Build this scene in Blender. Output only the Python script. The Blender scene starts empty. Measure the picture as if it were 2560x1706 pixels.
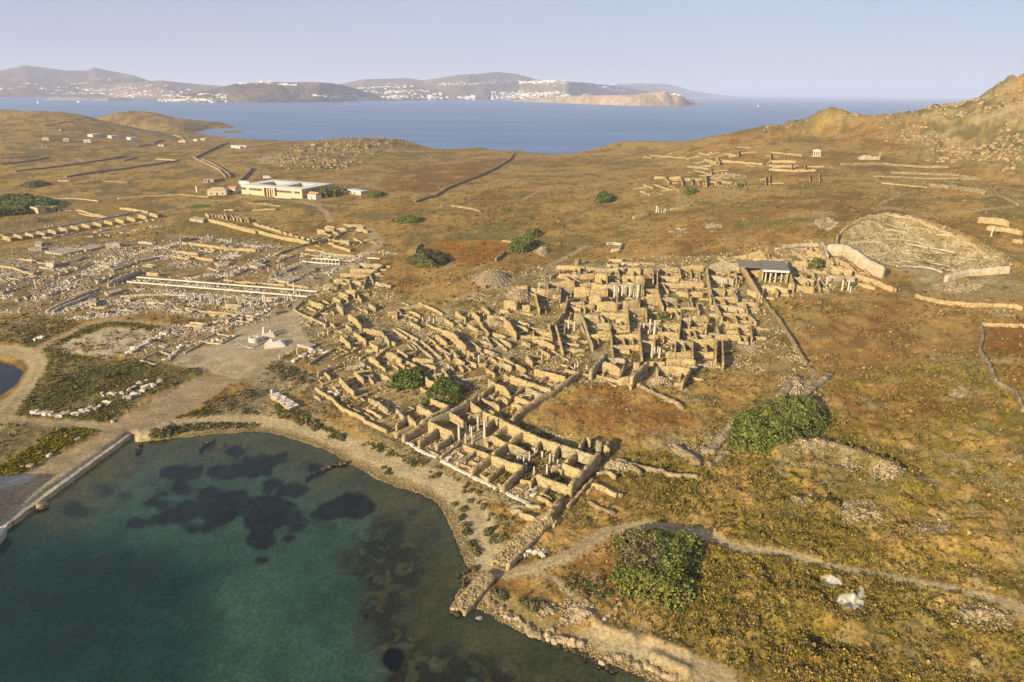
import bpy, bmesh, math, random
import numpy as np
from mathutils import Vector, Matrix

# ---------------------------------------------------------------- camera, sky, sun, exposure
S = bpy.context.scene
COL = S.collection
R = math.radians
H = 80.0                                    # drone height above the sea
FPX = 1707.0                                # focal length in photo pixels (24 mm on a 36 mm wide frame)
PITCH, ROLL = R(20.1), R(0.6)
FWD = np.array([0, math.cos(PITCH), -math.sin(PITCH)])
UP0 = np.array([0, math.sin(PITCH), math.cos(PITCH)])
RT0 = np.array([1.0, 0, 0])
RGT = math.cos(ROLL)*RT0 + math.sin(ROLL)*UP0
UPV = math.cos(ROLL)*UP0 - math.sin(ROLL)*RT0
camd = bpy.data.cameras.new('camera')
cam = bpy.data.objects.new('camera', camd); COL.objects.link(cam); S.camera = cam
camd.sensor_width = 36; camd.lens = 24.0; camd.clip_start = 1; camd.clip_end = 200000
cam.matrix_world = Matrix(((RGT[0], UPV[0], -FWD[0], 0), (RGT[1], UPV[1], -FWD[1], 0),
                           (RGT[2], UPV[2], -FWD[2], H), (0, 0, 0, 1)))

SUN_EL, SUN_AZ = R(19), R(42+180)           # azimuth clockwise from +Y
W = bpy.data.worlds.new('World'); S.world = W; W.use_nodes = True
wn = W.node_tree.nodes; wl = W.node_tree.links
bg = wn['Background']
sky = wn.new('ShaderNodeTexSky'); sky.sky_type = 'NISHITA'; sky.sun_disc = False
sky.sun_elevation = SUN_EL; sky.sun_rotation = SUN_AZ; sky.altitude = 80
sky.air_density = 1.0; sky.dust_density = 0.3; sky.ozone_density = 4.0
veil = wn.new('ShaderNodeMixRGB'); veil.inputs[0].default_value = 0.74          # thin high milky veil over the whole sky
cn = wn.new('ShaderNodeTexNoise'); cn.inputs['Scale'].default_value = 2.2; cn.inputs['Detail'].default_value = 6
cm_ = wn.new('ShaderNodeMapping'); cm_.inputs['Scale'].default_value = (1, 1, 7); ctc = wn.new('ShaderNodeTexCoord')
wl.new(ctc.outputs['Generated'], cm_.inputs[0]); wl.new(cm_.outputs[0], cn.inputs['Vector'])
cr = wn.new('ShaderNodeMixRGB'); cr.inputs[1].default_value = (3.75, 4.02, 5.35, 1); cr.inputs[2].default_value = (4.25, 4.3, 5.35, 1)   # faint cirrus streaks
cmr = wn.new('ShaderNodeMapRange'); cmr.inputs[1].default_value = .40; cmr.inputs[2].default_value = .68
wl.new(cn.outputs[0], cmr.inputs[0]); wl.new(cmr.outputs[0], cr.inputs[0]); wl.new(cr.outputs[0], veil.inputs[2])
wl.new(sky.outputs[0], veil.inputs[1]); wl.new(veil.outputs[0], bg.inputs[0]); bg.inputs[1].default_value = 0.071
sd = bpy.data.lights.new('sun', 'SUN'); sd.energy = 5.0; sd.angle = R(0.5); sd.color = (1.0, 0.83, 0.54)
sun = bpy.data.objects.new('sun', sd); COL.objects.link(sun)
sdir = Vector((math.sin(SUN_AZ)*math.cos(SUN_EL), math.cos(SUN_AZ)*math.cos(SUN_EL), math.sin(SUN_EL)))
sun.rotation_euler = sdir.to_track_quat('Z', 'Y').to_euler(); sun.location = sdir*300
S.view_settings.view_transform = 'Standard'; S.view_settings.look = 'None'
S.view_settings.exposure = 0.84; S.view_settings.gamma = 1.0; S.view_settings.use_curve_mapping = False
HAZE = 9e-5
S.cycles.max_bounces = 5; S.cycles.diffuse_bounces = 2; S.cycles.glossy_bounces = 2
S.cycles.transmission_bounces = 4; S.cycles.transparent_max_bounces = 8; S.cycles.volume_bounces = 1
S.cycles.use_denoising = True; S.cycles.use_adaptive_sampling = True

# ---------------------------------------------------------------- helpers
rnd = random.Random(7)
rng = np.random.default_rng(11)

def rays(px, py):
    px = np.asarray(px, float); py = np.asarray(py, float)
    return FWD*FPX + RGT*(px[..., None]-1280) - UPV*(py[..., None]-853)

def flat(px, py, z=0.0):                    # where a sight line meets the level z
    d = rays(px, py); t = (np.asarray(z)-H)/d[..., 2]
    return d[..., 0]*t, d[..., 1]*t

def vnoise(x, y, seed=0):
    xi = np.floor(x).astype(np.int64); yi = np.floor(y).astype(np.int64)
    fx = x-xi; fy = y-yi
    fx = fx*fx*(3-2*fx); fy = fy*fy*(3-2*fy)
    def h(a, b):
        n = (a*374761393 + b*668265263 + seed*974634777) & 0xffffffff
        n = ((n ^ (n >> 13))*1274126177) & 0xffffffff
        n = ((n ^ (n >> 16))*2246822519) & 0xffffffff
        return ((n ^ (n >> 15)) & 0xffff)/65535.0
    a = h(xi, yi); b = h(xi+1, yi); c = h(xi, yi+1); d = h(xi+1, yi+1)
    return (a*(1-fx)+b*fx)*(1-fy) + (c*(1-fx)+d*fx)*fy

def fbm(x, y, wl_, oct_=4, seed=0, gain=0.55):
    v = 0; a = 1; t = 0
    for o in range(oct_):
        v = v + a*vnoise(x/wl_ + 17.3*o, y/wl_ - 9.1*o, seed+o); t += a
        a *= gain; wl_ *= 0.5
    return v/t

def sstep(a, b, x):
    t = np.clip((x-a)/(b-a), 0, 1); return t*t*(3-2*t)

def inpoly(x, y, P):
    ins = np.zeros(x.shape, bool); n = len(P)
    for i in range(n):
        x0, y0 = P[i]; x1, y1 = P[(i+1) % n]
        if y0 == y1: continue
        c = ((y0 > y) != (y1 > y)) & (x < (x1-x0)*(y-y0)/(y1-y0)+x0)
        ins ^= c
    return ins

def dpoly(x, y, P, closed=False):
    d = np.full(x.shape, 1e9)
    for i in range(len(P) if closed else len(P)-1):
        x0, y0 = P[i]; x1, y1 = P[(i+1) % len(P)]
        vx, vy = x1-x0, y1-y0; L = vx*vx+vy*vy+1e-12
        t = np.clip(((x-x0)*vx+(y-y0)*vy)/L, 0, 1)
        d = np.minimum(d, np.hypot(x-x0-t*vx, y-y0-t*vy))
    return d

def tag(o, label=None, cat=None, group=None, kind=None):
    if label: o['label'] = label
    if cat: o['category'] = cat; kind = kind or 'thing'
    if group: o['group'] = group
    if kind: o['kind'] = kind
    return o

def link(name, me, parent=None, mats=None):
    o = bpy.data.objects.new(name, me); COL.objects.link(o)
    if parent: o.parent = parent
    for m in (mats or []): me.materials.append(m)
    return o

def empty(name, loc, rz=0.0):
    o = bpy.data.objects.new(name, None); COL.objects.link(o)
    o.location = loc; o.rotation_euler = (0, 0, rz); o.empty_display_size = 0.5
    return o

def np_mesh(name, V, Fq, smooth=False, col=None, colname='col'):
    """mesh from vertex array and an (n,k) face array"""
    me = bpy.data.meshes.new(name)
    V = np.asarray(V, np.float32); Fq = np.asarray(Fq, np.int32); n, k = Fq.shape
    me.vertices.add(len(V)); me.vertices.foreach_set('co', V.ravel())
    me.loops.add(n*k); me.loops.foreach_set('vertex_index', Fq.ravel())
    me.polygons.add(n); me.polygons.foreach_set('loop_start', np.arange(0, n*k, k, dtype=np.int32))
    if smooth: me.polygons.foreach_set('use_smooth', np.ones(n, bool))
    if col is not None:
        a = me.color_attributes.new(colname, 'FLOAT_COLOR', 'POINT')
        c = np.ones((len(V), 4), np.float32); c[:, :col.shape[1]] = col
        a.data.foreach_set('color', c.ravel())
    me.update(); me.validate()
    return me

class MB:                                   # collects boxes, prisms and tubes for ONE mesh
    def __init__(s): s.v = []; s.f = []
    def add(s, V, Fs):
        n = len(s.v); s.v += [tuple(p) for p in V]; s.f += [tuple(i+n for i in f) for f in Fs]; return s
    def box(s, x0, y0, z0, x1, y1, z1):
        return s.add([(x0,y0,z0),(x1,y0,z0),(x1,y1,z0),(x0,y1,z0),(x0,y0,z1),(x1,y0,z1),(x1,y1,z1),(x0,y1,z1)],
              [(0,3,2,1),(4,5,6,7),(0,1,5,4),(1,2,6,5),(2,3,7,6),(3,0,4,7)])
    def tube(s, prof, n=10, x=0, y=0):      # prof = [(r,z)...]
        V = []; F = []
        for r, z in prof:
            for k in range(n): V.append((x+r*math.cos(2*math.pi*k/n), y+r*math.sin(2*math.pi*k/n), z))
        for j in range(len(prof)-1):
            for k in range(n):
                F.append((j*n+k, j*n+(k+1) % n, (j+1)*n+(k+1) % n, (j+1)*n+k))
        F.append(tuple(range(n))[::-1]); F.append(tuple(range((len(prof)-1)*n, len(prof)*n)))
        return s.add(V, F)
    def build(s, name, mat, parent=None, smooth=False):
        me = bpy.data.meshes.new(name); me.from_pydata(s.v, [], s.f)
        if smooth:
            for p in me.polygons: p.use_smooth = True
        me.update()
        return link(name, me, parent, [mat] if mat else None)

def dup(root, loc, rz, label=None, scale=None):       # a thing, its parts and their sub-parts
    r = root.copy(); COL.objects.link(r); r.location = loc; r.rotation_euler = (0, 0, rz)
    if scale: r.scale = scale
    if label: r['label'] = label
    for ch in list(root.children):
        c = ch.copy(); COL.objects.link(c); c.parent = r
        for g in list(ch.children):
            d = g.copy(); COL.objects.link(d); d.parent = c
    return r

# ---------------------------------------------------------------- materials
def newmat(name):
    m = bpy.data.materials.new(name); m.use_nodes = True
    nt = m.node_tree; return m, nt, nt.nodes, nt.links, nt.nodes['Principled BSDF']

def stone_mat(name, c1, c2, scale=2.2, bump=0.5, rough=0.9, dark=0.45, cell=True):
    m, nt, N, L, b = newmat(name)
    tc = N.new('ShaderNodeNewGeometry')
    n1 = N.new('ShaderNodeTexNoise'); n1.inputs['Scale'].default_value = 0.35; n1.inputs['Detail'].default_value = 6
    n2 = N.new('ShaderNodeTexNoise'); n2.inputs['Scale'].default_value = 6; n2.inputs['Detail'].default_value = 4
    v = N.new('ShaderNodeTexVoronoi'); v.inputs['Scale'].default_value = scale
    mp = N.new('ShaderNodeMapping'); mp.inputs['Scale'].default_value = (1, 1, 1.7)
    L.new(tc.outputs['Position'], mp.inputs[0]); L.new(mp.outputs[0], v.inputs['Vector'])
    L.new(tc.outputs['Position'], n1.inputs['Vector']); L.new(tc.outputs['Position'], n2.inputs['Vector'])
    mix = N.new('ShaderNodeMixRGB'); mix.inputs[1].default_value = (*c1, 1); mix.inputs[2].default_value = (*c2, 1)
    r = N.new('ShaderNodeMapRange'); r.inputs[1].default_value = 0.35; r.inputs[2].default_value = 0.65
    L.new(n1.outputs[0], r.inputs[0]); L.new(r.outputs[0], mix.inputs[0])
    hs = N.new('ShaderNodeMixRGB'); hs.blend_type = 'MULTIPLY'; hs.inputs[0].default_value = 1
    rv = N.new('ShaderNodeMapRange'); rv.inputs[1].default_value = 0; rv.inputs[2].default_value = 1
    rv.inputs[3].default_value = 1-dark; rv.inputs[4].default_value = 1+dark*0.45
    sp = N.new('ShaderNodeSeparateColor'); L.new(v.outputs['Color'], sp.inputs[0]); L.new(sp.outputs[0], rv.inputs[0])
    L.new(mix.outputs[0], hs.inputs[1]); L.new(rv.outputs[0], hs.inputs[2])
    h2 = N.new('ShaderNodeMixRGB'); h2.blend_type = 'MULTIPLY'; h2.inputs[0].default_value = 1
    r3 = N.new('ShaderNodeMapRange'); r3.inputs[1].default_value = 0.3; r3.inputs[2].default_value = 0.7
    r3.inputs[3].default_value = 0.65; r3.inputs[4].default_value = 1.15
    L.new(n2.outputs[0], r3.inputs[0]); L.new(hs.outputs[0], h2.inputs[1]); L.new(r3.outputs[0], h2.inputs[2])
    L.new(h2.outputs[0], b.inputs['Base Color'])
    bp = N.new('ShaderNodeBump'); bp.inputs['Strength'].default_value = bump; bp.inputs['Distance'].default_value = 0.25
    ad = N.new('ShaderNodeMath'); ad.operation = 'SUBTRACT'
    L.new(n2.outputs[0], ad.inputs[0]); L.new(v.outputs['Distance'], ad.inputs[1])
    L.new(ad.outputs[0], bp.inputs['Height']); L.new(bp.outputs[0], b.inputs['Normal'])
    b.inputs['Roughness'].default_value = rough; b.inputs['Specular IOR Level'].default_value = 0.15
    return m

def plain_mat(name, c, rough=0.8, var=0.15, scale=1.5, attr=None, spec=0.2):
    m, nt, N, L, b = newmat(name)
    g = N.new('ShaderNodeNewGeometry'); n = N.new('ShaderNodeTexNoise')
    n.inputs['Scale'].default_value = scale; n.inputs['Detail'].default_value = 5
    L.new(g.outputs['Position'], n.inputs['Vector'])
    r = N.new('ShaderNodeMapRange'); r.inputs[1].default_value = 0.3; r.inputs[2].default_value = 0.7
    r.inputs[3].default_value = 1-var; r.inputs[4].default_value = 1+var
    L.new(n.outputs[0], r.inputs[0])
    mx = N.new('ShaderNodeMixRGB'); mx.blend_type = 'MULTIPLY'; mx.inputs[0].default_value = 1
    if attr:
        a = N.new('ShaderNodeVertexColor'); a.layer_name = attr; L.new(a.outputs[0], mx.inputs[1])
    else: mx.inputs[1].default_value = (*c, 1)
    L.new(r.outputs[0], mx.inputs[2]); L.new(mx.outputs[0], b.inputs['Base Color'])
    b.inputs['Roughness'].default_value = rough; b.inputs['Specular IOR Level'].default_value = spec
    return m
# ---------------------------------------------------------------- terrain: spot heights seen in the photograph
SPOT = [(1700,1650,1.6),(2000,1690,3),(2560,1690,5),(2560,1500,7),(2560,1300,9),(2300,1300,7.5),(2000,1400,5),(1700,1330,4),
(1500,1300,3.5),(1300,1400,2.5),(1300,1500,1.5),(1640,1430,3.5),(1640,1560,2.3),(1550,1100,5.5),(1800,1100,7),(2050,1050,8),(2300,1100,9.5),
(2560,1080,12),(1430,1110,4.5),(1300,1200,3),(1215,1350,1.5),(1060,1120,2),(1200,1060,3),(1400,960,6),(1600,950,8),(1900,950,8.5),
(2200,900,11),(2560,900,13.5),(2500,780,14.7),(900,950,2.5),(700,950,1.8),(640,880,2),(300,1050,1.5),(200,1160,1.5),(60,1250,1.5),(50,950,1.5),
(1000,850,4),(1200,880,5),(1350,850,6.5),(1500,880,7.5),(1800,860,9.5),(760,760,3),(900,700,5),(1000,740,6),(1150,740,7.5),(1150,680,8.5),
(1270,720,9),(1300,780,8),(1500,760,10),(1700,760,11),(1900,760,12),(1950,720,13.5),(1500,680,11),(1750,660,14),(2050,640,18),
(2150,690,15),(2300,690,15),(2250,545,27),(2100,550,26),(2450,640,19),(2400,720,15),(1400,640,10),(1250,610,10),(1100,620,8),(1000,560,9),(1000,490,11),(1240,540,11),
(1600,560,15),(1800,560,20),(1900,500,24),(2000,470,27),(1700,480,20),(1550,470,16),(1500,430,15),
(2200,470,29),(2500,470,33),(2300,430,32),(2040,400,34),(1850,410,28),(1650,400,20),(1650,370,18),
(2060,330,46),(2060,360,40),(2049,281,0,675),(2069,275.5,0,675),(2098,275.5,0,675),(2028,287,0,680),(2008,297,0,685),(1967,307,0,700),(1926,316,0,720),(1886,326,0,740),(1845,338,0,760),(1784,346,0,790),(1700,350,0,840),(1620,352,0,880),(2122,283,0,685),(2151,291,0,700),(2171,294.5,0,705),(2212,295.5,0,700),(2236,293,0,690),(2294,283,0,660),(2334,275,0,650),(2396,260,0,640),(2436,248,0,630),(2498,226,0,625),(2560,197,0,620),(2640,160,0,610),(2560,300,60),(2560,250,0,560),(2560,400,42),
(2400,370,42),(2300,370,41),(2560,480,30),(400,760,2.5),(100,760,2),(0,640,3),(300,640,3.5),(560,620,4),(600,560,5),(300,560,4),(0,540,4),
(500,500,6),(700,495,7),(860,520,8),(750,450,9),(500,440,8.5),(100,470,6),(300,430,9),(0,420,9),(500,390,9),(300,360,12),(100,360,16),
(200,330,19),(0,300,28),(0,286,30),(66,288,29),(146,295,25),(238,303,20),(329,317,13),(384,331,8),(400,350,7),(550,350,3),(620,355,3),(700,356,2.5),
(450,345,3),(500,341,1.2),(560,343,1),(640,350,.8),(420,332,3),(450,330,4),(485,329,3),(430,316,9),(500,314,7),(545,322,3),
(860,346,14),(780,352,10),(1000,347,11),(900,380,10),(680,400,12),(800,420,9),(1040,368,4),(1200,372,5),(1100,400,7),(1300,378,7),
(1470,376,10),(1540,359,14),(1200,440,11),(1000,440,9),(1350,440,14)]
# crest points with the height reached and how far behind them the ground is down at the sea
CREST = [(0,286,30,1.2),(66,288,29,1.2),(146,295,25,1.17),(238,303,20,1.13),(329,317,14,1.09),(249,301,13,1.1),(340,290,17,1.14),(402,292,16.5,1.14),
(475,299,13,1.12),(548,306,8,1.1),(860,346,14,1.1),(780,352,10,1.08),(1000,347,11,1.1),(1200,372,5,1.09),(1300,378,7,1.1),(1470,376,10,1.1),
(1540,359,14,1.13),(1620,352,0,1.13,880),(1700,350,0,1.14,840),(1784,346,0,1.16,790),(1845,338,0,1.2,760),(1886,326,0,1.22,740),(1926,316,0,1.25,720),(1967,307,0,1.26,700),(2008,297,0,1.28,685),(2069,275.5,0,1.3,675),(2098,275.5,0,1.3,675),(2151,291,0,1.3,700),(2212,295.5,0,1.3,700),
(2294,283,0,1.4,660),(2396,260,0,1.5,640),(2498,226,0,1.6,625),(2560,197,0,1.8,620),(2700,150,0,1.8,620)]
SHORE0 = [(592,318),(540,330),(520,336),(621,347),(694,350),(1040,362)]     # the far bay, water level
pts = []
def spot(a, b, z, D=None):
    if D is None: x, y = flat(np.array(a), np.array(b), z); return float(x), float(y), float(z)
    d = rays(np.array(a), np.array(b))*D/FPX; return d[0], d[1], H+d[2]
for p in SPOT: pts.append(spot(*p))
for a, b, z, k, *D in CREST:
    x, y, z = spot(a, b, z, *D)
    rc = math.hypot(x, y); pts.append((x*1.06, y*1.06, min(z, z+(z-H)*.06)-.016*rc))
    if a in (340, 402, 475, 548, 249, 2700): pts.append((x, y, z))
    pts.append((x*(1+(k-1)*.5), y*(1+(k-1)*.5), z*.35)); pts.append((x*k, y*k, -7)); pts.append((x*k*1.25, y*k*1.25, -12))
for a, b in SHORE0:
    x, y = flat(np.array(a), np.array(b), 0.0); pts.append((x, y, 0.0)); pts.append((x*1.05, y*1.05, -6))
pts = np.array(pts, float)
def warp(x, y):
    return np.arctan2(x, y)*3.2, np.log(np.hypot(x, y)+1e-9)*2.2
def tps(r2): return np.where(r2 > 0, 0.5*r2*np.log(r2+1e-12), 0)
_u, _v = warp(pts[:, 0], pts[:, 1])
n = len(pts)
K = tps((_u[:, None]-_u)**2 + (_v[:, None]-_v)**2) + np.eye(n)*4e-4
Q = np.c_[np.ones(n), _u, _v]
A = np.zeros((n+3, n+3)); A[:n, :n] = K; A[:n, n:] = Q; A[n:, :n] = Q.T
sol = np.linalg.solve(A, np.r_[pts[:, 2], 0, 0, 0])
def spline_z(x, y):
    sh = x.shape; u, v = warp(x.ravel(), y.ravel()); out = np.empty(len(u))
    for i in range(0, len(u), 40000):
        a, b = u[i:i+40000], v[i:i+40000]
        out[i:i+40000] = tps((a[:, None]-_u)**2 + (b[:, None]-_v)**2) @ sol[:n] + sol[n] + sol[n+1]*a + sol[n+2]*b
    return out.reshape(sh)

SHORE = [(0,1335),(330,1095),(340,1106),(360,1103),(450,1096),(540,1085),(630,1080),(676,1083),(721,1094),(766,1107),(811,1123),(842,1141),(869,1159),
(910,1177),(955,1204),(991,1218),(1050,1236),(1090,1256),(1118,1296),(1138,1345),(1152,1388),(1170,1420),(1160,1454),(1127,1522),(1150,1534),(1175,1517),(1204,1522),
(1238,1539),(1272,1566),(1306,1581),(1340,1593),(1374,1607),(1425,1620),(1459,1634),(1493,1658),(1544,1668),(1595,1688),(1646,1706),(1760,1780),
(1900,1900),(1500,2300),(-400,2300),(-700,1800),(-260,1530)]
bay = np.c_[flat(*np.array(SHORE, float).T)]
LAKE = [(-160,860),(0,901),(37,912),(57,930),(44,959),(0,990),(-200,1060)]
lake = np.c_[flat(*np.array(LAKE, float).T)]

# polar grid centred below the camera: even in the photograph, real in the ground plan
NA, NR = 960, 680
az = np.linspace(R(-45), R(45), NA)
_r = np.geomspace(50, 2300, 6000); dens = 80/_r**2 + 0.16/_r
cum = np.r_[0, np.cumsum((dens[1:]+dens[:-1])*.5*np.diff(_r))]
rad = np.interp(np.linspace(0, cum[-1], NR), cum, _r)
GX = rad[:, None]*np.sin(az); GY = rad[:, None]*np.cos(az)
def coarse(): # spline on a thinned grid, then bilinear (fast)
    ia = np.unique(np.r_[np.arange(0, NA, 5), NA-1]); ir = np.unique(np.r_[np.arange(0, NR, 4), NR-1])
    z = spline_z(GX[np.ix_(ir, ia)], GY[np.ix_(ir, ia)])
    z = np.array([np.interp(np.arange(NA), ia, row) for row in z])
    return np.array([np.interp(np.arange(NR), ir, c) for c in z.T]).T
GZ = coarse()
GRR = np.hypot(GX, GY)
# signed distances to the water's edge
near = GRR < 420
sd_bay = np.full(GX.shape, 999.0)
sd_bay[near] = dpoly(GX[near], GY[near], bay, True)*np.where(inpoly(GX[near], GY[near], bay), -1, 1)
sd_lake = np.full(GX.shape, 999.0)
sd_lake[near] = dpoly(GX[near], GY[near], lake, True)*np.where(inpoly(GX[near], GY[near], lake), -1, 1)
GZ = np.where(GRR < 760, np.maximum(GZ, 1.0), GZ)
sdw = np.minimum(sd_bay, sd_lake)
quay = flat(np.array([0., 330.]), np.array([1335., 1095.]))
dq = dpoly(GX, GY, [(quay[0][0]-2, quay[1][0]-25), (quay[0][1], quay[1][1])])
wob = (fbm(GX, GY, 6, 3, 5)-.5)*1.6*sstep(3, 10, dq)
land = np.clip((sdw+wob)*0.16, -9, None)
steep = np.where(dq < 9, 6.0, 1.0)
GZ = np.where(sdw > -40, np.where((sdw+wob*.6) > 0, np.minimum(GZ, 0.05+np.abs(sdw+wob*.6)*0.17*steep), -(3.4*(1-np.exp(-np.abs(sdw+wob*.6)/22)))*np.where(dq < 9, 1.6, 1)-0.05), GZ)
GZ = np.where(sd_bay < -40, -3.4*(1-np.exp(-np.abs(sd_bay)/22))-.05, GZ)

def zgrid(Z):
    def f(x, y):
        x = np.asarray(x, float); y = np.asarray(y, float)
        a = (np.arctan2(x, y)-az[0])/(az[1]-az[0]); r = np.interp(np.hypot(x, y), rad, np.arange(NR))
        a = np.clip(a, 0, NA-1.001); r = np.clip(r, 0, NR-1.001)
        i = r.astype(int); j = a.astype(int); fr = r-i; fa = a-j
        return (Z[i, j]*(1-fa)+Z[i, j+1]*fa)*(1-fr) + (Z[i+1, j]*(1-fa)+Z[i+1, j+1]*fa)*fr
    return f
Zs = zgrid(GZ)                              # smooth ground, used to find where sight lines land

def hit(px, py, dz=0.0):
    """ground points seen at photo pixels; dz = height above the ground of the point seen"""
    px = np.atleast_1d(np.asarray(px, float)); py = np.atleast_1d(np.asarray(py, float))
    dz = np.broadcast_to(np.asarray(dz, float), px.shape)
    d = rays(px, py); d = d/np.hypot(d[:, 0], d[:, 1])[:, None]
    rr = np.geomspace(52, 2200, 700)
    X = d[:, 0:1]*rr; Y = d[:, 1:2]*rr; zr = H + d[:, 2:3]*rr
    gap = zr - (Zs(X, Y) + dz[:, None])
    k = np.argmax(gap < 0, axis=1); k = np.where((gap < 0).any(1), np.maximum(k, 1), len(rr)-1)
    i = np.arange(len(px)); g0, g1 = gap[i, k-1], gap[i, k]
    t = np.clip(g0/(g0-g1+1e-12), 0, 1); r = rr[k-1] + (rr[k]-rr[k-1])*t
    return d[:, 0]*r, d[:, 1]*r
def hitp(P, dz=0.0):
    P = np.array(P, float); x, y = hit(P[:, 0], P[:, 1], dz); return list(zip(x.tolist(), y.tolist()))

# crops of the photograph that coordinates were read from: origin and scale
CR = {'F': (0, 0, .9191), 'a': (0, 130, 2.736), 'b': (800, 130, 2.736), 'c': (1600, 130, 2.451), 'd': (0, 430, 3.647), 'e': (560, 430, 3.647),
      'f': (1160, 500, 3.647), 'g': (1700, 430, 2.736), 'h': (0, 780, 2.736), 'i': (640, 720, 3.647), 'j': (1260, 620, 3.647),
      'k': (900, 950, 3.647), 'l': (1500, 900, 2.22), 'm': (0, 1006, 2.22), 'n': (1000, 1250, 2.941), 'P': (0, 0, 1.0)}
def cp(c, P):
    ox, oy, s = CR[c]; return [(ox+x/s, oy+y/s) for x, y in P]
def ground(c, P, dz=0.0): return hitp(cp(c, P), dz)

# relief: rough scrub, rocky hills
kyn = ground('P', [(2232,303),(2262,340),(2330,396),(2450,408),(2640,425)]); kyn = kyn+[(x*2.0, y*2.0) for x, y in kyn[::-1]]
knoll = ground('P', [(700,400),(760,360),(860,347),(1010,348),(1030,358),(940,385),(860,420),(740,430)])
cone = ground('P', [(1920,325),(1990,318),(2070,305),(2130,305)]); cone = cone+[(x*1.3, y*1.3) for x, y in cone[::-1]]
def soft(P, w):
    d = dpoly(GX, GY, P, True)*np.where(inpoly(GX, GY, P), 1, -1); return sstep(-w, w, d)
mk, mn, mc = soft(kyn, 25), soft(knoll, 20), soft(cone, 15)
rocky = np.clip(mk+mn*.35+mc*.6, 0, 1)
Zfine = GZ.copy()
dry = sstep(2, 14, sdw)
nf = fbm(GX, GY, 9, 4, 21)
rid = 1-np.abs(2*fbm(GX, GY, 26, 4, 33)-1)
Zfine += rocky*((rid-.75)*11 + (1-np.abs(2*fbm(GX, GY, 11, 3, 43)-1)-.75)*6 + (fbm(GX, GY, 5, 3, 41)-.5)*3)*np.where(GRR > 350, 1, 0)
# ---------------------------------------------------------------- what covers the ground (colours of the materials themselves, plus depth tint on the sea bed)
gd = lambda c, P: ground(c, P)
def area(P, w=1.5, wobble=2.0, wl_=8, seed=3):
    P = np.array(P); m = np.zeros(GX.shape)
    lo, hi = P.min(0)-12*w-12, P.max(0)+12*w+12
    s = (GX > lo[0]) & (GX < hi[0]) & (GY > lo[1]) & (GY < hi[1])
    x = GX[s]; y = GY[s]
    dd = dpoly(x, y, P, True)*np.where(inpoly(x, y, P), 1, -1) + (fbm(x, y, wl_, 3, seed)-.5)*2*wobble
    m[s] = sstep(-w, w, dd); return m
def stroke(P, w, soft_=0.8, wobble=0.8, seed=4):
    P = np.array(P); m = np.zeros(GX.shape)
    lo, hi = P.min(0)-w-12, P.max(0)+w+12
    s = (GX > lo[0]) & (GX < hi[0]) & (GY > lo[1]) & (GY < hi[1])
    x = GX[s]; y = GY[s]
    dd = w*.5 - dpoly(x, y, P) + (fbm(x, y, 7, 3, seed)-.5)*2*wobble
    m[s] = sstep(-soft_, soft_, dd); return m
def spots(c, ell, w=1.0, wobble=2.0, seed=6, z=None, wl_=6):
    m = np.zeros(GX.shape)
    for (ex, ey, rx, ry) in ell:
        ring = [(ex+rx*math.cos(t), ey+ry*math.sin(t)) for t in np.linspace(0, 2*math.pi, 15)[:-1]]
        P = ground(c, ring) if z is None else np.c_[flat(*np.array(cp(c, ring)).T, z)]
        m = np.maximum(m, area(P, w, wobble, wl_, seed))
    return m
C = lambda *a: np.array(a)[None, None, :]
A3 = lambda m: m[..., None]
big = fbm(GX, GY, 60, 4, 51); mid = fbm(GX, GY, 16, 4, 52); fin = fbm(GX, GY, 4.5, 3, 53); tin = fbm(GX, GY, 1.6, 2, 54)
ang = fbm(GX*0.5+GY*.3, GY*1.3, 22, 4, 55)
straw, rust, olive, yel, pale, dark = C(.40,.25,.085), C(.24,.105,.028), C(.135,.105,.034), C(.25,.185,.024), C(.36,.285,.18), C(.075,.062,.026)
col = straw + 0*A3(GX)
def lay(m, c, k=1.0):
    global col
    m = A3(np.clip(m*k, 0, 1)); col = col*(1-m) + c*m
lay(sstep(.42, .62, .55*big+.45*mid), C(.30,.165,.05), .75)
lay(sstep(.50, .66, .5*mid+.3*fin+.2*big), olive, .65)
lay(sstep(.56, .70, mid*.6+ang*.4), rust, .7)
scr = sstep(.53, .66, .5*fin+.5*tin)
lay(scr, C(.16,.115,.04), .6)
lay(sstep(.60, .72, .4*fbm(GX, GY, 30, 3, 61)+.6*fbm(GX, GY, 5, 3, 62)), pale, .7)
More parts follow.
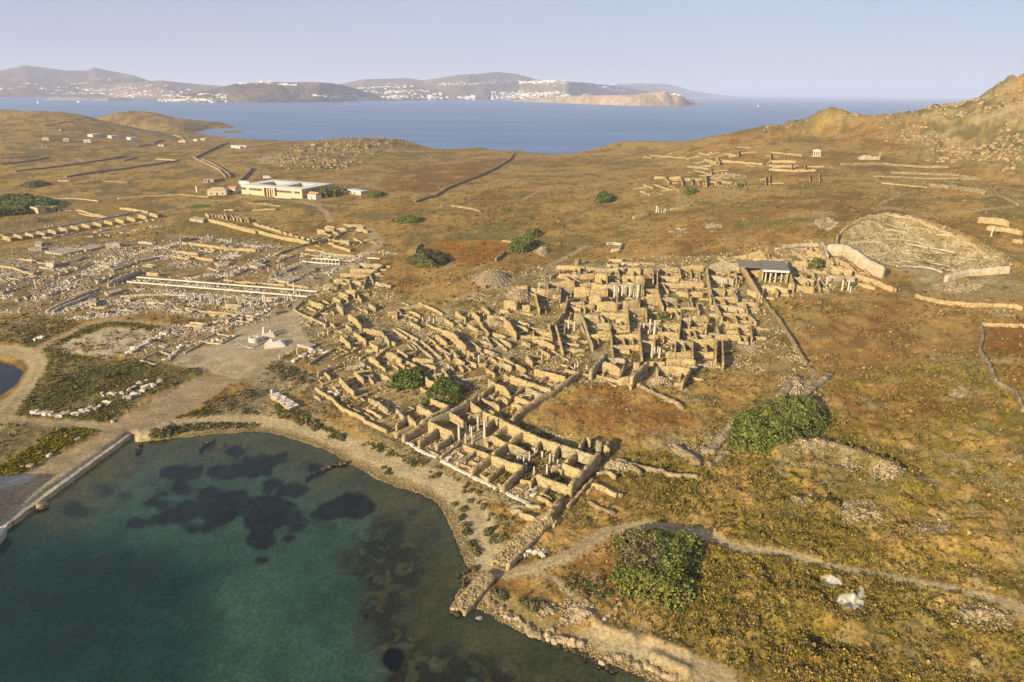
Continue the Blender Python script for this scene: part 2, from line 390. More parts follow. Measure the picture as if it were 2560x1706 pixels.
# the yellow-flowering scrub of the near right slope, the rust-brown meadows
zr = soft(ground('P', [(1500,1150),(1900,1010),(2200,930),(2600,860),(2620,1720),(1900,1720),(1660,1560),(1750,1340)]), 8)
lay(zr*sstep(.47, .60, .5*mid+.5*fin), C(.20,.145,.026), .8)
lay(zr*sstep(.50, .62, .45*fbm(GX, GY, 13, 3, 71)+.55*fbm(GX, GY, 3, 3, 72)), yel, .75)
lay(zr*sstep(.56, .68, fbm(GX, GY, 9, 4, 73)), C(.105,.085,.024), .6)
for c, P, k in (('P', [(1330,960),(1500,960),(1700,1000),(1760,1060),(1640,1100),(1480,1090),(1340,1060)], .75), ('P', [(1850,880),(1970,800),(2260,760),(2330,850),(2200,960),(1960,940)], .5),
             ('P', [(2060,1000),(2300,930),(2420,1010),(2300,1090),(2100,1060)], .55), ('P', [(950,455),(1000,420),(1250,400),(1240,430),(1080,480),(960,480)], .8),
             ('P', [(1120,510),(1230,480),(1300,520),(1180,545)], .6), ('P', [(2455,815),(2620,815),(2620,1010),(2540,990),(2470,880)], .8),
             ('P', [(1700,560),(1900,520),(2050,580),(1900,600),(1760,640),(1600,600)], .4), ('P', [(900,640),(1000,660),(1100,720),(1000,760),(900,700)], .45),
             ('P', [(700,555),(940,480),(1080,520),(900,560),(760,600)], .3)):
    lay(area(ground(c, P), 4, 6, 14, 8)*sstep(.28, .52, .5*mid+.5*fin), rust*.95, k)
lay(area(ground('P', [(1080,650),(1065,625),(1100,605),(1180,598),(1270,612),(1262,640),(1180,660)]), 2, 2), C(.30,.125,.02), .85)     # dried reservoir bed
lay(area(ground('P', [(1120,640),(1200,610),(1250,625),(1180,650)]), 3, 3)*sstep(.5,.6,fin), C(.16,.14,.03), .7)
lay(area(ground('P', [(420,560),(560,520),(700,590),(720,620),(600,640),(480,600)]), 2, 3), C(.21,.15,.05), .7)
lay(area(ground('P', [(-60,560),(140,520),(300,470),(420,520),(300,560),(140,600),(-40,620)]), 3, 4), C(.25,.16,.06), .5)
lay(sstep(0, 40, GRR-330)*sstep(.5, .62, mid)*sstep(-100, 60, -GX-60), C(.17,.13,.05), .5)
rock = C(.35,.265,.145)
lay(rocky*sstep(.42, .58, rid*.4+nf*.6), rock, .8)
lay(rocky*sstep(.48, .60, fbm(GX, GY, 18, 3, 91)*.6+fbm(GX, GY, 6, 3, 92)*.4), olive*1.15, .8)
lay(stroke(ground('c', [(1750,520),(1900,490),(2100,420),(2353,340)]), 16, 5, 4), C(.47,.35,.20), .8)
for e, P in enumerate([[(1500,330),(2040,350),(2000,420),(1500,430)]]): pass
# green ground cover
grn = C(.135,.14,.03)
G1 = ground('h', [(250,280),(330,225),(480,290),(560,310),(700,330),(820,330),(1000,345),(1250,360),(1420,400),(1380,430),(1200,510),(900,650),(820,745),(700,760),(400,740),(60,715),(150,600),(260,440),(310,360)])
g1 = area(G1, .8, 1.0); lay(g1, C(.17,.145,.05), .95); lay(g1*sstep(.42, .58, .4*mid+.6*fin), grn, .9); lay(g1*sstep(.56, .66, tin*.5+fin*.5), C(.13,.10,.04), .6)
G2 = ground('h', [(-60,770),(130,770),(330,775),(500,780),(650,820),(560,880),(380,960),(230,1070),(130,1125),(-60,1110)])
g2 = area(G2, .8, 1.0); lay(g2, C(.20,.155,.07), .95)
G2b = ground('h', [(-60,1050),(40,1050),(180,960),(330,850),(500,790),(650,815),(560,880),(380,960),(230,1070),(130,1125),(-60,1115)])
g2b = area(G2b, .6, 1.0); lay(g2b, C(.17,.16,.012), .95); lay(g2b*sstep(.5, .6, fin), C(.24,.17,.015), .7); lay(g2b*sstep(.55,.65,tin), C(.08,.09,.015), .6)
lay(area(ground('h', [(-60,50),(200,20),(580,75),(420,190),(300,240),(150,250),(-60,225)]), 1, 2)*sstep(.38, .6, fin), C(.15,.125,.04), .85)
lay(area(ground('h', [(400,215),(560,110),(740,60),(1000,90),(1120,130),(740,105),(400,230)]), .8, 1.2), C(.13,.125,.03), .8)
for c, e in (('d', [(1810,315,130,16)]), ('e', [(360,270,90,16)])): lay(spots(c, e, 1, 1.5), C(.10,.13,.012), .95)
lay(area(ground('e', [(1960,620),(2050,570),(2200,560),(2330,580),(2330,640),(2100,660)]), 2, 4), C(.15,.125,.045), .8)
lay(area(ground('f', [(100,320),(200,260),(480,270),(540,330),(400,370),(150,360)]), 2, 3), C(.17,.155,.05), .8)
lay(zr*sstep(.56, .66, .6*fbm(GX*.5+GY*.2, GY, 14, 4, 98)+.4*fin), pale*.92, .75); lay(zr*sstep(.58, .68, fbm(GX, GY, 24, 4, 99)), C(.15,.12,.035), .6); lay((1-zr)*sstep(.57, .66, .5*fbm(GX, GY, 40, 4, 100)+.5*mid)*sstep(200, 330, GRR), C(.20,.165,.065), .55)
# bare earth, sand and paving
sand, sand2, conc, pave = C(.385,.275,.175), C(.45,.335,.215), C(.45,.37,.25), C(.38,.31,.21)
way = area(ground('h', [(1380,440),(1200,520),(1050,600),(850,700),(780,765),(640,860),(420,970),(230,1080),(110,1130),(-80,1130),(-80,1440),(0,1530),(895,862),(960,830),(1200,735),(1450,600),(1560,505),(1770,465),(1600,455)]), .7, .6)
lay(way, sand, 1); lay(way*sstep(.5, .64, fbm(GX, GY, 5, 4, 81)), C(.30,.22,.13), .6)
qs = area(ground('h', [(-40,1500),(0,1500),(895,862),(860,850),(560,1010),(330,1170),(100,1370),(-40,1470)]), .5, .3); lay(qs, conc*.93, .9)
lay(area(ground('h', [(-80,1120),(130,1120),(260,1105),(200,1160),(60,1215),(-80,1215)]), .5, .3), C(.46,.42,.37), .9)
ago = area(ground('h', [(1880,10),(1720,70),(1620,120),(1600,165),(1480,225),(1150,290),(1180,360),(1300,385),(1420,410),(1519,440),(1600,458),(1750,470),(1820,420),(1830,370),(1900,330),(2050,245),(2150,185),(2235,110),(2220,90),(2150,60),(2050,20),(2000,0)]), .5, .4)
lay(ago, C(.44,.33,.22), 1); lay(ago*sstep(.48, .62, fbm(GX, GY, 9, 4, 82)), C(.33,.25,.155), .7); lay(ago*sstep(.58, .66, fbm(GX, GY, 3, 3, 83)), C(.48,.41,.31), .7)
lay(area(ground('h', [(400,235),(560,165),(740,110),(900,115),(1110,142),(1000,200),(880,258),(740,312),(560,292),(450,270)]), .6, .6), C(.50,.385,.265), 1)
lay(area(ground('i', [(100,640),(330,660),(520,800),(560,860),(420,960),(120,980),(-20,1000),(-40,760)]), .8, 1), C(.36,.28,.18), .8)
ROADS = [('h', [(-60,250),(0,255),(90,260),(210,290),(262,340),(265,370),(230,440),(140,560),(60,660),(0,735),(-60,800)], 5.2, .36),
 ('h', [(-60,745),(60,740),(250,760),(500,770),(780,790)], 3.4, .3), ('h', [(230,290),(330,210),(600,90),(760,60),(1000,80),(1200,100)], 3.0, .4),
 ('h', [(960,860),(1100,790),(1250,752),(1500,742),(1800,742),(2000,770),(2150,820),(2353,905)], 3.2, .1), ('k', [(-40,610),(200,715),(400,805),(650,900),(850,1000),(1000,1150),(1080,1300),(1150,1480),(1180,1640)], 4.6, .1),
 ('n', [(620,470),(690,535),(800,540),(950,510),(1100,465),(1250,395),(1400,310),(1500,245),(1650,205),(1800,195),(2000,205),(2150,240),(2353,300)], 3.0, .12),
 ('l', [(560,955),(700,1030),(850,1065),(1000,1075),(1150,1115)], 3.0, .12), ('l', [(1150,1115),(1300,1150),(1500,1185),(1700,1220),(1900,1260),(2100,1310),(2400,1410)], 2.2, .5),
 ('n', [(1000,530),(1150,600),(1250,690),(1350,780),(1420,900),(1500,1000)], 1.0, .3), ('n', [(1400,1050),(1600,1090),(1800,1120),(2050,1200),(2353,1300)], 4.5, .5),
 ('e', [(-40,268),(0,262),(200,238),(350,250),(640,264),(900,300),(1300,320)], 4.0, .4), ('e', [(640,266),(860,318),(930,370),(950,420),(975,460)], 3.5, .4),
 ('e', [(130,220),(250,245)], 4, .3), ('e', [(1310,525),(1370,590),(1412,640),(1380,690),(1280,745),(1150,850),(1030,940),(900,1010),(700,1175),(600,1250)], 6.0, .3),
 ('a', [(1330,718),(1450,780),(1570,850)], 5, .3), ('d', [(-60,630),(0,620),(600,500),(1000,430),(1450,370),(1800,292),(2330,232)], 3.5, .35),
 ('i', [(640,410),(960,345),(1080,320),(1200,330)], 3.5, .4), ('i', [(1430,470),(1600,420),(1750,360),(1900,300)], 2.5, .5), ('f', [(-60,910),(0,880),(250,800),(500,715),(800,590),(1100,430)], 3.0, .7),
 ('b', [(950,1020),(1390,1010),(1500,950),(1620,925)], 2.6, .4), ('b', [(1830,910),(2050,900),(2353,830)], 2.2, .5), ('b', [(0,800),(480,800),(800,760),(1200,740)], 2.0, .6), ('c', [(780,740),(1000,720),(1500,690)], 3, .7),
 ('g', [(1370,220),(1500,160),(1600,130)], 2.0, .6), ('g', [(1560,310),(1830,290),(2100,255),(2353,230)], 2.5, .5), ('e', [(700,700),(900,720),(1150,740)], 3, .4)]
for c, P, w, _ in ROADS:
    m = stroke(ground(c, P), w, .7, .55); lay(m, sand2*.93 if c in 'hknl' else sand*1.05, .95)
    if w > 2.5 and c in 'hkn': # wheel ruts, the earth between them
        lay(stroke(ground(c, P), w*.25, .3, .3), C(.31,.235,.14), .6)
beach = sstep(5, 1.2, sd_bay)*sstep(-2, 0.0, sd_bay)*(dq > 6)
lay(beach, C(.33,.25,.135), .8); lay(beach*sstep(3, .8, sd_bay)*sstep(.45, .55, fin*.5+tin*.5), C(.24,.18,.095), .7)
lay(area(ground('P', [(480,1060),(560,1000),(640,965),(720,985),(800,1040),(880,1090),(1000,1140),(1160,1210),(1230,1300),(1225,1420),(1150,1400),(1070,1290),(1050,1240),(900,1165),(760,1095),(640,1075),(520,1080)]), 1.2, 1.5), C(.30,.225,.13), .85)
lay(area(ground('P', [(600,950),(680,930),(780,950),(860,1010),(960,1080),(1090,1150),(1150,1200),(1080,1190),(960,1110),(860,1060),(760,1010),(690,985)]), 1.2, 1.5)*sstep(.3, .5, fin), C(.24,.185,.105), .75)
lay(area(ground('k', [(560,560),(760,730),(900,830),(1160,960),(1400,1050),(1520,1130),(1450,1230),(1350,1180),(1150,1090),(950,960),(700,800),(300,700),(200,560),(330,530)]), .8, 1.2), C(.31,.24,.145), .75)
lay(area(ground('k', [(1280,1090),(1420,1060),(1530,1120),(1480,1210),(1420,1310),(1370,1200)]), .6, .8), C(.42,.34,.25), .9)
lay(area(ground('n', [(1350,1040),(1600,1060),(1820,1050),(1850,1150),(2100,1220),(1900,1240),(1700,1170),(1500,1130)]), .8, 1.2), C(.40,.31,.20), .85)
for c, P, w, _ in ROADS[3:5]:
    G_ = np.array(ground(c, P)); d_ = np.gradient(G_, axis=0); d_ /= np.hypot(*d_.T)[:, None]; n_ = np.c_[-d_[:, 1], d_[:, 0]]
    lay(stroke(G_, w*1.25, .6, .4), C(.47,.36,.235), .85)
    for k_ in (-.75, .75): lay(stroke(G_+n_*k_, .45, .25, .15), C(.34,.255,.155), .6)
# rubble-strewn pale patches
RUB = [('f', [(280,720,170,80)]), ('f', [(500,850,130,50)]), ('f', [(720,470,60,35)]), ('l', [(2030,190,90,30),(1420,850,110,55),(1860,950,90,45),(2120,1430,100,50),(1100,800,120,28),(1080,130,60,40),(1180,130,60,60)]),
       ('l', [(1200,500,180,45),(1380,560,110,40),(1600,640,60,30),(500,510,90,40),(640,440,40,60)]), ('g', [(1000,370,60,40),(1900,790,160,35),(2200,980,60,25)]),
       ('j', [(1420,1220,110,45),(2200,900,60,50)]), ('n', [(1280,830,60,50),(1100,820,80,40)]), ('c', [(540,765,110,16)]), ('a', [(1900,745,140,30)]), ('f', [(1950,300,70,40),(2250,260,60,40)]),
       ('i', [(2180,300,90,40)]), ('d', [(1100,740,220,60),(1560,760,140,60),(1700,850,140,30),(1850,620,120,30),(560,1060,300,110),(100,960,160,60),(1100,1230,260,60),(1700,1250,300,60),(2200,1330,250,60),(1600,1480,250,50)])]
rubm = np.zeros(GX.shape)
for c, e in RUB:
    m = spots(c, e, 1.5, 3); rubm = np.maximum(rubm, m)
lay(rubm*sstep(.36, .55, fin*.5+tin*.5), C(.36,.29,.185), .75)
bare = spots('l', [(1390,1340,75,38),(1450,1285,30,40),(1280,1235,60,30)], .4, 1.2); lay(bare, C(.56,.51,.45), .95)     # bare pale rock
for o in ((1800,1250,40,30),(1700,1330,60,30)): pass
CAV = ground('g', [(1075,485),(1080,430),(1190,352),(1440,302),(1750,382),(2000,482),(2180,582),(2262,648),(2060,662),(1820,705),(1700,655),(1480,640),(1330,600),(1130,505)])
cav = area(CAV, 1.0, .8); lay(cav, C(.33,.25,.13), .75)
oc = ground('g', [(1690,690)])[0]; rr_ = np.hypot(GX-oc[0], GY-oc[1])
lay(cav*sstep(.35, .65, .5+.5*np.sin(rr_*2*np.pi/3.2))*sstep(.34, .5, fin*.5+tin*.5), C(.48,.40,.27), .85); lay(cav*sstep(.54, .64, fbm(GX, GY, 6, 3, 96)), C(.20,.15,.055), .7)
lay(area(ground('g', [(1480,642),(1560,632),(1660,638),(1800,682),(1800,720),(1650,700),(1520,690)]), .8, .6), C(.34,.27,.18), 1)
lay(area(ground('g', [(1560,700),(1800,740),(2050,720),(2280,700),(2353,780),(2353,860),(2000,870),(1750,850),(1620,800)]), 1.5, 1.5), C(.32,.25,.14), .6); lay(spots('g', [(1900,790,190,30),(2060,760,120,20),(1700,730,60,14)], 1.2, 3)*sstep(.4,.55,tin), C(.46,.39,.29), .8)
# ground inside the ruins: trodden earth, dry weeds
RUIN = ground('P', [(740,775),(830,690),(930,640),(960,720),(1080,770),(1200,730),(1330,670),(1480,650),(1780,640),(1900,620),(2050,600),(2180,700),(2050,745),(1900,750),(1980,850),(2030,930),(1800,930),(1700,960),(1540,960),(1430,960),(1290,1060),(1500,1110),(1420,1230),(1330,1270),(1060,1120),(830,1000),(800,960)])
ru = area(RUIN, 1.5, 1.5)
lay(ru, C(.32,.235,.13), .6); lay(ru*sstep(.5, .62, fin), C(.20,.15,.06), .75); lay(ru*sstep(.6, .7, fbm(GX, GY, 8, 3, 95)), C(.40,.32,.22), .6)
SAN = ground('P', [(-60,640),(140,600),(400,600),(560,590),(880,640),(760,760),(560,840),(380,910),(300,880),(560,800),(380,790),(170,800),(-60,780)])
sa = area(SAN, 1.5, 2); lay(sa, C(.30,.225,.13), .55); lay(sa*sstep(.55, .66, fin), C(.17,.125,.05), .6)
lay(area(ground('e', [(420,960),(700,800),(1080,840),(860,1010),(700,1040),(480,1000)]), .6, .5), C(.33,.26,.18), .9)
for c, P, k in (('d', [(410,720),(590,680),(750,705),(580,750)], 1), ('d', [(0,790),(170,785),(330,905),(100,900),(0,850)], 1)): lay(area(ground(c, P), .5, .3), C(.36,.28,.19), k)
for P in ([(1240,365),(1330,370),(1480,470),(1640,590),(1760,690),(1740,760),(1850,820),(2060,980),(1990,960),(1780,820),(1700,720),(1560,590),(1420,480)],):
    lay(area(ground('i', P), .4, .2), C(.42,.36,.29), .95)
# sea bed: sand, sea-grass and weed, with the water's depth tint painted in
bed = sstep(0.2, -0.6, sd_bay); 
dep = np.clip(-sd_bay, 0, 60)
cb = C(.21,.14,.062) + 0*A3(GX)
def layb(m, c, k=1.0):
    global cb
    m = A3(np.clip(m*k, 0, 1)); cb = cb*(1-m)+c*m
layb(sstep(5, 15, dep+(fbm(GX, GY, 8, 3, 11)-.5)*6), C(.165,.165,.115))
layb(sstep(8, 22, dep+(fbm(GX, GY, 9, 3, 12)-.5)*8), C(.105,.15,.115))
Zb = -1.5
deep = area(np.c_[flat(*np.array(cp('m', [(-300,700),(60,720),(400,700),(720,690),(900,800),(1250,870),(1250,1000),(1080,1120),(1150,1200),(1280,1300),(1230,1420),(1250,1700),(-500,1900)])).T, -2)], 6, 5, 14, 31)
layb(deep, C(.022,.075,.058), .88)  # teal of light lost in deep water, put into the bed colour
deep2 = area(np.c_[flat(*np.array(cp('m', [(-300,850),(300,830),(900,860),(1100,1000),(700,1150),(800,1300),(400,1500),(-500,1700)])).T, -2)], 8, 6, 14, 32)
layb(deep2, C(.012,.042,.035), .75)  # darker still towards the deepest part, painted the same way
layb(area(np.c_[flat(*np.array(cp('m', [(1250,1050),(1500,1080),(1650,1200),(1720,1400),(1700,1560),(1420,1560),(1330,1400),(1240,1200)])).T, -2)], 5, 5, 12, 33), C(.145,.19,.135), .75)
layb(sstep(.52, .66, fbm(GX, GY, 7, 4, 34)*.6+fin*.4), C(.05,.075,.055), .35)
weed = area(np.c_[flat(*np.array(cp('m', [(1880,800),(1950,800),(2140,660),(2300,590),(2420,640),(2480,1000),(2560,1180),(2700,1250),(2760,1330),(3300,1500),(3560,1680),(2000,1660),(2090,1400),(2000,1200),(1960,1050)])).T, -1)], 2.5, 5, 9, 35)
wn_ = fbm(GX, GY, 3.2, 4, 36); weed = weed*(.25+.75*sstep(4, 10, dep+(fbm(GX, GY, 6, 3, 49)-.5)*8))
layb(weed*sstep(.27, .43, wn_), C(.060,.038,.013), .95)
layb(weed*sstep(.52, .60, fbm(GX, GY, 1.8, 3, 37)), C(.19,.125,.045), .75)
rim = area(np.c_[flat(*np.array(cp('m', [(1750,640),(2100,700),(2330,560),(2353,900),(1950,1000),(1850,800)])).T, -1)], 3, 4, 9, 39)
layb(rim*sstep(.57, .65, fbm(GX, GY, 2.2, 3, 38)), C(.05,.05,.035), .8)
seagrass = [(1010,385,90,40),(1000,470,70,45),(900,490,60,35),(870,550,70,40),(1180,520,110,65),(1240,385,70,35),(1330,370,60,25),(1450,330,110,40),(1560,320,55,30),(1450,390,60,25),(1480,460,60,40),(1340,520,100,45),(1620,495,65,32),(1560,490,40,20),(880,640,70,35),(770,650,40,18),(980,610,90,45),(1040,670,80,35),(1140,670,40,25),(1250,610,110,60),(1400,620,120,60),(1520,600,100,60),(1590,660,110,50),(1480,720,70,60),(1450,770,45,25),(1590,740,40,30),(1880,585,130,45),(1960,560,70,40),(1780,610,70,30),(1990,600,55,40),(1740,370,35,20),(1310,290,30,20),(1430,845,20,10),(1250,520,200,60),(1400,560,200,60),(1050,560,90,50),(1500,660,140,50),(1900,595,160,35)]
layb(spots('m', seagrass, .7, 3.2, 40, -1.5, 5)*(.86+.14*sstep(.4,.6,tin)), C(.016,.017,.013), .96); layb(spots('m', seagrass, 2.5, 4, 47, -1.5, 6)*sstep(.52,.62,fbm(GX, GY, 2.5, 3, 48)), C(.03,.045,.035), .6)
layb(spots('m', [(580,490,70,35),(690,515,50,20),(440,610,80,40)], 1.5, 1.5, 40, -1.5), C(.012,.03,.03), .7)
layb(spots('m', [(2180,1440,70,62),(2030,1180,32,18),(2290,1470,20,15)], .4, 1.6, 40, -1.5, 4), C(.004,.004,.004), 1)
layb(spots('m', [(1180,235,70,35),(1230,250,30,20)], .8, 1.2, 40, -1)*sstep(.45,.55,tin), C(.035,.035,.025), .8)
wet = sstep(2.2, .3, sd_bay)*sstep(-1.5, -.2, sd_bay)*(dq > 5)
lay(wet, C(.15,.105,.05), .8)
col = col*.80*C(1.0,1.04,.90)
col = col*(1-A3(bed)) + np.clip(cb*1.62*C(1.15,1.32,.95),0,.6)*A3(bed)
lb = sstep(.3, -.5, sd_lake); col = col*(1-A3(lb)) + C(.05,.045,.05)*A3(lb)
# relief goes with the cover: scrub is lumpy, roads and paving are smooth
road_m = np.zeros(GX.shape)
for c, P, w, _ in ROADS: road_m = np.maximum(road_m, stroke(ground(c, P), w, 1, .5))
smooth_m = np.clip(np.maximum.reduce([way, ago, qs, bed, lb, road_m, ru*.8, beach*.7]), 0, 1)
rough_m = 1-smooth_m
Zfine += rough_m*dry*((fbm(GX, GY, 14, 3, 22)-.5)*1.0 + (fbm(GX, GY, 3.0, 3, 23)-.5)*0.75*np.clip(160/GRR, .4, 1) + np.clip(fbm(GX, GY, 1.3, 2, 24)-.5, 0, 1)*1.0*sstep(500, 150, GRR))
Zfine += rough_m*dry*zr*(np.clip(fbm(GX, GY, 2.2, 3, 25)-.52, 0, 1)*2.2)
Zfine += (1-rough_m)*(fbm(GX, GY, 5, 3, 26)-.5)*.12
Zfine += beach*(fbm(GX, GY, 2, 3, 27)-.5)*.25
# the hollow in the near right corner, the banks between terraces
def bank(P, w, h):
    global Zfine
    P = np.array(P); lo, hi = P.min(0)-w*3, P.max(0)+w*3
    s = (GX > lo[0]) & (GX < hi[0]) & (GY > lo[1]) & (GY < hi[1])
    Zfine[s] += h*np.exp(-(dpoly(GX[s], GY[s], P)/w)**2)
bank(ground('l', [(880,1567),(960,1500),(1060,1430),(1180,1385),(1330,1470)]), 2.5, 1.3); bank(ground('l', [(900,1600),(1010,1500),(1150,1450),(1250,1500)]), 3.0, -2.2)
bank(ground('l', [(1000,520),(1200,480),(1400,540),(1560,600),(1690,680)]), 3, 1.8); bank(ground('l', [(1640,1010),(1900,1000),(2300,1010)]), 3, .9)
bank(ground('l', [(850,800),(960,840),(1240,820)]), 2.5, 1.0); bank(ground('g', [(1080,440),(1200,370),(1440,310),(1750,380),(1950,470),(2150,580),(2260,650)]), 6, 2.0)
bank(ground('e', [(1740,740),(1790,690),(2100,640),(2330,640)]), 4, 1.0); bank(ground('n', [(1380,860),(1500,950),(1700,1010)]), 1.2, .7); bank(ground('n', [(1850,1030),(2100,1120)]), 1.2, .7); bank(ground('n', [(1880,1160),(2090,1260)]), 1.2, .8)
bank(ground('n', [(700,690),(850,730),(1000,790)]), 1.5, .5)
Zfine += cav*(((rr_/3.2) % 1)*.9-.45); Zfine -= cav*3.2*np.clip(1-((rr_-30)/26)**2, 0, 1)
# theatre bowl
tc = ground('g', [(1700,680)])[0]; 
Zg = zgrid(Zfine)
V = np.stack([GX, GY, Zfine], -1).reshape(-1, 3)
idx = np.arange(NR*NA).reshape(NR, NA)
Fq = np.stack([idx[:-1, :-1], idx[:-1, 1:], idx[1:, 1:], idx[1:, :-1]], -1).reshape(-1, 4)
keep = V[Fq[:, 0], 2] > -11.5; Fq = Fq[keep]

gm, nt, N, L, b = newmat('dry_ground')
at = N.new('ShaderNodeVertexColor'); at.layer_name = 'col'
gp = N.new('ShaderNodeNewGeometry')
n1 = N.new('ShaderNodeTexNoise'); n1.inputs['Scale'].default_value = 1.6; n1.inputs['Detail'].default_value = 7; n1.inputs['Roughness'].default_value = .7
n2 = N.new('ShaderNodeTexNoise'); n2.inputs['Scale'].default_value = .22; n2.inputs['Detail'].default_value = 6
for nn in (n1, n2): L.new(gp.outputs['Position'], nn.inputs['Vector'])
r1 = N.new('ShaderNodeMapRange'); r1.inputs[1].default_value = .32; r1.inputs[2].default_value = .68; r1.inputs[3].default_value = .55; r1.inputs[4].default_value = 1.45
r2 = N.new('ShaderNodeMapRange'); r2.inputs[1].default_value = .35; r2.inputs[2].default_value = .65; r2.inputs[3].default_value = .85; r2.inputs[4].default_value = 1.15
L.new(n1.outputs[0], r1.inputs[0]); L.new(n2.outputs[0], r2.inputs[0])
mm = N.new('ShaderNodeMath'); mm.operation = 'MULTIPLY'; L.new(r1.outputs[0], mm.inputs[0]); L.new(r2.outputs[0], mm.inputs[1])
mx = N.new('ShaderNodeMixRGB'); mx.blend_type = 'MULTIPLY'; mx.inputs[0].default_value = 1
L.new(at.outputs[0], mx.inputs[1]); L.new(mm.outputs[0], mx.inputs[2]); L.new(mx.outputs[0], b.inputs['Base Color'])
bp = N.new('ShaderNodeBump'); bp.inputs['Strength'].default_value = .6; bp.inputs['Distance'].default_value = .35
L.new(n1.outputs[0], bp.inputs['Height']); L.new(bp.outputs[0], b.inputs['Normal'])
b.inputs['Roughness'].default_value = .95; b.inputs['Specular IOR Level'].default_value = .08
ter = link('ground', np_mesh('ground', V, Fq, True, col.reshape(-1, 3).astype(np.float32)), None, [gm])
tag(ter, 'dry ochre island ground with tracks, scrub and sandy shore', kind='structure')

# ---------------------------------------------------------------- water
def water_mat(name, tint, deep_col, clear):
    m, nt, N, L, b = newmat(name)
    out = N['Material Output']
    g = N.new('ShaderNodeNewGeometry')
    na = N.new('ShaderNodeTexNoise'); na.inputs['Scale'].default_value = .9 if clear else .05; na.inputs['Detail'].default_value = 5
    mp = N.new('ShaderNodeMapping'); mp.inputs['Scale'].default_value = (1, 2.2, 1) if not clear else (1, 1, 1)
    L.new(g.outputs['Position'], mp.inputs[0]); L.new(mp.outputs[0], na.inputs['Vector'])
    bp = N.new('ShaderNodeBump'); bp.inputs['Strength'].default_value = .25 if clear else .8; bp.inputs['Distance'].default_value = .12 if clear else 2.0
    L.new(na.outputs[0], bp.inputs['Height'])
    if clear:
        gl = N.new('ShaderNodeBsdfGlossy'); gl.inputs['Roughness'].default_value = .08; L.new(bp.outputs[0], gl.inputs['Normal'])
        tr = N.new('ShaderNodeBsdfTransparent'); tr.inputs[0].default_value = (*tint, 1)
        fr = N.new('ShaderNodeFresnel'); fr.inputs[0].default_value = 1.33; L.new(bp.outputs[0], fr.inputs['Normal'])
        mi = N.new('ShaderNodeMixShader'); L.new(fr.outputs[0], mi.inputs[0]); L.new(tr.outputs[0], mi.inputs[1]); L.new(gl.outputs[0], mi.inputs[2])
        L.new(mi.outputs[0], out.inputs[0])
    else:
        b.inputs['Base Color'].default_value = (*deep_col, 1); b.inputs['Roughness'].default_value = .32; b.inputs['IOR'].default_value = 1.33
        nb = N.new('ShaderNodeTexNoise'); nb.inputs['Scale'].default_value = .004; nb.inputs['Detail'].default_value = 5
        mp2 = N.new('ShaderNodeMapping'); mp2.inputs['Scale'].default_value = (.35, 2.0, 1); L.new(g.outputs['Position'], mp2.inputs[0]); L.new(mp2.outputs[0], nb.inputs['Vector'])
        rr = N.new('ShaderNodeMapRange'); rr.inputs[1].default_value = .38; rr.inputs[2].default_value = .62; rr.inputs[3].default_value = .30; rr.inputs[4].default_value = .38
        L.new(nb.outputs[0], rr.inputs[0]); L.new(rr.outputs[0], b.inputs['Roughness']); L.new(bp.outputs[0], b.inputs['Normal'])
    return m
sea_m = water_mat('sea_water', None, (.07,.15,.285), False)
bay_m = water_mat('bay_water', (.86,.95,.88), None, True)
me = bpy.data.meshes.new('sea')
ra = [330, 700, 1000, 1500, 2500, 5000, 9000, 16000, 40000, 90000]; aa = np.linspace(R(-60), R(60), 25)
Vv = [(r*math.sin(t), r*math.cos(t), -0.0) for r in ra for t in aa]
Ff = [(i*25+j, i*25+j+1, (i+1)*25+j+1, (i+1)*25+j) for i in range(len(ra)-1) for j in range(24)]
me.from_pydata(Vv, [], [f[::-1] for f in Ff]); me.update()
sea = tag(link('sea', me, None, [sea_m]), 'open blue sea between the two islands', kind='structure')
me = bpy.data.meshes.new('harbour_water')
bx = [(p[0], p[1], 0.0) for p in bay]
# a sheet a little wider than the bay, the shore rises through it
xs, ys = [p[0] for p in bx], [p[1] for p in bx]
me.from_pydata([(-420, -60, 0), (160, -60, 0), (160, 60, 0), (10, 160, 0), (-60, 190, 0), (-120, 190, 0), (-420, 190, 0)], [], [(0, 1, 2, 3, 4, 5, 6)]); me.update()
tag(link('harbour_water', me, None, [bay_m]), 'clear green harbour water over sand and weed', kind='structure')
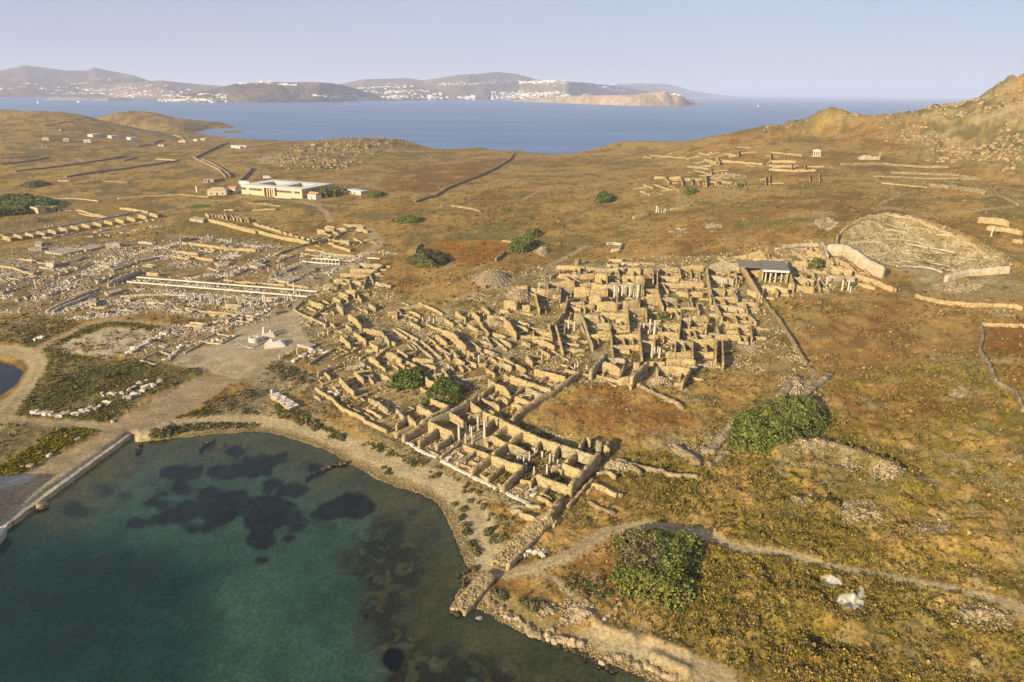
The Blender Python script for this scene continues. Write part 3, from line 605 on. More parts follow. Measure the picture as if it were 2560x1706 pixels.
# ---------------------------------------------------------------- the island across the strait
class Ridge:
    """a hill range lofted from its waterline up to its crest and down behind; pixels give bearings, D the distance of the crest"""
    def __init__(s, crest, coast, name, label, mat, rough, seed, D=None, back=1.25, nt_=26):
        cx = np.array(crest, float); co = np.array(coast, float)
        px = np.linspace(cx[0, 0], cx[-1, 0], 150)
        py = np.interp(px, cx[:, 0], cx[:, 1]); pc = np.interp(px, co[:, 0], co[:, 1])
        bx, by = flat(px, pc, 0.0)
        r0 = np.hypot(bx, by); d = rays(px, py); dn = d/np.hypot(d[:, 0], d[:, 1])[:, None]
        DD = np.interp(px, [q[0] for q in D], [q[1] for q in D]) if D else r0*1.25
        DD = np.maximum(DD, r0*1.02); zt = H + dn[:, 2]*DD
        zt = np.maximum(zt, 2)
        T = np.linspace(0, 1.35, nt_); V = []
        for t in T:
            tt = min(t, 1); r = r0+(DD-r0)*t
            prof = tt**.8 if t <= 1 else 1-((t-1)/.35)**2
            z = zt*prof
            z = z + (fbm(dn[:, 0]*r, r*1.0, rough[0], 5, seed)-.5)*rough[1]*np.sin(np.pi*tt)*3.4*np.clip(zt/60, .15, 1.2)
            z = z - (2 if t == 0 else 0) - (6 if t > 1.34 else 0)
            V.append(np.c_[dn[:, 0]*r, dn[:, 1]*r, z])
        V = np.concatenate(V); n = 150; ii = np.arange(nt_*n).reshape(nt_, n)
        F = np.stack([ii[:-1, :-1], ii[:-1, 1:], ii[1:, 1:], ii[1:, :-1]], -1).reshape(-1, 4)
        s.V = V.reshape(nt_, n, 3); s.px = px; s.nt = nt_
        tag(link(name, np_mesh(name, V, F, True), None, [mat]), label, kind='structure')
    def at(s, px, t):                       # point on the slope at a bearing, t = 0 waterline .. 1 crest
        i = min(max((px-s.px[0])/(s.px[1]-s.px[0]), 0), 148.99); j = min(t/1.35*(s.nt-1), s.nt-1.01)
        a, b = int(i), int(j); u, v = i-a, j-b
        return (s.V[b, a]*(1-u)+s.V[b, a+1]*u)*(1-v)+(s.V[b+1, a]*(1-u)+s.V[b+1, a+1]*u)*v

def hill_mat(name, c1, c2, c3):
    m, nt, N, L, b = newmat(name)
    g = N.new('ShaderNodeNewGeometry')
    a = N.new('ShaderNodeTexNoise'); a.inputs['Scale'].default_value = .004; a.inputs['Detail'].default_value = 8
    c = N.new('ShaderNodeTexNoise'); c.inputs['Scale'].default_value = .02; c.inputs['Detail'].default_value = 8
    L.new(g.outputs['Position'], a.inputs[0]); L.new(g.outputs['Position'], c.inputs[0])
    r = N.new('ShaderNodeValToRGB'); r.color_ramp.elements[0].position = .38; r.color_ramp.elements[1].position = .62
    r.color_ramp.elements[0].color = (*c1, 1); r.color_ramp.elements[1].color = (*c2, 1)
    e = r.color_ramp.elements.new(.52); e.color = (*c3, 1)
    md = N.new('ShaderNodeMath'); md.operation = 'MULTIPLY_ADD'; md.inputs[1].default_value = .55
    m2 = N.new('ShaderNodeMath'); m2.operation = 'MULTIPLY'; m2.inputs[1].default_value = .45
    L.new(c.outputs[0], m2.inputs[0]); L.new(a.outputs[0], md.inputs[0]); L.new(m2.outputs[0], md.inputs[2]); L.new(md.outputs[0], r.inputs[0])
    L.new(r.outputs[0], b.inputs['Base Color']); b.inputs['Roughness'].default_value = 1; b.inputs['Specular IOR Level'].default_value = 0
    bp = N.new('ShaderNodeBump'); bp.inputs['Strength'].default_value = .5; bp.inputs['Distance'].default_value = 30; L.new(c.outputs[0], bp.inputs['Height']); L.new(bp.outputs[0], b.inputs['Normal'])
    return m
hm1 = hill_mat('far_scrub', (.10,.08,.05), (.24,.17,.10), (.16,.12,.07)); hm2 = hill_mat('far_cliff', (.22,.16,.10), (.40,.31,.20), (.32,.24,.15))
M1 = Ridge([(-120,190),(0,176),(62,163),(102,168),(157,176),(216,176),(234,168),(270,176),(329,187),(384,205),(420,215),(470,222)], [(-120,243),(470,243)], 'far_mountain', 'dark grey twin-peaked mountain behind the far left shore', hm1, (900, 70), 3, [(-120,8800),(300,8800),(470,8000)])
M2 = Ridge([(-120,215),(0,212),(120,209),(200,212),(300,208),(402,201),(457,207),(512,212),(567,216),(640,224),(700,235)], [(-120,241),(200,242),(420,245),(700,247)], 'far_shore_hills', 'low built-up hills along the far left shore', hm1, (500, 30), 5, [(-120,7000),(700,6800)])
M3 = Ridge([(345,250),(413,246),(457,236),(530,225),(585,210),(621,207),(658,203.5),(713,206),(786,205),(830,208),(873,217),(910,228),(946,240),(970,249)], [(345,251),(413,255),(500,257),(640,257),(860,254),(970,251)], 'headland_hill', 'rounded brown headland hill with white houses on its brow', hm1, (300, 34), 7, [(345,4700),(650,5100),(970,5200)])
M4 = Ridge([(845,211),(910,198),(964,197),(1016,194.5),(1056,201),(1092,196),(1147,187),(1202,184),(1239,179.5),(1286,184),(1312,190),(1341,199),(1400,203)], [(845,246),(1400,246)], 'far_central_hill', 'broad hill with a rocky top behind the white town', hm1, (700, 50), 9, [(845,8600),(1400,8200)])
M5 = Ridge([(840,226),(900,219),(1000,216),(1100,214),(1200,212),(1300,204),(1385,201.5),(1458,206),(1495,210),(1531,214),(1580,222),(1660,234),(1700,240)], [(840,253),(970,252),(1100,250),(1300,250),(1420,252),(1700,247)], 'town_slope', 'gentle slope covered with the white houses of the town', hm1, (400, 26), 12, [(840,7000),(1300,6800),(1700,6000)])
M6 = Ridge([(1520,217),(1549,210),(1586,208.5),(1661,210),(1698,217),(1731,228),(1784,235),(1845,242)], [(1520,244),(1845,243.5)], 'far_low_hill', 'low far hill tapering into the sea on the far right', hm1, (500, 26), 14, [(1520,8200),(1845,6600)])
M7 = Ridge([(1270,252),(1293,249),(1348,246),(1403,242),(1458,238.5),(1531,238),(1570,237),(1590,237),(1623,231),(1655,228),(1682,234),(1714,246),(1739,255),(1757,263)], [(1270,253),(1293,254),(1400,258),(1500,262),(1600,265),(1700,265.5),(1757,264.5)], 'rocky_headland', 'bare orange rock headland lit by the sun', hm2, (120, 36), 16, [(1270,4500),(1500,4250),(1757,4000)], nt_=34)
M8 = Ridge([(205,251),(230,246),(270,244),(310,246),(335,250)], [(205,252),(270,253),(335,252)], 'rock_islet', 'low bare islet off the far left shore', hm2, (80, 6), 18, [(205,4500),(335,4500)])
M9 = Ridge([(2249,284),(2262,279),(2280,278),(2294,281),(2312,284)], [(2249,285.5),(2280,286.5),(2312,286)], 'skerry', 'small pale rock standing in the sea beyond the saddle', hm2, (20, 3), 19, [(2249,2750),(2312,2750)])

# white houses of the far shore: one thing each
wm = plain_mat('far_whitewash', (.74,.71,.66), .9, .05, .05); wm2 = plain_mat('far_sandstone_wall', (.55,.47,.36), .9, .05, .05)
def house_mesh(w, d, h, k):
    m = MB(); m.box(-w/2, -d/2, -4, w/2, d/2, h)
    if k: m.box(-w/2*.9, -d/2*.2, h, w*.1, d/2*.9, h+2.6)
    if k == 2: m.box(w/2+.05, -d*.3, -4, w*.9, d*.35, h*.7)
    me = bpy.data.meshes.new('white_house'); me.from_pydata(m.v, [], m.f); me.materials.append(wm); return me
HM = [house_mesh(*a) for a in ((18,10,6,0),(26,12,6,1),(14,10,7,1),(34,14,8,2),(22,10,5,2),(46,14,9,1))]
ZONES = [(M2, 0, 640, .05, .75, 46, 'tiny pale houses scattered on the low far left shore', 'houses on the far left shore', .8),
 (M2, 200, 330, .0, .12, 8, 'tiny house by the water behind the bare islet', 'houses behind the islet', .9),
 (M1, 20, 330, .1, .5, 24, 'tiny hazy house on the lower slope of the twin-peaked mountain', 'houses under the far mountain', .9),
 (M3, 400, 560, .02, .7, 42, 'small white house on the left flank of the brown headland', 'houses on the left flank of the headland', .8),
 (M3, 600, 740, .82, 1.0, 20, 'small white house along the brow of the brown headland', 'houses on the brow of the headland', .8),
 (M3, 780, 960, .02, .7, 34, 'small white house on the right flank of the brown headland', 'houses on the right flank of the headland', .8),
 (M5, 840, 1100, .05, .95, 50, 'small white house in the left part of the white town', 'houses in the left part of the town', .8),
 (M5, 1070, 1180, .02, .2, 10, 'larger white hotel block on the waterfront of the town', 'waterfront blocks of the town', 1.5),
 (M5, 1230, 1480, .02, .45, 52, 'small white house low above the water in the middle of the town', 'houses in the middle of the town', .9),
 (M5, 1300, 1560, .5, 1.0, 40, 'small white house high on the slope above the town', 'houses above the town', .8),
 (M4, 900, 1350, .15, .85, 30, 'tiny pale house on the broad hill behind the town', 'houses on the broad hill', .8),
 (M6, 1540, 1780, .1, .9, 22, 'tiny pale house on the low far right hill', 'houses on the low far hill', .8),
 (M7, 1660, 1740, .86, .99, 6, 'tiny white house behind the crest of the orange headland', 'houses on the orange headland', .6)]
nh = 0
extra_v, extra_f = [], []
for M, x0, x1, t0, t1, cnt, lab, grp, sc in ZONES:
    cl = [(rnd.uniform(x0, x1), rnd.uniform(t0, t1)) for _ in range(max(3, cnt//6))]
    for q in range(cnt*(11 if M in (M5, M2, M1, M4) else 5)):
        c = rnd.choice(cl); px = min(max(rnd.gauss(c[0], (x1-x0)*(.10 if q % 3 else .22)), x0), x1); t = min(max(rnd.gauss(c[1], .05), t0), t1)
        p = M.at(px, t); yaw = -math.atan2(p[0], p[1])+rnd.uniform(-.5, .5); s = sc*rnd.uniform(.45, 1.0)*(1 if q < cnt*.72 else .7)
        me = rnd.choice(HM)
        if q < cnt*.72 and nh < 300:
            o = bpy.data.objects.new('white_house', me); COL.objects.link(o); o.location = p; o.rotation_euler = (0, 0, yaw); o.scale = (s, s, s)
            tag(o, lab, 'house', grp); nh += 1
        else:
            c_, s_ = math.cos(yaw), math.sin(yaw); n0 = len(extra_v)
            for v in me.vertices: extra_v.append((p[0]+s*(v.co.x*c_-v.co.y*s_), p[1]+s*(v.co.x*s_+v.co.y*c_), p[2]+s*v.co.z))
            for f in me.polygons: extra_f.append([n0+i for i in f.vertices])
me = bpy.data.meshes.new('distant_houses'); me.from_pydata(extra_v, [], extra_f)
tag(link('distant_houses', me, None, [wm]), 'the countless further white houses of the far island', kind='stuff')

# boats
bwm = plain_mat('boat_white', (.7,.7,.7), .4, .02)
bsm = plain_mat('ship_paint', (.46,.43,.40), .5, .02)
def ship():
    p = M1.at(167, 0.0); r = 5150; d = rays(np.array(167.), np.array(243.)); d = d/np.hypot(d[0], d[1])
    o = empty('cruise_ship', (d[0]*r, d[1]*r, 0), math.atan2(d[1], d[0])-math.pi/2)
    tag(o, 'long pale cruise ship anchored off the far left shore', 'ship')
    L_ = 240
    m = MB(); m.add([(-L_/2,-14,-2),(L_/2-20,-14,-2),(L_/2-20,14,-2),(-L_/2,14,-2),(-L_/2,-14,8),(L_/2-8,-14,8),(L_/2+4,0,8),(L_/2-8,14,8),(-L_/2,14,8),(L_/2-10,0,-2)],
          [(0,1,5,4),(1,9,6,5),(9,2,7,6),(2,3,8,7),(3,0,4,8),(4,5,6,7,8)]); m.build('hull', bsm, o)
    for k in range(4): MB().box(-L_/2+6+k*6, -13, 8.02+k*3, L_/2-30-k*12, 13, 10.9+k*3).build('deck', bsm, o)
    MB().box(-60, -5, 20.1, -48, 5, 27).build('funnel', bsm, o)
ship()
def boat(px, py, L_, label, sail=False):
    x, y = flat(np.array(px), np.array(py), 0.0); o = empty('sailing_boat' if sail else 'motor_boat', (float(x), float(y), 0), rnd.uniform(-.5, .5))
    tag(o, label, 'boat', 'boats on the strait')
    w = L_*.16
    MB().add([(-L_/2,-w,-.3),(L_*.3,-w,-.3),(L_/2,0,L_*.12),(L_*.3,w,-.3),(-L_/2,w,-.3),(-L_/2,-w,L_*.09),(L_*.3,-w,L_*.1),(L_*.3,w,L_*.1),(-L_/2,w,L_*.09)],
             [(0,1,6,5),(1,2,6),(2,3,7),(3,4,8,7),(4,0,5,8),(5,6,7,8),(6,2,7)]).build('hull', bwm, o)
    if sail:
        MB().tube([(.12*L_/10, L_*.09), (.06*L_/10, L_*1.2)], 6).build('mast', bwm, o)
        MB().add([(0.02*L_,.05,L_*.2),(-L_*.45,.05,L_*.2),(0.02*L_,.05,L_*1.15),(0.02*L_,-.05,L_*.2),(-L_*.45,-.05,L_*.2),(0.02*L_,-.05,L_*1.15)],[(0,1,2),(3,5,4),(0,3,4,1),(1,4,5,2),(2,5,3,0)]).build('sail', bwm, o)
    else:
        MB().box(-L_*.3, -w*.7, L_*.1, L_*.15, w*.7, L_*.22).build('cabin', bwm, o)
boat(95, 259, 16, 'white sailing boat on the open water, near the left edge', True)
boat(197, 256, 26, 'white motor yacht just left of the bare islet'); boat(865, 258, 14, 'small boat below the right end of the brown headland')
boat(852, 253, 14, 'small sailing boat at the foot of the brown headland', True); boat(1895, 267, 12, 'lone small sailing boat on the open sea to the right', True)
boat(2279, 249, 14, 'distant small boat near the horizon above the skerry'); boat(1790, 247, 24, 'boat passing off the tip of the low far hill')
# ---------------------------------------------------------------- dry-stone and rubble masonry
M_wall = stone_mat('ochre_rubble_masonry', (.50,.385,.20), (.41,.305,.155), 2.4, .6)
M_wall2 = stone_mat('greyer_rubble_masonry', (.44,.375,.25), (.34,.275,.16), 2.0, .6)
M_grey = stone_mat('weathered_field_stone', (.36,.285,.165), (.26,.205,.115), 1.6, .7)
M_mar = stone_mat('pale_marble', (.50,.43,.32), (.36,.29,.20), 1.2, .25, .7, .3)
M_pale = stone_mat('pale_ashlar', (.54,.455,.33), (.44,.355,.235), .9, .3, .8, .22)
M_white = plain_mat('white_marble', (.60,.54,.45), .6, .15, 1.2)

def wall_mesh(P, h, t=.6, seed=0, step=None, rag=.35, zf=None, name='wall'):
    """one standing wall along the ground polyline P: ragged crest, breaches, uneven faces"""
    r_ = np.random.default_rng(seed); P = np.array(P, float)
    seg = np.hypot(*np.diff(P, axis=0).T); cum = np.r_[0, np.cumsum(seg)]; Ln = cum[-1]
    dist = np.hypot(*P.mean(0)); step = step or max(.55, dist/330)
    n_ = max(2, int(Ln/step)+1); s = np.linspace(0, Ln, n_)
    X = np.interp(s, cum, P[:, 0]); Y = np.interp(s, cum, P[:, 1])
    dx = np.gradient(X); dy = np.gradient(Y); l = np.hypot(dx, dy)+1e-9; nx, ny = -dy/l, dx/l
    off = r_.uniform(0, 99)
    hn = fbm(s+off, s*0+seed % 97, 5.5, 3, seed % 50); hn2 = vnoise(np.floor(s/step)+off, s*0+3, seed % 31)
    hh = h*(1.04-rag*1.1*np.clip(.60-hn, 0, 1)*2 + rag*.5*(hn2-.5))
    hh = np.clip(hh, h*.22, h*1.15)
    if n_ > 4: hh[0] *= r_.uniform(.75, 1.05); hh[-1] *= r_.uniform(.75, 1.05)
    zg_ = Zg(X, Y) if zf is None else zf + 0*X
    zg_ = zg_ - .25; zt = zg_ + .25 + hh
    tt = t*(.5+.14*(r_.random(n_)-.5)); mz = .5
    rows = []
    for sg, top in ((-1, 0), (-1, .5), (-1, 1), (1, 1), (1, .5), (1, 0)):
        k = tt*(1.08-.14*top)*sg + (r_.random(n_)-.5)*.10
        rows.append(np.c_[X+nx*k, Y+ny*k, zg_+(zt-zg_)*top + (r_.random(n_)-.5)*(.16 if top == 1 else .05)])
    V = np.concatenate(rows); F = []
    I = np.arange(6*n_).reshape(6, n_)
    Fq = [np.stack([I[a, :-1], I[a, 1:], I[a+1, 1:], I[a+1, :-1]], -1) for a in range(5)]
    Fq.append(np.array([[I[0, 0], I[1, 0], I[4, 0], I[5, 0]], [I[1, 0], I[2, 0], I[3, 0], I[4, 0]], [I[5, -1], I[4, -1], I[1, -1], I[0, -1]], [I[4, -1], I[3, -1], I[2, -1], I[1, -1]]]))
    return np_mesh(name, V, np.concatenate(Fq)[:, ::-1])

def parse(txt):
    out = []
    for ln in txt.replace('\n', ';').split(';'):
        q = ln.split()
        if not q: continue
        pts_ = [tuple(map(float, w.split(','))) for w in q if ',' in w]; num = [float(w) for w in q if ',' not in w]
        out.append((pts_, num))
    return out
# every wall: crest line read in a crop of the photograph, then height (m) and thickness (m)
WALLS = {'k': '''
520,235 670,312 2.2;645,182 815,247 1.6;815,247 700,310 545,398 2.2 .8;1070,138 990,200 2.6;990,200 815,302 620,388 2.6 .7;620,388 500,455 388,518 2.2 .7
808,300 880,335 945,385 2.5;625,390 730,438 855,490 2.5 .7;730,436 640,505 532,570 2.0;855,490 770,560 692,610 1.8;1000,200 1050,250 1112,280 2.2
985,345 1005,325 1115,300 1.8;1125,300 1235,347 1365,415 1480,470 2.5 .7;1480,470 1660,547 1830,607 2.6 .7;1830,607 1985,660 2128,710 2.6 .7
1240,350 1165,405 1150,450 2.0;1365,415 1300,450 1235,490 2.0;1500,476 1365,565 2.2;1660,550 1605,620 2.0;1830,607 1762,682 2.2;1982,658 1935,705 1880,752 2.4
2182,668 2060,805 1914,972 2.8 .8;1834,1045 1770,1150 1700,1272 1.6 .8;1130,535 1205,518 1340,585 1.9;1345,585 1440,615 1530,660 1.9
945,588 1050,640 1190,692 1.4;1195,690 1330,750 1490,800 2.3 .7;1490,800 1400,880 1302,980 2.2;1335,755 1250,830 1160,910 1.6;1060,650 970,715 880,765 1.1
1360,567 1280,625 1200,690 2.2;1196,692 1105,760 1012,830 2.2;1605,872 1750,932 1912,980 2.0 .7;1845,772 1920,805 2010,842 2.2;1740,800 1842,772 1.4;1605,870 1552,950 1.5
1762,935 1655,1042 1.0;910,575 820,640 728,702 .7;950,600 860,650 .8;1430,690 1530,670 1.4;1630,590 1600,640 1.2;1570,620 1620,650 1.2
0,330 50,370 250,470 .9;80,170 255,278 1.3;330,265 400,345 1.5;440,335 512,405 2.2;440,335 330,420 1.6;512,410 420,455 322,500 1.3 1.2
1455,1215 1600,1280 1.0;1510,1140 1650,1162 .7;1000,740 1100,770 .6;640,640 720,690 .5;880,750 1010,800 .5;1100,860 1180,920 .9;1260,940 1310,990 .8;1430,1060 1560,950 .5;1620,1060 1760,1130 .8
2050,535 1998,625 2.2;2062,522 2100,565 2.2;2152,580 2205,578 3.0 1.2;2205,578 2270,560 2.4 1.2;2230,590 2262,640 2 1;2115,937 2230,985 2340,1040 1.0;2240,820 2334,880 1.0;2160,850 2260,830 .6;1900,1130 1990,1040 2120,900 .7 .5
1510,70 1600,90 1692,132 1.3;1400,-10 1580,30 1760,80 1.4;1240,45 1310,75 1360,122 2.5;1170,0 1242,48 2.2;1240,45 1180,85 1115,135 1.6;1430,160 1560,200 1.1;1200,200 1270,242 1.5;1300,160 1350,190 1.3
1125,110 1220,160 .7;1480,60 1400,150 1.0;1600,110 1540,180 .9;1060,150 1200,215 1;1130,270 1250,300 .7''',
'i': '''
340,195 430,240 520,280 640,332 .9;480,115 545,140 612,178 1.8;430,110 350,192 1.0;640,165 500,268 1.2;740,130 650,170 1.3;735,142 792,205 2.2;820,18 902,62 2.2;765,55 842,105 1.8;705,88 800,112 1.4
840,240 900,280 960,345 2.3;820,330 872,372 1.5;680,320 722,352 1.3;770,440 862,515 2.0;890,410 1002,482 2.0;980,380 1140,402 1.8;1140,402 1212,485 2.2;1212,485 1272,505 1.4;700,440 890,392 1.1;650,400 780,350 .9
1250,370 1380,452 1.0;1430,482 1520,565 1620,642 .9;1290,368 1480,470 1.0;1510,482 1600,560 1690,632 .9;1700,390 1800,420 1912,545 2.6 .8;1640,430 1742,502 1.7;1600,450 1512,482 1.0;1820,210 1912,275 2.0;1200,222 1285,212 1.6;1285,212 1285,265 1.4
1290,187 1400,175 1560,150 1.0;1290,190 1332,242 1.2;1480,130 1600,180 1702,232 .9;1960,200 2042,275 2.2;2060,180 2132,222 1.6;2110,250 2270,270 1.6;2260,272 2334,335 2.2;1190,580 1250,592 1322,650 2.4 1.0;1290,560 1382,622 1.8
1040,500 1112,542 2.0;1030,630 1122,682 1.8;945,665 1002,702 1.2;1410,680 1512,742 1.5;1430,640 1620,655 1.5;1550,700 1642,722 1.4;1700,730 1762,822 1.8;1610,790 1702,780 1.4;900,760 982,825 1.9;760,820 892,952 2.0
1030,800 1072,872 1.5;1145,780 1232,842 1.9;940,812 1080,792 .9;1310,760 1200,820 1.3;1232,842 1060,890 890,952 1.2;1480,732 1310,790 1.2;780,690 670,730 560,782 1.4;690,562 590,620 480,690 .8;860,580 700,642 .7;1290,920 1090,982 1.1
540,912 690,1002 .9;690,1002 780,1092 990,1192 1.0;1040,1012 1120,1050 1202,1112 1.6;1550,830 1642,882 2.3;1820,640 1902,692 1.6;1850,700 1892,745 1.3;1920,660 2010,700 1.3;2210,680 2334,722 1.7;1930,600 2010,592 1.2
1000,560 1180,560 1.0;1180,560 1100,620 .8;1240,700 1410,690 .8;1320,650 1410,682 .9;1380,620 1480,570 .8;870,575 940,540 .9;1110,545 1190,500 .9;1100,685 1180,740 1.2;1000,705 830,720 1.1;610,760 680,820 1.0;600,880 760,825 .7;700,900 890,850 .7
1480,1060 1610,1120 .9;1250,1180 1360,1120 .8;900,1000 1030,960 .8;1010,1100 1150,1180 .8;780,1020 900,970 .8;1640,520 1760,600 1.1;1760,610 1850,560 1.0;1560,440 1640,500 1.0;1900,560 1990,610 1.2;1760,440 1850,520 1.3;1950,480 2050,560 1.4;2050,470 2160,520 1.3
1930,330 2030,380 1.4;2040,300 2120,420 1.6;2150,410 2280,440 1.2;2100,440 2140,520 1.2;2220,450 2330,520 1.3;2000,440 2090,400 1.0;1400,210 1500,250 1.1;1560,330 1700,380 1.0;1380,330 1480,300 .9;1400,310 1500,360 1.3;1700,270 1800,330 1.2;1720,420 1660,480 .9
940,430 860,470 .9;1020,600 940,640 .8;2080,560 2180,600 1.3;2120,640 2220,600 1.1;1780,560 1850,640 1.2;1960,700 2110,690 1.0;1780,800 1900,790 .8;1880,840 2090,800 .7;2100,740 2180,790 1.2;2180,700 2150,760 1''',
'j': '''
480,160 620,170 740,182 1.7;740,182 830,187 1.5;830,187 960,185 1100,192 1.9;1130,197 1250,202 2.4;1250,202 1370,192 2.0;1400,192 1500,185 1600,182 1.7;1620,172 1830,162 2.3;1880,152 2020,140 2160,150 3.4
420,252 490,225 560,205 1.7;500,242 690,242 1.8;690,242 830,237 2.0;830,242 940,247 3.2;940,247 1000,280 1060,312 1.5;1080,262 1200,267 2.5;1200,267 1280,267 2.8;1410,262 1600,277 1.6;1410,322 1620,325 1830,332 1.7;1610,302 1700,310 1830,320 1.2
400,322 520,315 640,312 2.5;640,302 690,302 2.2;690,330 800,322 2.2;800,322 940,342 3.2;940,332 1100,330 1270,342 4.6 .7;1280,392 1420,382 2.2;1300,432 1425,442 3.2;300,382 390,382 3.5;390,392 510,362 3.5;520,372 640,367 2.5
640,372 790,372 3.2;790,392 940,387 2.6;780,442 890,452 4.2;890,452 990,457 2.2;600,502 720,482 2.2;740,532 830,522 2.1;850,502 1040,502 3.1 .7;1090,502 1230,482 3.1 .7;1250,462 1440,452 2.6;1440,462 1590,462 2.2;1600,402 1820,412 1.7
170,522 240,532 2.2;0,492 120,502 2.8;640,612 720,602 2.1;720,612 870,612 2.5;880,602 1140,602 2.1;1140,562 1300,542 2.5;1300,592 1480,582 1.2;1480,552 1620,562 2.0;1630,642 1720,642 2.5;1720,632 1870,622 2.9;1870,602 2000,612 1.8;2000,602 2230,602 1.7
1020,642 1130,642 2.4;850,692 970,692 1.7;970,702 1130,702 1.6;1440,702 1620,702 2.1;1620,742 1820,752 1.4;1400,772 1600,782 1.8;1240,692 1430,682 1.4;790,792 980,782 2.1;980,792 1240,792 1.8;980,902 1240,892 1.6;1250,852 1380,852 1.4;1570,842 1720,852 2.4
1720,842 1940,842 2.9;1480,952 1720,952 2.1;1730,952 1920,962 1.6;1480,1022 1620,1015 1750,1032 2.4;1650,1082 1760,1082 1.7;1420,1092 1560,1090 1700,1112 2.4;900,1052 980,1060 1060,1092 2.9;1180,1062 1240,1062 1.8;1330,1032 1470,1052 1.5;930,1012 1110,1022 1.6
520,932 740,922 1.0;2020,692 2260,702 1.8;1930,792 2230,812 1.5;2030,762 2140,762 1.4;1890,522 2050,530 2200,562 1.8;1900,452 2130,452 2.1;2130,502 2330,502 1.7;2220,382 2334,422 1.7;1900,382 2100,382 2.0;1890,252 2100,292 2.3;2100,262 2180,262 2.4
290,382 300,470 325,560 2.5;400,322 402,392 2.5;640,302 642,372 2.3;520,372 512,442 2.6;580,442 575,500 548,572 2.6;548,572 490,662 440,692 2.0;410,692 440,822 2.0;470,692 500,800 542,942 1.9;710,612 760,750 812,892 1.9;872,602 912,665 1.7
980,702 962,772 1.5;980,792 996,1002 1.8;1232,692 1240,790 1262,1002 2.0;1130,562 1140,722 2.2;1300,542 1302,662 2.2;1400,192 1400,300 1405,402 2.2;1405,402 1452,552 2.2;1852,192 1870,300 1892,422 2.4;1892,422 1940,540 1992,642 2.0;1280,262 1272,472 2.6
1240,472 1232,552 2.4;940,250 942,402 3.0;1620,602 1592,822 2.0;1720,642 1692,702 1.8;1870,632 1842,762 1.8;1440,692 1432,762 1.8;1380,812 1372,902 1.4;1570,852 1562,962 1.9;1720,842 1722,1002 2.5;1940,852 1932,1012 2.6;1992,842 2002,1062 2.2;2120,722 2152,832 1.6
2252,722 2262,822 1.6;1940,702 1962,782 1.6;1362,202 1362,302 2.2;1600,192 1612,262 1.8;2182,172 2260,300 2334,432 2.6;2112,212 2122,302 2.4;940,952 870,1040 790,1132 2.6 .8;1310,1042 1240,1120 1162,1202 2.8 .8;1100,1072 1042,1202 1.8;1042,1202 1152,1192 1.8
1702,1112 1622,1252 1.7;1302,1132 1212,1212 1.3;1390,1082 1402,1142 2.2;820,1152 940,1180 1042,1212 .8;0,642 60,700 112,772 2.9;130,662 232,692 1.6;120,712 222,742 1.4;280,742 422,772 1.4;260,802 432,822 1.7;272,742 270,802 1.3
270,822 360,850 462,902 1.6;160,842 242,882 1.5;200,992 262,1042 1.7;280,1112 420,1145 562,1192 1.8;60,1162 210,1232 2.2;210,1232 330,1270 432,1302 2.0;200,1272 372,1342 1.9;100,1362 232,1412 1.8;70,1422 202,1462 1.3;0,1292 62,1362 1.5;220,1242 120,1320 30,1402 1.0;500,1242 380,1292 .9
330,920 420,980 1.3;380,900 300,960 .8;0,1000 90,1060 1.4;100,1060 200,1110 1.4;440,1000 560,960 .7;560,1110 680,1140 .8;620,1050 560,1110 .7;0,1150 70,1190 1.2;1040,410 1035,455 2;1120,340 1115,380 2;560,520 700,560 1.2;720,480 740,560 1.8;1450,330 1500,400 1.4;1480,480 1500,560 1.8
1700,440 1720,520 1.6;1560,560 1600,620 1.6;1760,500 1780,580 1.6;1660,360 1680,430 1.5;2000,320 2010,400 2.0;2100,400 2130,470 1.8;2000,470 2030,540 1.7;2200,510 2220,580 1.6;2100,620 2130,690 1.5;2230,610 2300,680 1.4;560,700 550,790 1.2;700,690 730,760 .8;560,800 700,810 .8
560,870 690,880 .8;1060,640 1070,700 1.6;890,640 960,650 1.5;1500,690 1510,760 1.3;1640,860 1650,940 1.5;1840,870 1850,950 1.6;1090,810 1100,880 .9;1740,760 1760,830 1.3;1830,690 1900,690 1.8;2160,720 2240,730 1.4;1320,800 1420,800 1;1420,900 1480,950 1;700,180 690,240 1.6;1040,200 1050,260 1.6
1180,210 1185,265 1.8;500,200 510,240 1.4;760,200 750,240 1.5;1480,230 1500,280 1.3;1700,190 1710,260 1.3;560,260 620,310 1.2;880,260 890,320 1.8;1130,280 1125,330 1.6;310,330 400,320 1.5;120,345 215,345 1.9;215,345 212,400 1.4;250,370 300,380 1.6;960,100 1080,110 1.3;1060,130 1240,140 1.2;940,150 1050,150 1.2''',
'g': '''
290,600 380,575 470,572 1.7;470,562 590,552 2.6;600,602 720,602 1.5;700,502 830,490 960,492 1.5;760,522 870,602 1.6;870,542 1002,582 2.0;1002,592 1052,622 2.2;1040,652 1182,682 2.6;890,592 1002,602 1.3;780,612 882,622 2.2;780,722 922,742 2.4;570,782 742,802 2.6;742,772 922,792 2.5
1000,712 1202,722 2.0;1200,702 1330,740 1462,792 1.8;1300,742 1482,802 1.2;440,642 560,672 3.4;745,672 782,782 3.0;720,602 762,682 2.4;420,642 480,740 562,852 2.4;182,652 195,760 212,882 2.2;380,682 372,742 2.0;260,572 352,642 1.4;960,492 1002,582 1.6;762,522 782,562 1.2
1060,590 1160,640 1.6;1160,640 1210,690 1.4;840,640 920,700 1.6;1100,690 1120,740 1.6;900,520 920,570 1.4;1000,610 1080,660 1.6;600,560 620,600 1.4;500,590 600,592 1.6;860,700 880,760 1.8;940,740 960,800 1.5;1220,760 1340,790 1.2;650,790 670,830 2;580,790 560,850 2''',
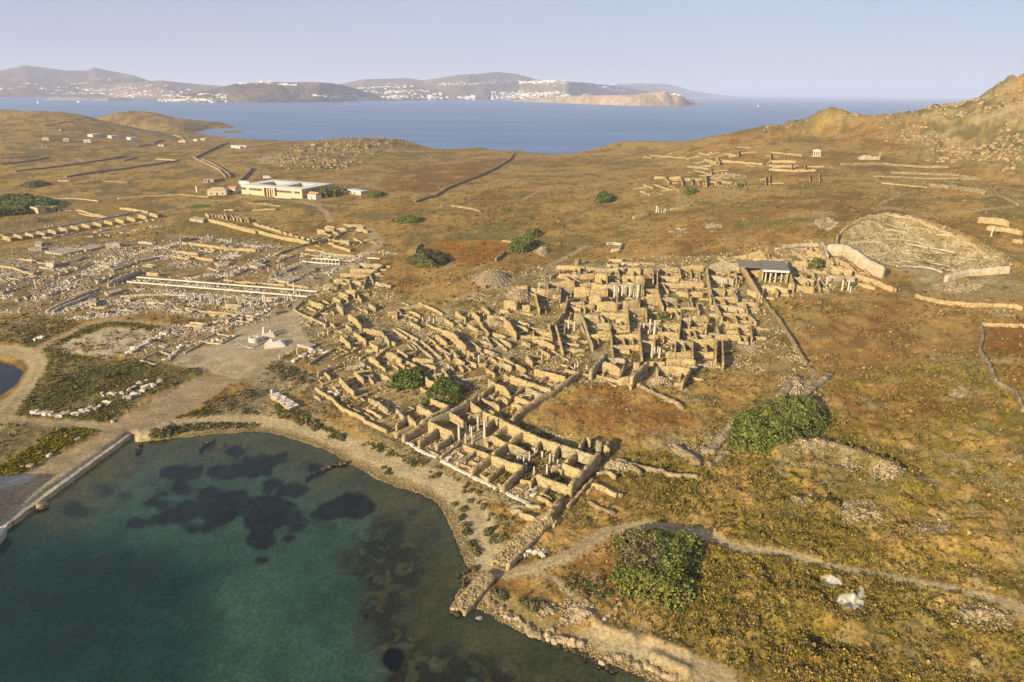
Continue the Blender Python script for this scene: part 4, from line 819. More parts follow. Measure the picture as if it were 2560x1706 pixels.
'e': '''
1240,837 1450,847 1.9;1150,887 1392,892 1.8;1060,932 1332,932 1.6;1000,982 1152,982 1.8;1080,952 1082,1002 1.4;900,1032 1012,1022 2.6;1110,1077 1202,1097 2.8;1050,1107 1132,1132 2.2;1000,1152 1062,1172 1.8;1170,992 1252,1012 1.6;1380,1002 1522,1032 1.5;1300,962 1272,1042 1.6
1470,840 1390,892 1.2;1390,892 1332,935 1.2;1250,840 1220,880 1.0;1330,935 1360,1000 1.4;940,1060 1040,1050 1.3;780,1182 912,1222 2.0;1030,1192 1092,1252 2.0;1252,1112 1332,1102 1.3;1320,1202 1382,1242 1.6;850,1120 1000,1080 1.1;1140,1000 1160,1060 1.2;1200,1100 1250,1170 1.4
850,527 922,542 2.6;920,507 1002,522 2.0;990,542 1042,562 2.0;1030,512 1112,522 1.8;1110,542 1205,502 1.2;1210,517 1312,537 1.7;1060,622 1142,632 2.4;830,602 1010,560 1190,522 1.1;990,662 1152,712 1.3;950,642 1002,652 1.3;740,702 960,735 1202,762 1.0;1090,472 1272,502 1.4;900,560 980,580 1.4;1000,600 1080,560 1;1180,600 1260,640 1.2;1180,660 1280,600 .9;870,640 980,590 .9''',
'c': '''
390,657 466,672 2.4;466,640 490,675 3.0;495,667 620,672 752,682 1.5;790,667 960,667 1.6;790,692 952,702 1.4;790,717 940,725 1082,722 1.4;360,617 422,627 1.5;510,622 592,627 1.4;800,612 992,632 1.2;590,582 682,585 .8;60,632 272,647 1.2
600,600 604,628 2.5;475,650 480,680 2.5;800,612 802,645 2.5;930,680 932,715 2.2;1010,685 1012,712 2;20,640 70,650 1.2;270,640 300,655 1.6;330,720 432,747 1.2;290,697 422,712 1.6;85,765 150,762 2.0;150,762 180,800 2.0;180,768 250,765 1.8;250,765 262,805 1.8;270,770 310,775 2.0;320,770 322,805 1.8
400,745 410,805 3.0;430,790 470,795 1.6;480,790 482,810 1.5;500,790 560,800 1.4;360,780 365,810 1.6;20,810 80,830 1.4;90,810 180,840 1.2;200,820 240,850 1.0;0,850 60,870 1.3;430,710 440,745 2;640,790 642,815 1.2;770,760 772,805 1.8;795,750 797,805 1.5;1040,755 1042,785 1.5;1100,745 1102,785 1.5'''}
SEEDS = [('k', 560, 480, 'left end of the waterfront warehouses, roofless rooms open to the beach'), ('k', 1050, 400, 'roofless warehouse court around a ring of standing columns'), ('k', 1420, 560, 'middle rooms of the waterfront warehouses with tall rear wall'),
 ('k', 1250, 830, 'front rooms of the waterfront warehouses behind the white kerb'), ('k', 1850, 720, 'right end of the waterfront warehouses with the high corner wall'), ('k', 1620, 1050, 'low rubble rooms at the right front of the warehouses'), ('k', 2180, 570, 'stubby masonry ruin just outside the warehouse corner'),
 ('k', 2240, 930, 'low sunken rooms in the grass right of the warehouses'), ('k', 170, 330, 'low shop walls along the paved quay street'), ('k', 1350, 120, 'small ruined house between the two round bushes and the long field wall'),
 ('i', 560, 190, 'ruined shops along the far side of the paved square'), ('i', 830, 320, 'tall broken house walls at the corner of the square'), ('i', 1020, 440, 'row of roofless rooms beside the start of the paved street'), ('i', 1560, 230, 'ruin with a cluster of upright stone stubs on the slope'),
 ('i', 1780, 460, 'house with one tall leaning wall right of the paved street'), ('i', 1250, 620, 'thick-walled ruin left of the paved street'), ('i', 850, 740, 'weed-grown low rooms below the square'), ('i', 1120, 830, 'low rooms just left of the two round green bushes'),
 ('i', 860, 1050, 'ruined shop fronts beside the sunken quay pavement'), ('i', 1680, 760, 'little rooms where the paved street passes the bushes'), ('i', 2050, 330, 'house with thick curved walls above the paved street'), ('i', 2100, 560, 'maze of low walls in the dip of the old quarter'), ('i', 1950, 720, 'low walls around a bare court right of the paved street'),
 ('j', 330, 250, 'rounded corner rooms at the upper left edge of the old quarter'), ('j', 620, 260, 'uppermost left houses under the rubble slope'), ('j', 1080, 250, 'upper middle house with a high back wall'), ('j', 440, 440, 'deep roofless rooms at the left edge of the old quarter'), ('j', 820, 420, 'house with high walls left of the four white columns'),
 ('j', 1100, 440, 'house with four tall white columns and a white door frame'), ('j', 1480, 270, 'narrow stepped houses along the upper alley'), ('j', 1500, 470, 'houses in the middle of the old quarter, between the two alleys'), ('j', 2000, 260, 'high-walled house left of the roofed portico'), ('j', 2050, 480, 'low-walled houses below the roofed portico'),
 ('j', 620, 720, 'courtyard house with two slim white columns'), ('j', 900, 660, 'house of small square rooms in front of the white door frame'), ('j', 1080, 860, 'two walled weedy yards in the middle of the old quarter'), ('j', 1330, 700, 'courtyard house with slim white columns beside a green bush'), ('j', 1700, 680, 'square roomed house right of the green bush'),
 ('j', 2100, 740, 'rooms along the right edge of the old quarter'), ('j', 1650, 950, 'tall walls at the lower right corner of the old quarter'), ('j', 1520, 1090, 'sunken rooms at the foot of the old quarter'), ('j', 1050, 1100, 'house with two leaning dark cross walls at the foot of the quarter'), ('j', 350, 830, 'low walls around a pink paved court'),
 ('j', 330, 1180, 'long parallel lit walls above the field wall'), ('j', 150, 1380, 'short stepped rooms beside the lower end of the field wall'), ('j', 60, 720, 'single thick walls on the left fringe of the old quarter'),
 ('g', 680, 720, 'house carrying the grey portico roof'), ('g', 950, 560, 'crumbling terraces climbing to the white theatre wall'), ('g', 1200, 720, 'low rooms beneath the theatre wall'), ('g', 420, 590, 'small ruin on the slope above the roofed portico'),
 ('e', 1290, 890, 'long stepped house walls right of the sacred way'), ('e', 1080, 1080, 'broken blocks of house walls below the sacred way'), ('e', 950, 530, 'ruined houses beside the curved track'), ('e', 1080, 680, 'low enclosure walls between the track and the colonnaded court'),
 ('c', 440, 650, 'scattered ruin walls on the upper slope'), ('c', 900, 690, 'terrace walls below the small white temple'), ('c', 250, 780, 'cluster of pale ruin walls on the saddle slope'), ('c', 780, 770, 'isolated dark wall stubs on the slope')]
spx = np.array([cp(c, [(x, y)])[0] for c, x, y, _ in SEEDS])
roots = {}
ns = 0
for c, txt in WALLS.items():
    for P, num in parse(txt):
        h = num[0]*(1.14 if c == 'j' else 1.05); t = num[1] if len(num) > 1 else .5
        G = ground(c, P, h*.85); ns += 1
        m_ = np.mean(cp(c, P), axis=0); k = int(np.argmin(((spx-m_)**2).sum(1)))
        roots.setdefault(k, []).append((G, h, t, ns+(100000 if c == 'k' else 0)))
for k, lst in sorted(roots.items()):
    allp = np.array([p for G, *_ in lst for p in G]); cx, cy = allp.mean(0); cz = float(Zg(cx, cy))
    o = empty('ruined_house', (cx, cy, cz)); tag(o, SEEDS[k][3], 'ruin', 'roofless stone ruins of the ancient town')
    more = []
    for G, h, t, s_ in lst:                 # low cross walls and stubs that still join the standing ones
        g_ = np.random.default_rng(s_*7+5)
        for _ in range(0 if s_ > 100000 and h > 2 else 1 if s_ > 100000 or k >= 55 else 2):
            j = g_.integers(len(G)-1); a, b_ = np.array(G[j]), np.array(G[j+1]); d = b_-a; L_ = np.hypot(*d)
            if L_ < 1.5: continue
            d /= L_; nn = np.array([-d[1], d[0]])*g_.choice([-1, 1]); p = a+d*L_*g_.uniform(.05, .95); far_ = np.hypot(*p)/200
            if g_.random() < .6: q = p+nn*g_.uniform(2, 5)*far_; p = p+nn*.35
            else: p = p+nn*g_.uniform(1.8, 3.6)*far_; q = p+d*g_.uniform(2, 6)*far_*g_.choice([-1, 1])
            more.append(([tuple(p), tuple((p+q)/2+g_.normal(0, .1, 2)), tuple(q)], g_.uniform(.4, 1.0)*min(h, 1.8)*.75, .42, s_*31+_))
    lst = lst+more
    for G, h, t, s_ in lst:
        me = wall_mesh(G, h, t, s_*13+1, rag=.16 if s_ > 100000 else .30, name='wall'); me.transform(Matrix.Translation((-cx, -cy, -cz)))
        link('wall', me, o, [M_wall2 if s_ % 5 == 0 else M_wall])

def lone_wall(c, P, h, t, label, mat=None, name='stone_wall', rag=.35, cat='wall', group=None, mult=.85):
    G = ground(c, P, h*mult); global ns; ns += 1
    return tag(link(name, wall_mesh(G, h, t, ns*17+3, rag=rag, name=name), None, [mat or M_grey]), label, cat, group)
# ---------------------------------------------------------------- field walls, boundary walls, sea walls
LW = [('j', [(690,1130),(560,1225),(420,1310),(280,1400),(120,1512)], 1.8, .8, 'long straight field wall below the old quarter, from the sunken rooms down to the warehouses', M_wall, .15),
 ('k', [(1890,10),(1760,100),(1640,170),(1540,240),(1440,300),(1385,372)], 1.7, .8, 'lower end of the straight field wall, by the small ruined house', M_wall, .15),
 ('g', [(562,850),(610,910),(662,980),(705,1040),(752,1112),(810,1210),(862,1300)], 1.2, .7, 'boundary wall running down the right edge of the old quarter', M_grey, .3),
 ('g', [(2050,1032),(2075,1090),(2070,1150),(2050,1205),(2080,1260),(2112,1312),(2170,1430),(2230,1460),(2300,1500),(2322,1560),(2353,1620)], 1.2, .7, 'crooked dry-stone wall bounding the brown field on the right edge', M_grey, .25),
 ('g', [(2052,1036),(2200,1042),(2420,1052)], 1.1, .7, 'straight upper wall of the brown field on the right edge', M_wall, .2),
 ('g', [(1612,832),(1700,860),(1800,882),(2000,902),(2180,892),(2353,918)], 1.5, .8, 'ragged wall beneath the theatre stage', M_wall, .4),
 ('g', [(1072,492),(1078,430),(1120,390),(1190,352),(1300,315),(1440,302)], 1.3, .9, 'curved upper left edge wall of the theatre bowl', M_wall, .5),
 ('g', [(1440,302),(1600,335),(1750,382),(1900,440),(2000,482),(2100,540),(2180,582),(2265,652)], 1.2, .9, 'curved right edge wall of the theatre bowl', M_wall, .5),
 ('g', [(1820,712),(1900,690),(1980,672),(2060,667),(2180,660),(2262,655)], 2.7, 1.2, 'pale lit retaining wall at the right end of the theatre stage', M_pale, .12),
 ('g', [(1480,640),(1560,628),(1650,630),(1730,650),(1800,680)], .7, .6, 'low kerb around the theatre orchestra', M_mar, .2),
 ('g', [(1010,505),(1130,508),(1190,545),(1250,588),(1340,640),(1400,665)], 4.2, 2.6, 'tall pale retaining wall on the left of the theatre', M_pale, .04),
 ('g', [(970,478),(1000,520),(1010,572)], 2.6, 1.0, 'short white wall end above the theatre retaining wall', M_mar, .2),
 ('b', [(1330,690),(1300,730),(1200,790),(1100,840),(960,890),(870,930),(780,980),(645,1015)], 1.6, 1.2, 'long dark field wall climbing to the sea behind the brown meadow', M_grey, .35),
 ('b', [(820,1050),(900,1042),(1000,1060),(1100,1085)], 1.2, .9, 'small bent wall end below the brown meadow', M_grey, .3),
 ('a', [(1560,620),(1440,665),(1330,718)], 2.0, 1.4, 'dark field wall from the shore huts down to the bend', M_grey, .2), ('a', [(1325,720),(1420,765),(1500,800),(1545,850)], 1.6, 1.2, 'pale wall along the left side of the bending track', M_grey, .2),
 ('a', [(1380,730),(1480,775),(1560,825),(1575,852)], 1.6, 1.2, 'pale wall along the right side of the bending track', M_grey, .2), ('a', [(1725,790),(1680,840),(1625,890)], 1.6, 1.2, 'short wall running down to the museum from the rocky knoll', M_grey, .3),
 ('a', [(0,765),(120,752),(240,735),(330,715)], 1.4, 1.2, 'upper left field wall near the edge, highest of the long parallel ones', M_grey, .3), ('a', [(100,812),(300,790),(500,765),(700,735),(860,710)], 1.5, 1.2, 'long field wall across the left plain, middle of the parallel ones', M_grey, .3),
 ('a', [(450,850),(600,825),(800,800),(1000,772),(1220,740)], 1.5, 1.2, 'long field wall across the left plain, lowest of the parallel ones', M_grey, .3), ('a', [(840,740),(940,722)], 1.2, 1, 'short field wall stub on the left plain', M_grey, .3),
 ('a', [(1060,728),(1220,740)], 1.1, 1, 'pale short wall crossing the left plain', M_wall, .3), ('a', [(0,725),(150,715),(270,708)], 1.0, 1, 'faint field wall at the left edge under the ridge', M_grey, .3), ('a', [(940,640),(1045,632)], 1.6, 1.2, 'short dark wall near the right-hand white cottage', M_grey, .3),
 ('a', [(1050,622),(1080,605),(1120,600)], 1.6, 1.2, 'dark wall corner on the slope above the lone shed', M_grey, .3), ('a', [(1190,568),(1230,578),(1260,600)], 1.2, 1, 'pale curved wall near the far bay', M_wall, .3), ('a', [(300,505),(420,480),(500,474)], 1.2, 1.2, 'faint wall climbing over the left ridge', M_grey, .3),
 ('a', [(400,880),(480,882)], 1.2, 1, 'short pale wall in the left plain above the grove', M_wall, .3), ('a', [(1430,990),(1250,975),(1000,985),(800,1000)], .8, 1, 'low broken wall leading left from the cafe', M_wall, .5), ('a', [(480,905),(700,880),(880,892)], .8, 1, 'thin field edge across the brown plain', M_grey, .5),
 ('c', [(1230,682),(1500,680),(1900,697)], 1.4, 1, 'long terrace wall running right from the small white temple', M_grey, .3), ('c', [(1540,732),(1740,742),(1900,745),(2080,772)], 1.4, 1, 'second terrace wall on the right slope', M_grey, .3),
 ('c', [(1430,757),(1600,762),(1800,770),(2100,777)], 1.0, .9, 'third terrace wall on the right slope', M_grey, .4), ('c', [(1770,807),(1900,812),(2000,830),(2120,852)], 2.4, 1, 'high pale terrace wall with niches below the rocky hill', M_grey, .3), ('c', [(1480,802),(1600,810),(1760,825)], .8, .8, 'low broken terrace wall left of the niched one', M_wall, .5),
 ('c', [(2120,790),(2150,830),(2200,870),(2320,930)], 1.2, 1, 'wall running down the slope at the right edge', M_grey, .4), ('g', [(2042,312),(2150,322),(2262,342)], 2.6, 1.2, 'upper rock-cut terrace wall at the right edge', M_wall, .3), ('g', [(2100,372),(2230,385),(2353,402)], 2.0, 1.2, 'lower rock-cut terrace wall at the right edge', M_wall, .35), ('g', [(2280,460),(2353,470)], 1.6, 1.2, 'third terrace wall fragment at the right edge', M_wall, .4),
 ('n', [(1180,0),(1130,80),(1040,150)], 1.5, .9, 'outer face of the rubble sea wall beside the warehouses', M_wall, .3), ('k', [(2000,1010),(1980,1060),(1890,1150)], .6, .7, 'thin low wall outside the warehouse corner', M_grey, .4),
 ('k', [(2080,1080),(2200,1160),(2330,1200)], .7, .7, 'thin broken wall in the grass right of the sea wall', M_grey, .5), ('l', [(100,545),(250,590),(400,625),(545,640)], .9, .8, 'long thin wall line left of the upper bush', M_grey, .5), ('l', [(0,700),(130,745)], .8, .7, 'short low wall beside the warehouse corner stub', M_grey, .4), ('l', [(95,540),(180,585),(230,625)], .8, .8, 'broken wall bank below the corner stub', M_grey, .5),
 ('l', [(740,360),(680,420),(610,500)], 1.0, 2.2, 'broad rubble bank running down from the upper bush', M_grey, .5), ('l', [(720,500),(660,540),(600,580)], .8, 1.2, 'second rubble bank under the upper bush', M_grey, .5), ('l', [(420,480),(500,520),(550,570)], 1.0, 1.6, 'ragged stone bank left of the upper bush', M_grey, .5), ('l', [(1280,75),(1200,140),(1120,205)], 1.0, 1.8, 'rubble bank above the upper bush, right of the pair', M_grey, .5), ('l', [(1100,90),(1040,160),(990,215)], 1.0, 2.0, 'rubble bank above the upper bush, left of the pair', M_grey, .5),
 ('j', [(1210,1230),(1330,1290),(1440,1340),(1560,1400),(1640,1450)], .9, 1.0, 'sunken grassy wall line below the sunken rooms', M_grey, .5), ('e', [(0,457),(100,480),(200,510),(400,560),(540,592),(680,620),(780,642)], 1.8, 1.2, 'long bright lit retaining wall beside the sacred way', M_wall, .1),
 ('e', [(480,750),(600,700),(800,645),(1000,580),(1190,515)], 1.0, 1.0, 'long low wall beside the lane to the curved track', M_grey, .3), ('e', [(1745,740),(1765,700),(1800,672),(1850,668)], 1.0, .7, 'curved rim wall of the dry round reservoir, left end', M_grey, .3), ('f', [(290,540),(350,490),(380,470)], 1.3, .8, 'curved rim wall of the dry round reservoir, right end', M_grey, .3),
 ('f', [(350,365),(430,375),(500,372)], 1.0, .8, 'pale wall behind the dark green reservoir bush', M_wall, .4), ('f', [(1690,110),(1640,125),(1540,150)], 2.0, 1, 'terrace wall under the small white columns on the slope', M_wall, .2), ('f', [(1880,80),(1990,60),(2070,40)], 1.4, 1, 'pale terrace edge to the right of the small white columns', M_wall, .4),
 ('f', [(1300,395),(1350,388),(1440,395),(1420,440),(1340,450)], 1.2, 1.0, 'collapsed pale ruin in the middle of the grassy slope', M_mar, .5), ('f', [(1020,560),(1060,550)], 2.6, 1.6, 'lone dark masonry stump above the old quarter', M_grey, .4), ('d', [(1900,430),(2050,465),(2334,545)], 1.8, 1.2, 'left end of the long bright retaining wall', M_wall, .1)]
for c, P, h, t, lab, m_, rg in LW: lone_wall(c, P, h, t, lab, m_, rag=rg, name='stone_wall')
# curved seat rows of the theatre, broken and half buried
to = empty('theatre_seating', (oc[0], oc[1], float(Zg(*oc)))); tag(to, 'broken curved rows of seats on the theatre slope', 'seating'); T0 = Matrix.Translation(-to.location)
for q, rad_ in enumerate(np.arange(16, 74, 3.4)):
    th = np.linspace(-1.6, 1.9, 90); ax_ = rad_*np.sin(th)+oc[0]; ay_ = rad_*np.cos(th)+oc[1]; ok = inpoly(ax_, ay_, CAV) & (fbm(ax_, ay_, 9, 2, 77+q) > .45); run = []
    for i in range(91):
        if i < 90 and ok[i]: run.append((ax_[i], ay_[i])); continue
        if len(run) > 3: me = wall_mesh(run, .45, .7, 5000+q*100+i, rag=.55); me.transform(T0); link('seat_row', me, to, [M_pale if q % 3 == 0 else M_wall2])
        run = []
# the two wide rubble moles: masonry faces with a fill of loose stones between
def mole(c, L_, Rr, h, label):
    a = np.array(ground(c, L_, h)); b = np.array(ground(c, Rr, h)); n_ = 24
    def rs(p, n_):
        q = np.r_[0, np.cumsum(np.hypot(*np.diff(p, axis=0).T))]; s = np.linspace(0, q[-1], n_); return np.c_[np.interp(s, q, p[:, 0]), np.interp(s, q, p[:, 1])]
    a, b = rs(a, n_), rs(b, n_); o = empty('sea_wall', (float(a.mean(0)[0]), float(a.mean(0)[1]), 0)); tag(o, label, 'sea wall')
    T = Matrix.Translation(-o.location)
    for q, (p, nm) in enumerate(((a, 'face'), (b, 'face'))):
        me = wall_mesh(p.tolist(), h, .5, 70+q, rag=.2); me.transform(T); link(nm, me, o, [M_wall])
    V = []; 
    for j in np.linspace(.04, .96, 7):
        p = a*(1-j)+b*j; V.append(np.c_[p, Zg(p[:, 0], p[:, 1])+h*.85+(rng.random(n_)-.5)*.35])
    I = np.arange(7*n_).reshape(7, n_); F = np.stack([I[:-1, :-1], I[1:, :-1], I[1:, 1:], I[:-1, 1:]], -1).reshape(-1, 4)
    me = np_mesh('fill', np.concatenate(V), F); me.transform(T); link('fill', me, o, [M_wall])
    V = []; n0 = []; m = MB()
    for _ in range(420):
        u, j = rng.uniform(0, n_-1.01), rng.uniform(.03, .97); i = int(u); p = (a*(1-j)+b*j); p = p[i]+(p[i+1]-p[i])*(u-i); s = rng.uniform(.10, .32); z = float(Zg(p[0], p[1]))+h*.9
        x, y = p-np.array(o.location)[:2]; w = rng.uniform(.6, 1.3, 3)*s; d_ = rng.uniform(-.3, .3, 4)*s
        m.add([(x-w[0]+d_[0], y-w[1], z-.2), (x+w[0], y-w[1]+d_[1], z-.2), (x+w[0]+d_[2], y+w[1], z-.2), (x-w[0], y+w[1]+d_[3], z-.2), (x-w[0]*.6, y-w[1]*.7, z+w[2]), (x+w[0]*.7, y-w[1]*.5, z+w[2]*.8), (x+w[0]*.5, y+w[1]*.6, z+w[2]), (x-w[0]*.7, y+w[1]*.5, z+w[2]*.9)],
              [(4,5,6,7),(0,1,5,4),(1,2,6,5),(2,3,7,6),(3,0,4,7)])
    q = m.build('loose_stones', M_wall, o); q['kind'] = 'stuff'
mole('n', [(1060,100),(940,190),(800,320),(672,440)], [(1130,140),(1010,250),(890,370),(790,480)], 1.3, 'broad rubble sea wall from the warehouses down to the track')
mole('n', [(620,525),(540,610),(450,700),(378,790)], [(695,560),(630,640),(560,710),(470,820)], 1.1, 'broad rubble sea wall running out into the water')

# ---------------------------------------------------------------- columns
M_col = stone_mat('column_marble', (.68,.61,.50), (.52,.44,.34), 1.0, .15, .6, .15)
def column_mesh(h, r):
    m = MB(); m.box(-r*1.45, -r*1.45, -.4, r*1.45, r*1.45, .12)
    nd = max(2, int(h/1.2)); prof = []
    for k in range(nd):
        z0, z1 = .12+(h-.12)*k/nd, .12+(h-.12)*(k+1)/nd; rr = r*(1-.13*k/nd); r2 = r*(1-.13*(k+1)/nd)
        prof += [(rr*.96, z0+.002), (rr, z0+.04), (r2, z1-.04), (r2*.96, z1-.002)]
    m.tube(prof, 10); me = bpy.data.meshes.new('column'); me.from_pydata(m.v, [], m.f); me.materials.append(M_col); return me
CM = {}
def column(c, x, y, h, label, group, r=None, name='column', cat='column'):
    r = r or min(.30, .10+h*.055); key = (round(h, 1), round(r, 2))
    if key not in CM: CM[key] = column_mesh(*key)
    (gx, gy), = ground(c, [(x, y)]); o = bpy.data.objects.new(name, CM[key]); COL.objects.link(o)
    o.location = (gx, gy, float(Zg(gx, gy))); o.rotation_euler = (rnd.uniform(-.015, .015), rnd.uniform(-.015, .015), rnd.uniform(0, 3))
    return tag(o, label, cat, group)
def colset(c, L_, label, group, ords=True, **k):
    names = ['first', 'second', 'third', 'fourth', 'fifth', 'sixth', 'seventh', 'eighth', 'ninth', 'tenth', 'eleventh', 'twelfth', 'thirteenth', 'fourteenth', 'fifteenth', 'sixteenth']
    for q, (x, y, h) in enumerate(sorted(L_)):
        column(c, x, y, h, label.replace('*', names[q] if q < 16 else 'another'), group, **k)
colset('j', [(1003,462,5),(1073,465,5),(1145,462,5),(1217,462,5)], '* from the left of the four tallest white columns in a walled court', 'four tall white columns')
colset('j', [(1040,450,3.6),(1108,452,3.6),(1180,450,3.6)], '* from the left of the dim columns standing behind the four tall white ones', 'back row behind the tall columns')
colset('j', [(587,755,3.2),(641,755,3.2)], '* from the left of two slim white columns in the weedy court', 'two slim columns')
colset('j', [(1270,770,3.0),(1315,795,1.7),(1330,745,3.6),(1367,800,4.8),(1378,760,3.4)], '* from the left of the white columns beside the green bush in the old quarter', 'columns beside the bush')
colset('j', [(1345,1005,4.4),(1374,955,1.6),(1400,960,2.0),(1415,1005,3.2)], '* from the left of white columns at the front of the old quarter', 'front columns of the old quarter')
colset('j', [(645,1110,1.8),(672,1085,1.8),(755,1105,1.2),(345,1020,1.5),(668,380,2.2),(752,372,2.6),(1185,660,2)], '* from the left of the stray low columns among the walls', 'stray small columns')
colset('j', [(1985,350,3),(2010,355,3),(2080,345,2),(2140,345,2)], '* from the left of the pale columns left of the roofed portico', 'columns left of the portico')
colset('k', [(903,545,4.4),(905,490,3.0),(963,460,2.2),(963,572,2.4),(1003,480,2.0),(1018,510,2.4),(1024,578,1.8),(1047,560,1.4),(1075,455,3.6),(1137,525,4.8)], '* from the left of the columns ringing the warehouse court', 'columns of the warehouse court')
colset('k', [(1437,750,1.2),(1493,770,2.0),(1513,835,2.0),(1543,745,2.4),(1587,860,1.8),(1595,690,2.0),(1662,720,1.8),(1705,860,2.2),(1730,760,2.4),(1802,770,1.2)], '* from the left of the broken columns in the right-hand warehouse court', 'columns of the right-hand warehouse court')
colset('g', [(582,752,5),(613,755,5),(648,757,5.2),(690,752,5)], '* from the left of the columns carrying the grey portico roof', 'columns of the roofed portico', r=.3)
colset('g', [(947,768,2.8),(1003,775,3.2),(1105,824,4.4),(1150,810,4.0),(1165,820,2),(1183,785,2.4)], '* from the left of the columns right of the roofed portico', 'columns right of the portico')
colset('g', [(2128,440,3.6)], 'single white pillar standing before the terraces at the right edge', 'lone pillar')
colset('i', [(215,655,1.4),(297,618,1.0),(377,605,2.0),(572,445,1.4),(616,437,1.4),(658,430,2.0),(627,365,1.8),(640,310,1.4),(520,290,.9),(400,225,.9),(740,400,.9),(600,905,.9)], '* from the left of the short columns edging the paved square', 'short columns round the square')
colset('i', [(135,1500,0.1)][:0], '', '')
colset('i', [(2032,690,2.8),(1520,310,1.8),(1560,325,1.6),(1580,300,1.8),(1620,320,1.8),(1650,300,1.6),(1670,325,1.8),(1690,310,1.6),(1850,590,1.2),(1820,650,1.3),(2040,250,1.6),(1940,270,1.6),(2075,270,1.6)], '* from the left of the stubs and columns above the paved street', 'stubs above the street')
colset('e', [(363,1205,4.2),(378,1210,4.0),(640,1110,4.4),(582,1170,2.6),(603,1150,2.4),(555,1160,2.0),(660,1120,2),(690,1130,2.0),(620,1165,1.6),(1452,765,2.8),(405,915,2.2),(492,880,2.0),(520,870,2.0),(542,860,2.0)], '* from the left of the columns between long beams and paved court', 'columns near the long beams')
colset('d', [(1778,1175,3),(1833,1180,2.8),(1920,1195,2.6),(1985,1210,2.6),(2060,1215,2.4),(2180,1225,2.4),(2237,1230,2.6),(2290,1235,2.6)], '* from the left of the row of bluish column stumps before the long beams', 'column stumps before the beams')
colset('d', [(332,1075,4.2),(290,980,2),(1013,965,2.4),(1043,950,2.4),(1048,1050,1.4),(1072,1045,1.2),(2013,740,3.0),(2020,760,1.6),(1650,690,2.2),(415,510,1.8),(448,505,1.4),(480,500,1.8),(1300,430,1.8),(1365,430,1.4),(960,990,1.6),(545,370,1.6)], '* from the left of the lone columns scattered through the sanctuary', 'lone columns of the sanctuary')
colset('f', [(1775,115,2.2),(1800,118,2.2),(1822,118,2.4),(1838,118,2.2),(1862,110,1.2)], '* from the left of the small white columns on the grassy slope', 'white columns on the slope')
column('f', 1757, 112, 3.4, 'broad white pillar beside the small columns on the slope', 'white columns on the slope', r=.55)
for q, (x, y) in enumerate([(250,300)]): pass

# ---------------------------------------------------------------- restored white beams on posts, colonnades
def beam(c, P, h, label, w=.7, th=.6, posts=None, name='colonnade', mat=M_white):
    G = ground(c, P, h); a, b = np.array(G[0]), np.array(G[-1]); cx, cy = (a+b)/2; L_ = np.hypot(*(b-a)); z0 = float(Zg(cx, cy))
    o = empty(name, (cx, cy, z0), math.atan2(b[1]-a[1], b[0]-a[0])); tag(o, label, 'colonnade')
    za, zb = float(Zg(*a))-z0+h, float(Zg(*b))-z0+h; d = w/2
    MB().add([(-L_/2,-d,za-th),(L_/2,-d,zb-th),(L_/2,d,zb-th),(-L_/2,d,za-th),(-L_/2,-d,za),(L_/2,-d,zb),(L_/2,d,zb),(-L_/2,d,za)], [(0,3,2,1),(4,5,6,7),(0,1,5,4),(1,2,6,5),(2,3,7,6),(3,0,4,7)]).build('beam', mat, o)
    n_ = posts or max(2, int(L_/4.5)); pm = MB().tube([(.17, -.6), (.15, 1)], 8); me = None
    for k in range(n_):
        u = (k+.5)/n_ if posts is None else k/(n_-1)*.98+.01
        zt = za+(zb-za)*u-th
        if me is None: q = pm.build('post', M_grey if 'long straight' in label else mat, o); me = q.data
        else: q = link('post', me, o)
        q.location = (-L_/2+L_*u, 0, 0); q.scale = (1, 1, zt-.004)
    return o
beam('d', [(1160,1000),(2334+470,1132)], 1.3, 'nearer of the two long straight white beams in the sanctuary', .8, .4)
beam('d', [(1250,960),(2334+555,1087)], 1.3, 'farther of the two long straight white beams in the sanctuary', .8, .4)
beam('e', [(885,785),(1050,803)], 3.0, 'white post-and-lintel frame of four openings at the paved court', .5, .45, 6)
beam('e', [(800,780),(885,787)], 1.2, 'low white kerb line left of the post-and-lintel frame', .6, .4, 3); beam('e', [(1050,805),(1160,812)], 1.2, 'low white kerb line right of the post-and-lintel frame', .6, .4, 3)
beam('e', [(715,808),(890,826)], .8, 'white step edge along the paved court', .9, .4, 4); beam('e', [(890,826),(1055,838)], .8, 'white step edge below the post-and-lintel frame', .9, .4, 4)
beam('e', [(1310,780),(1420,784)], .8, 'short white kerb by the sacred way', .8, .4, 3)

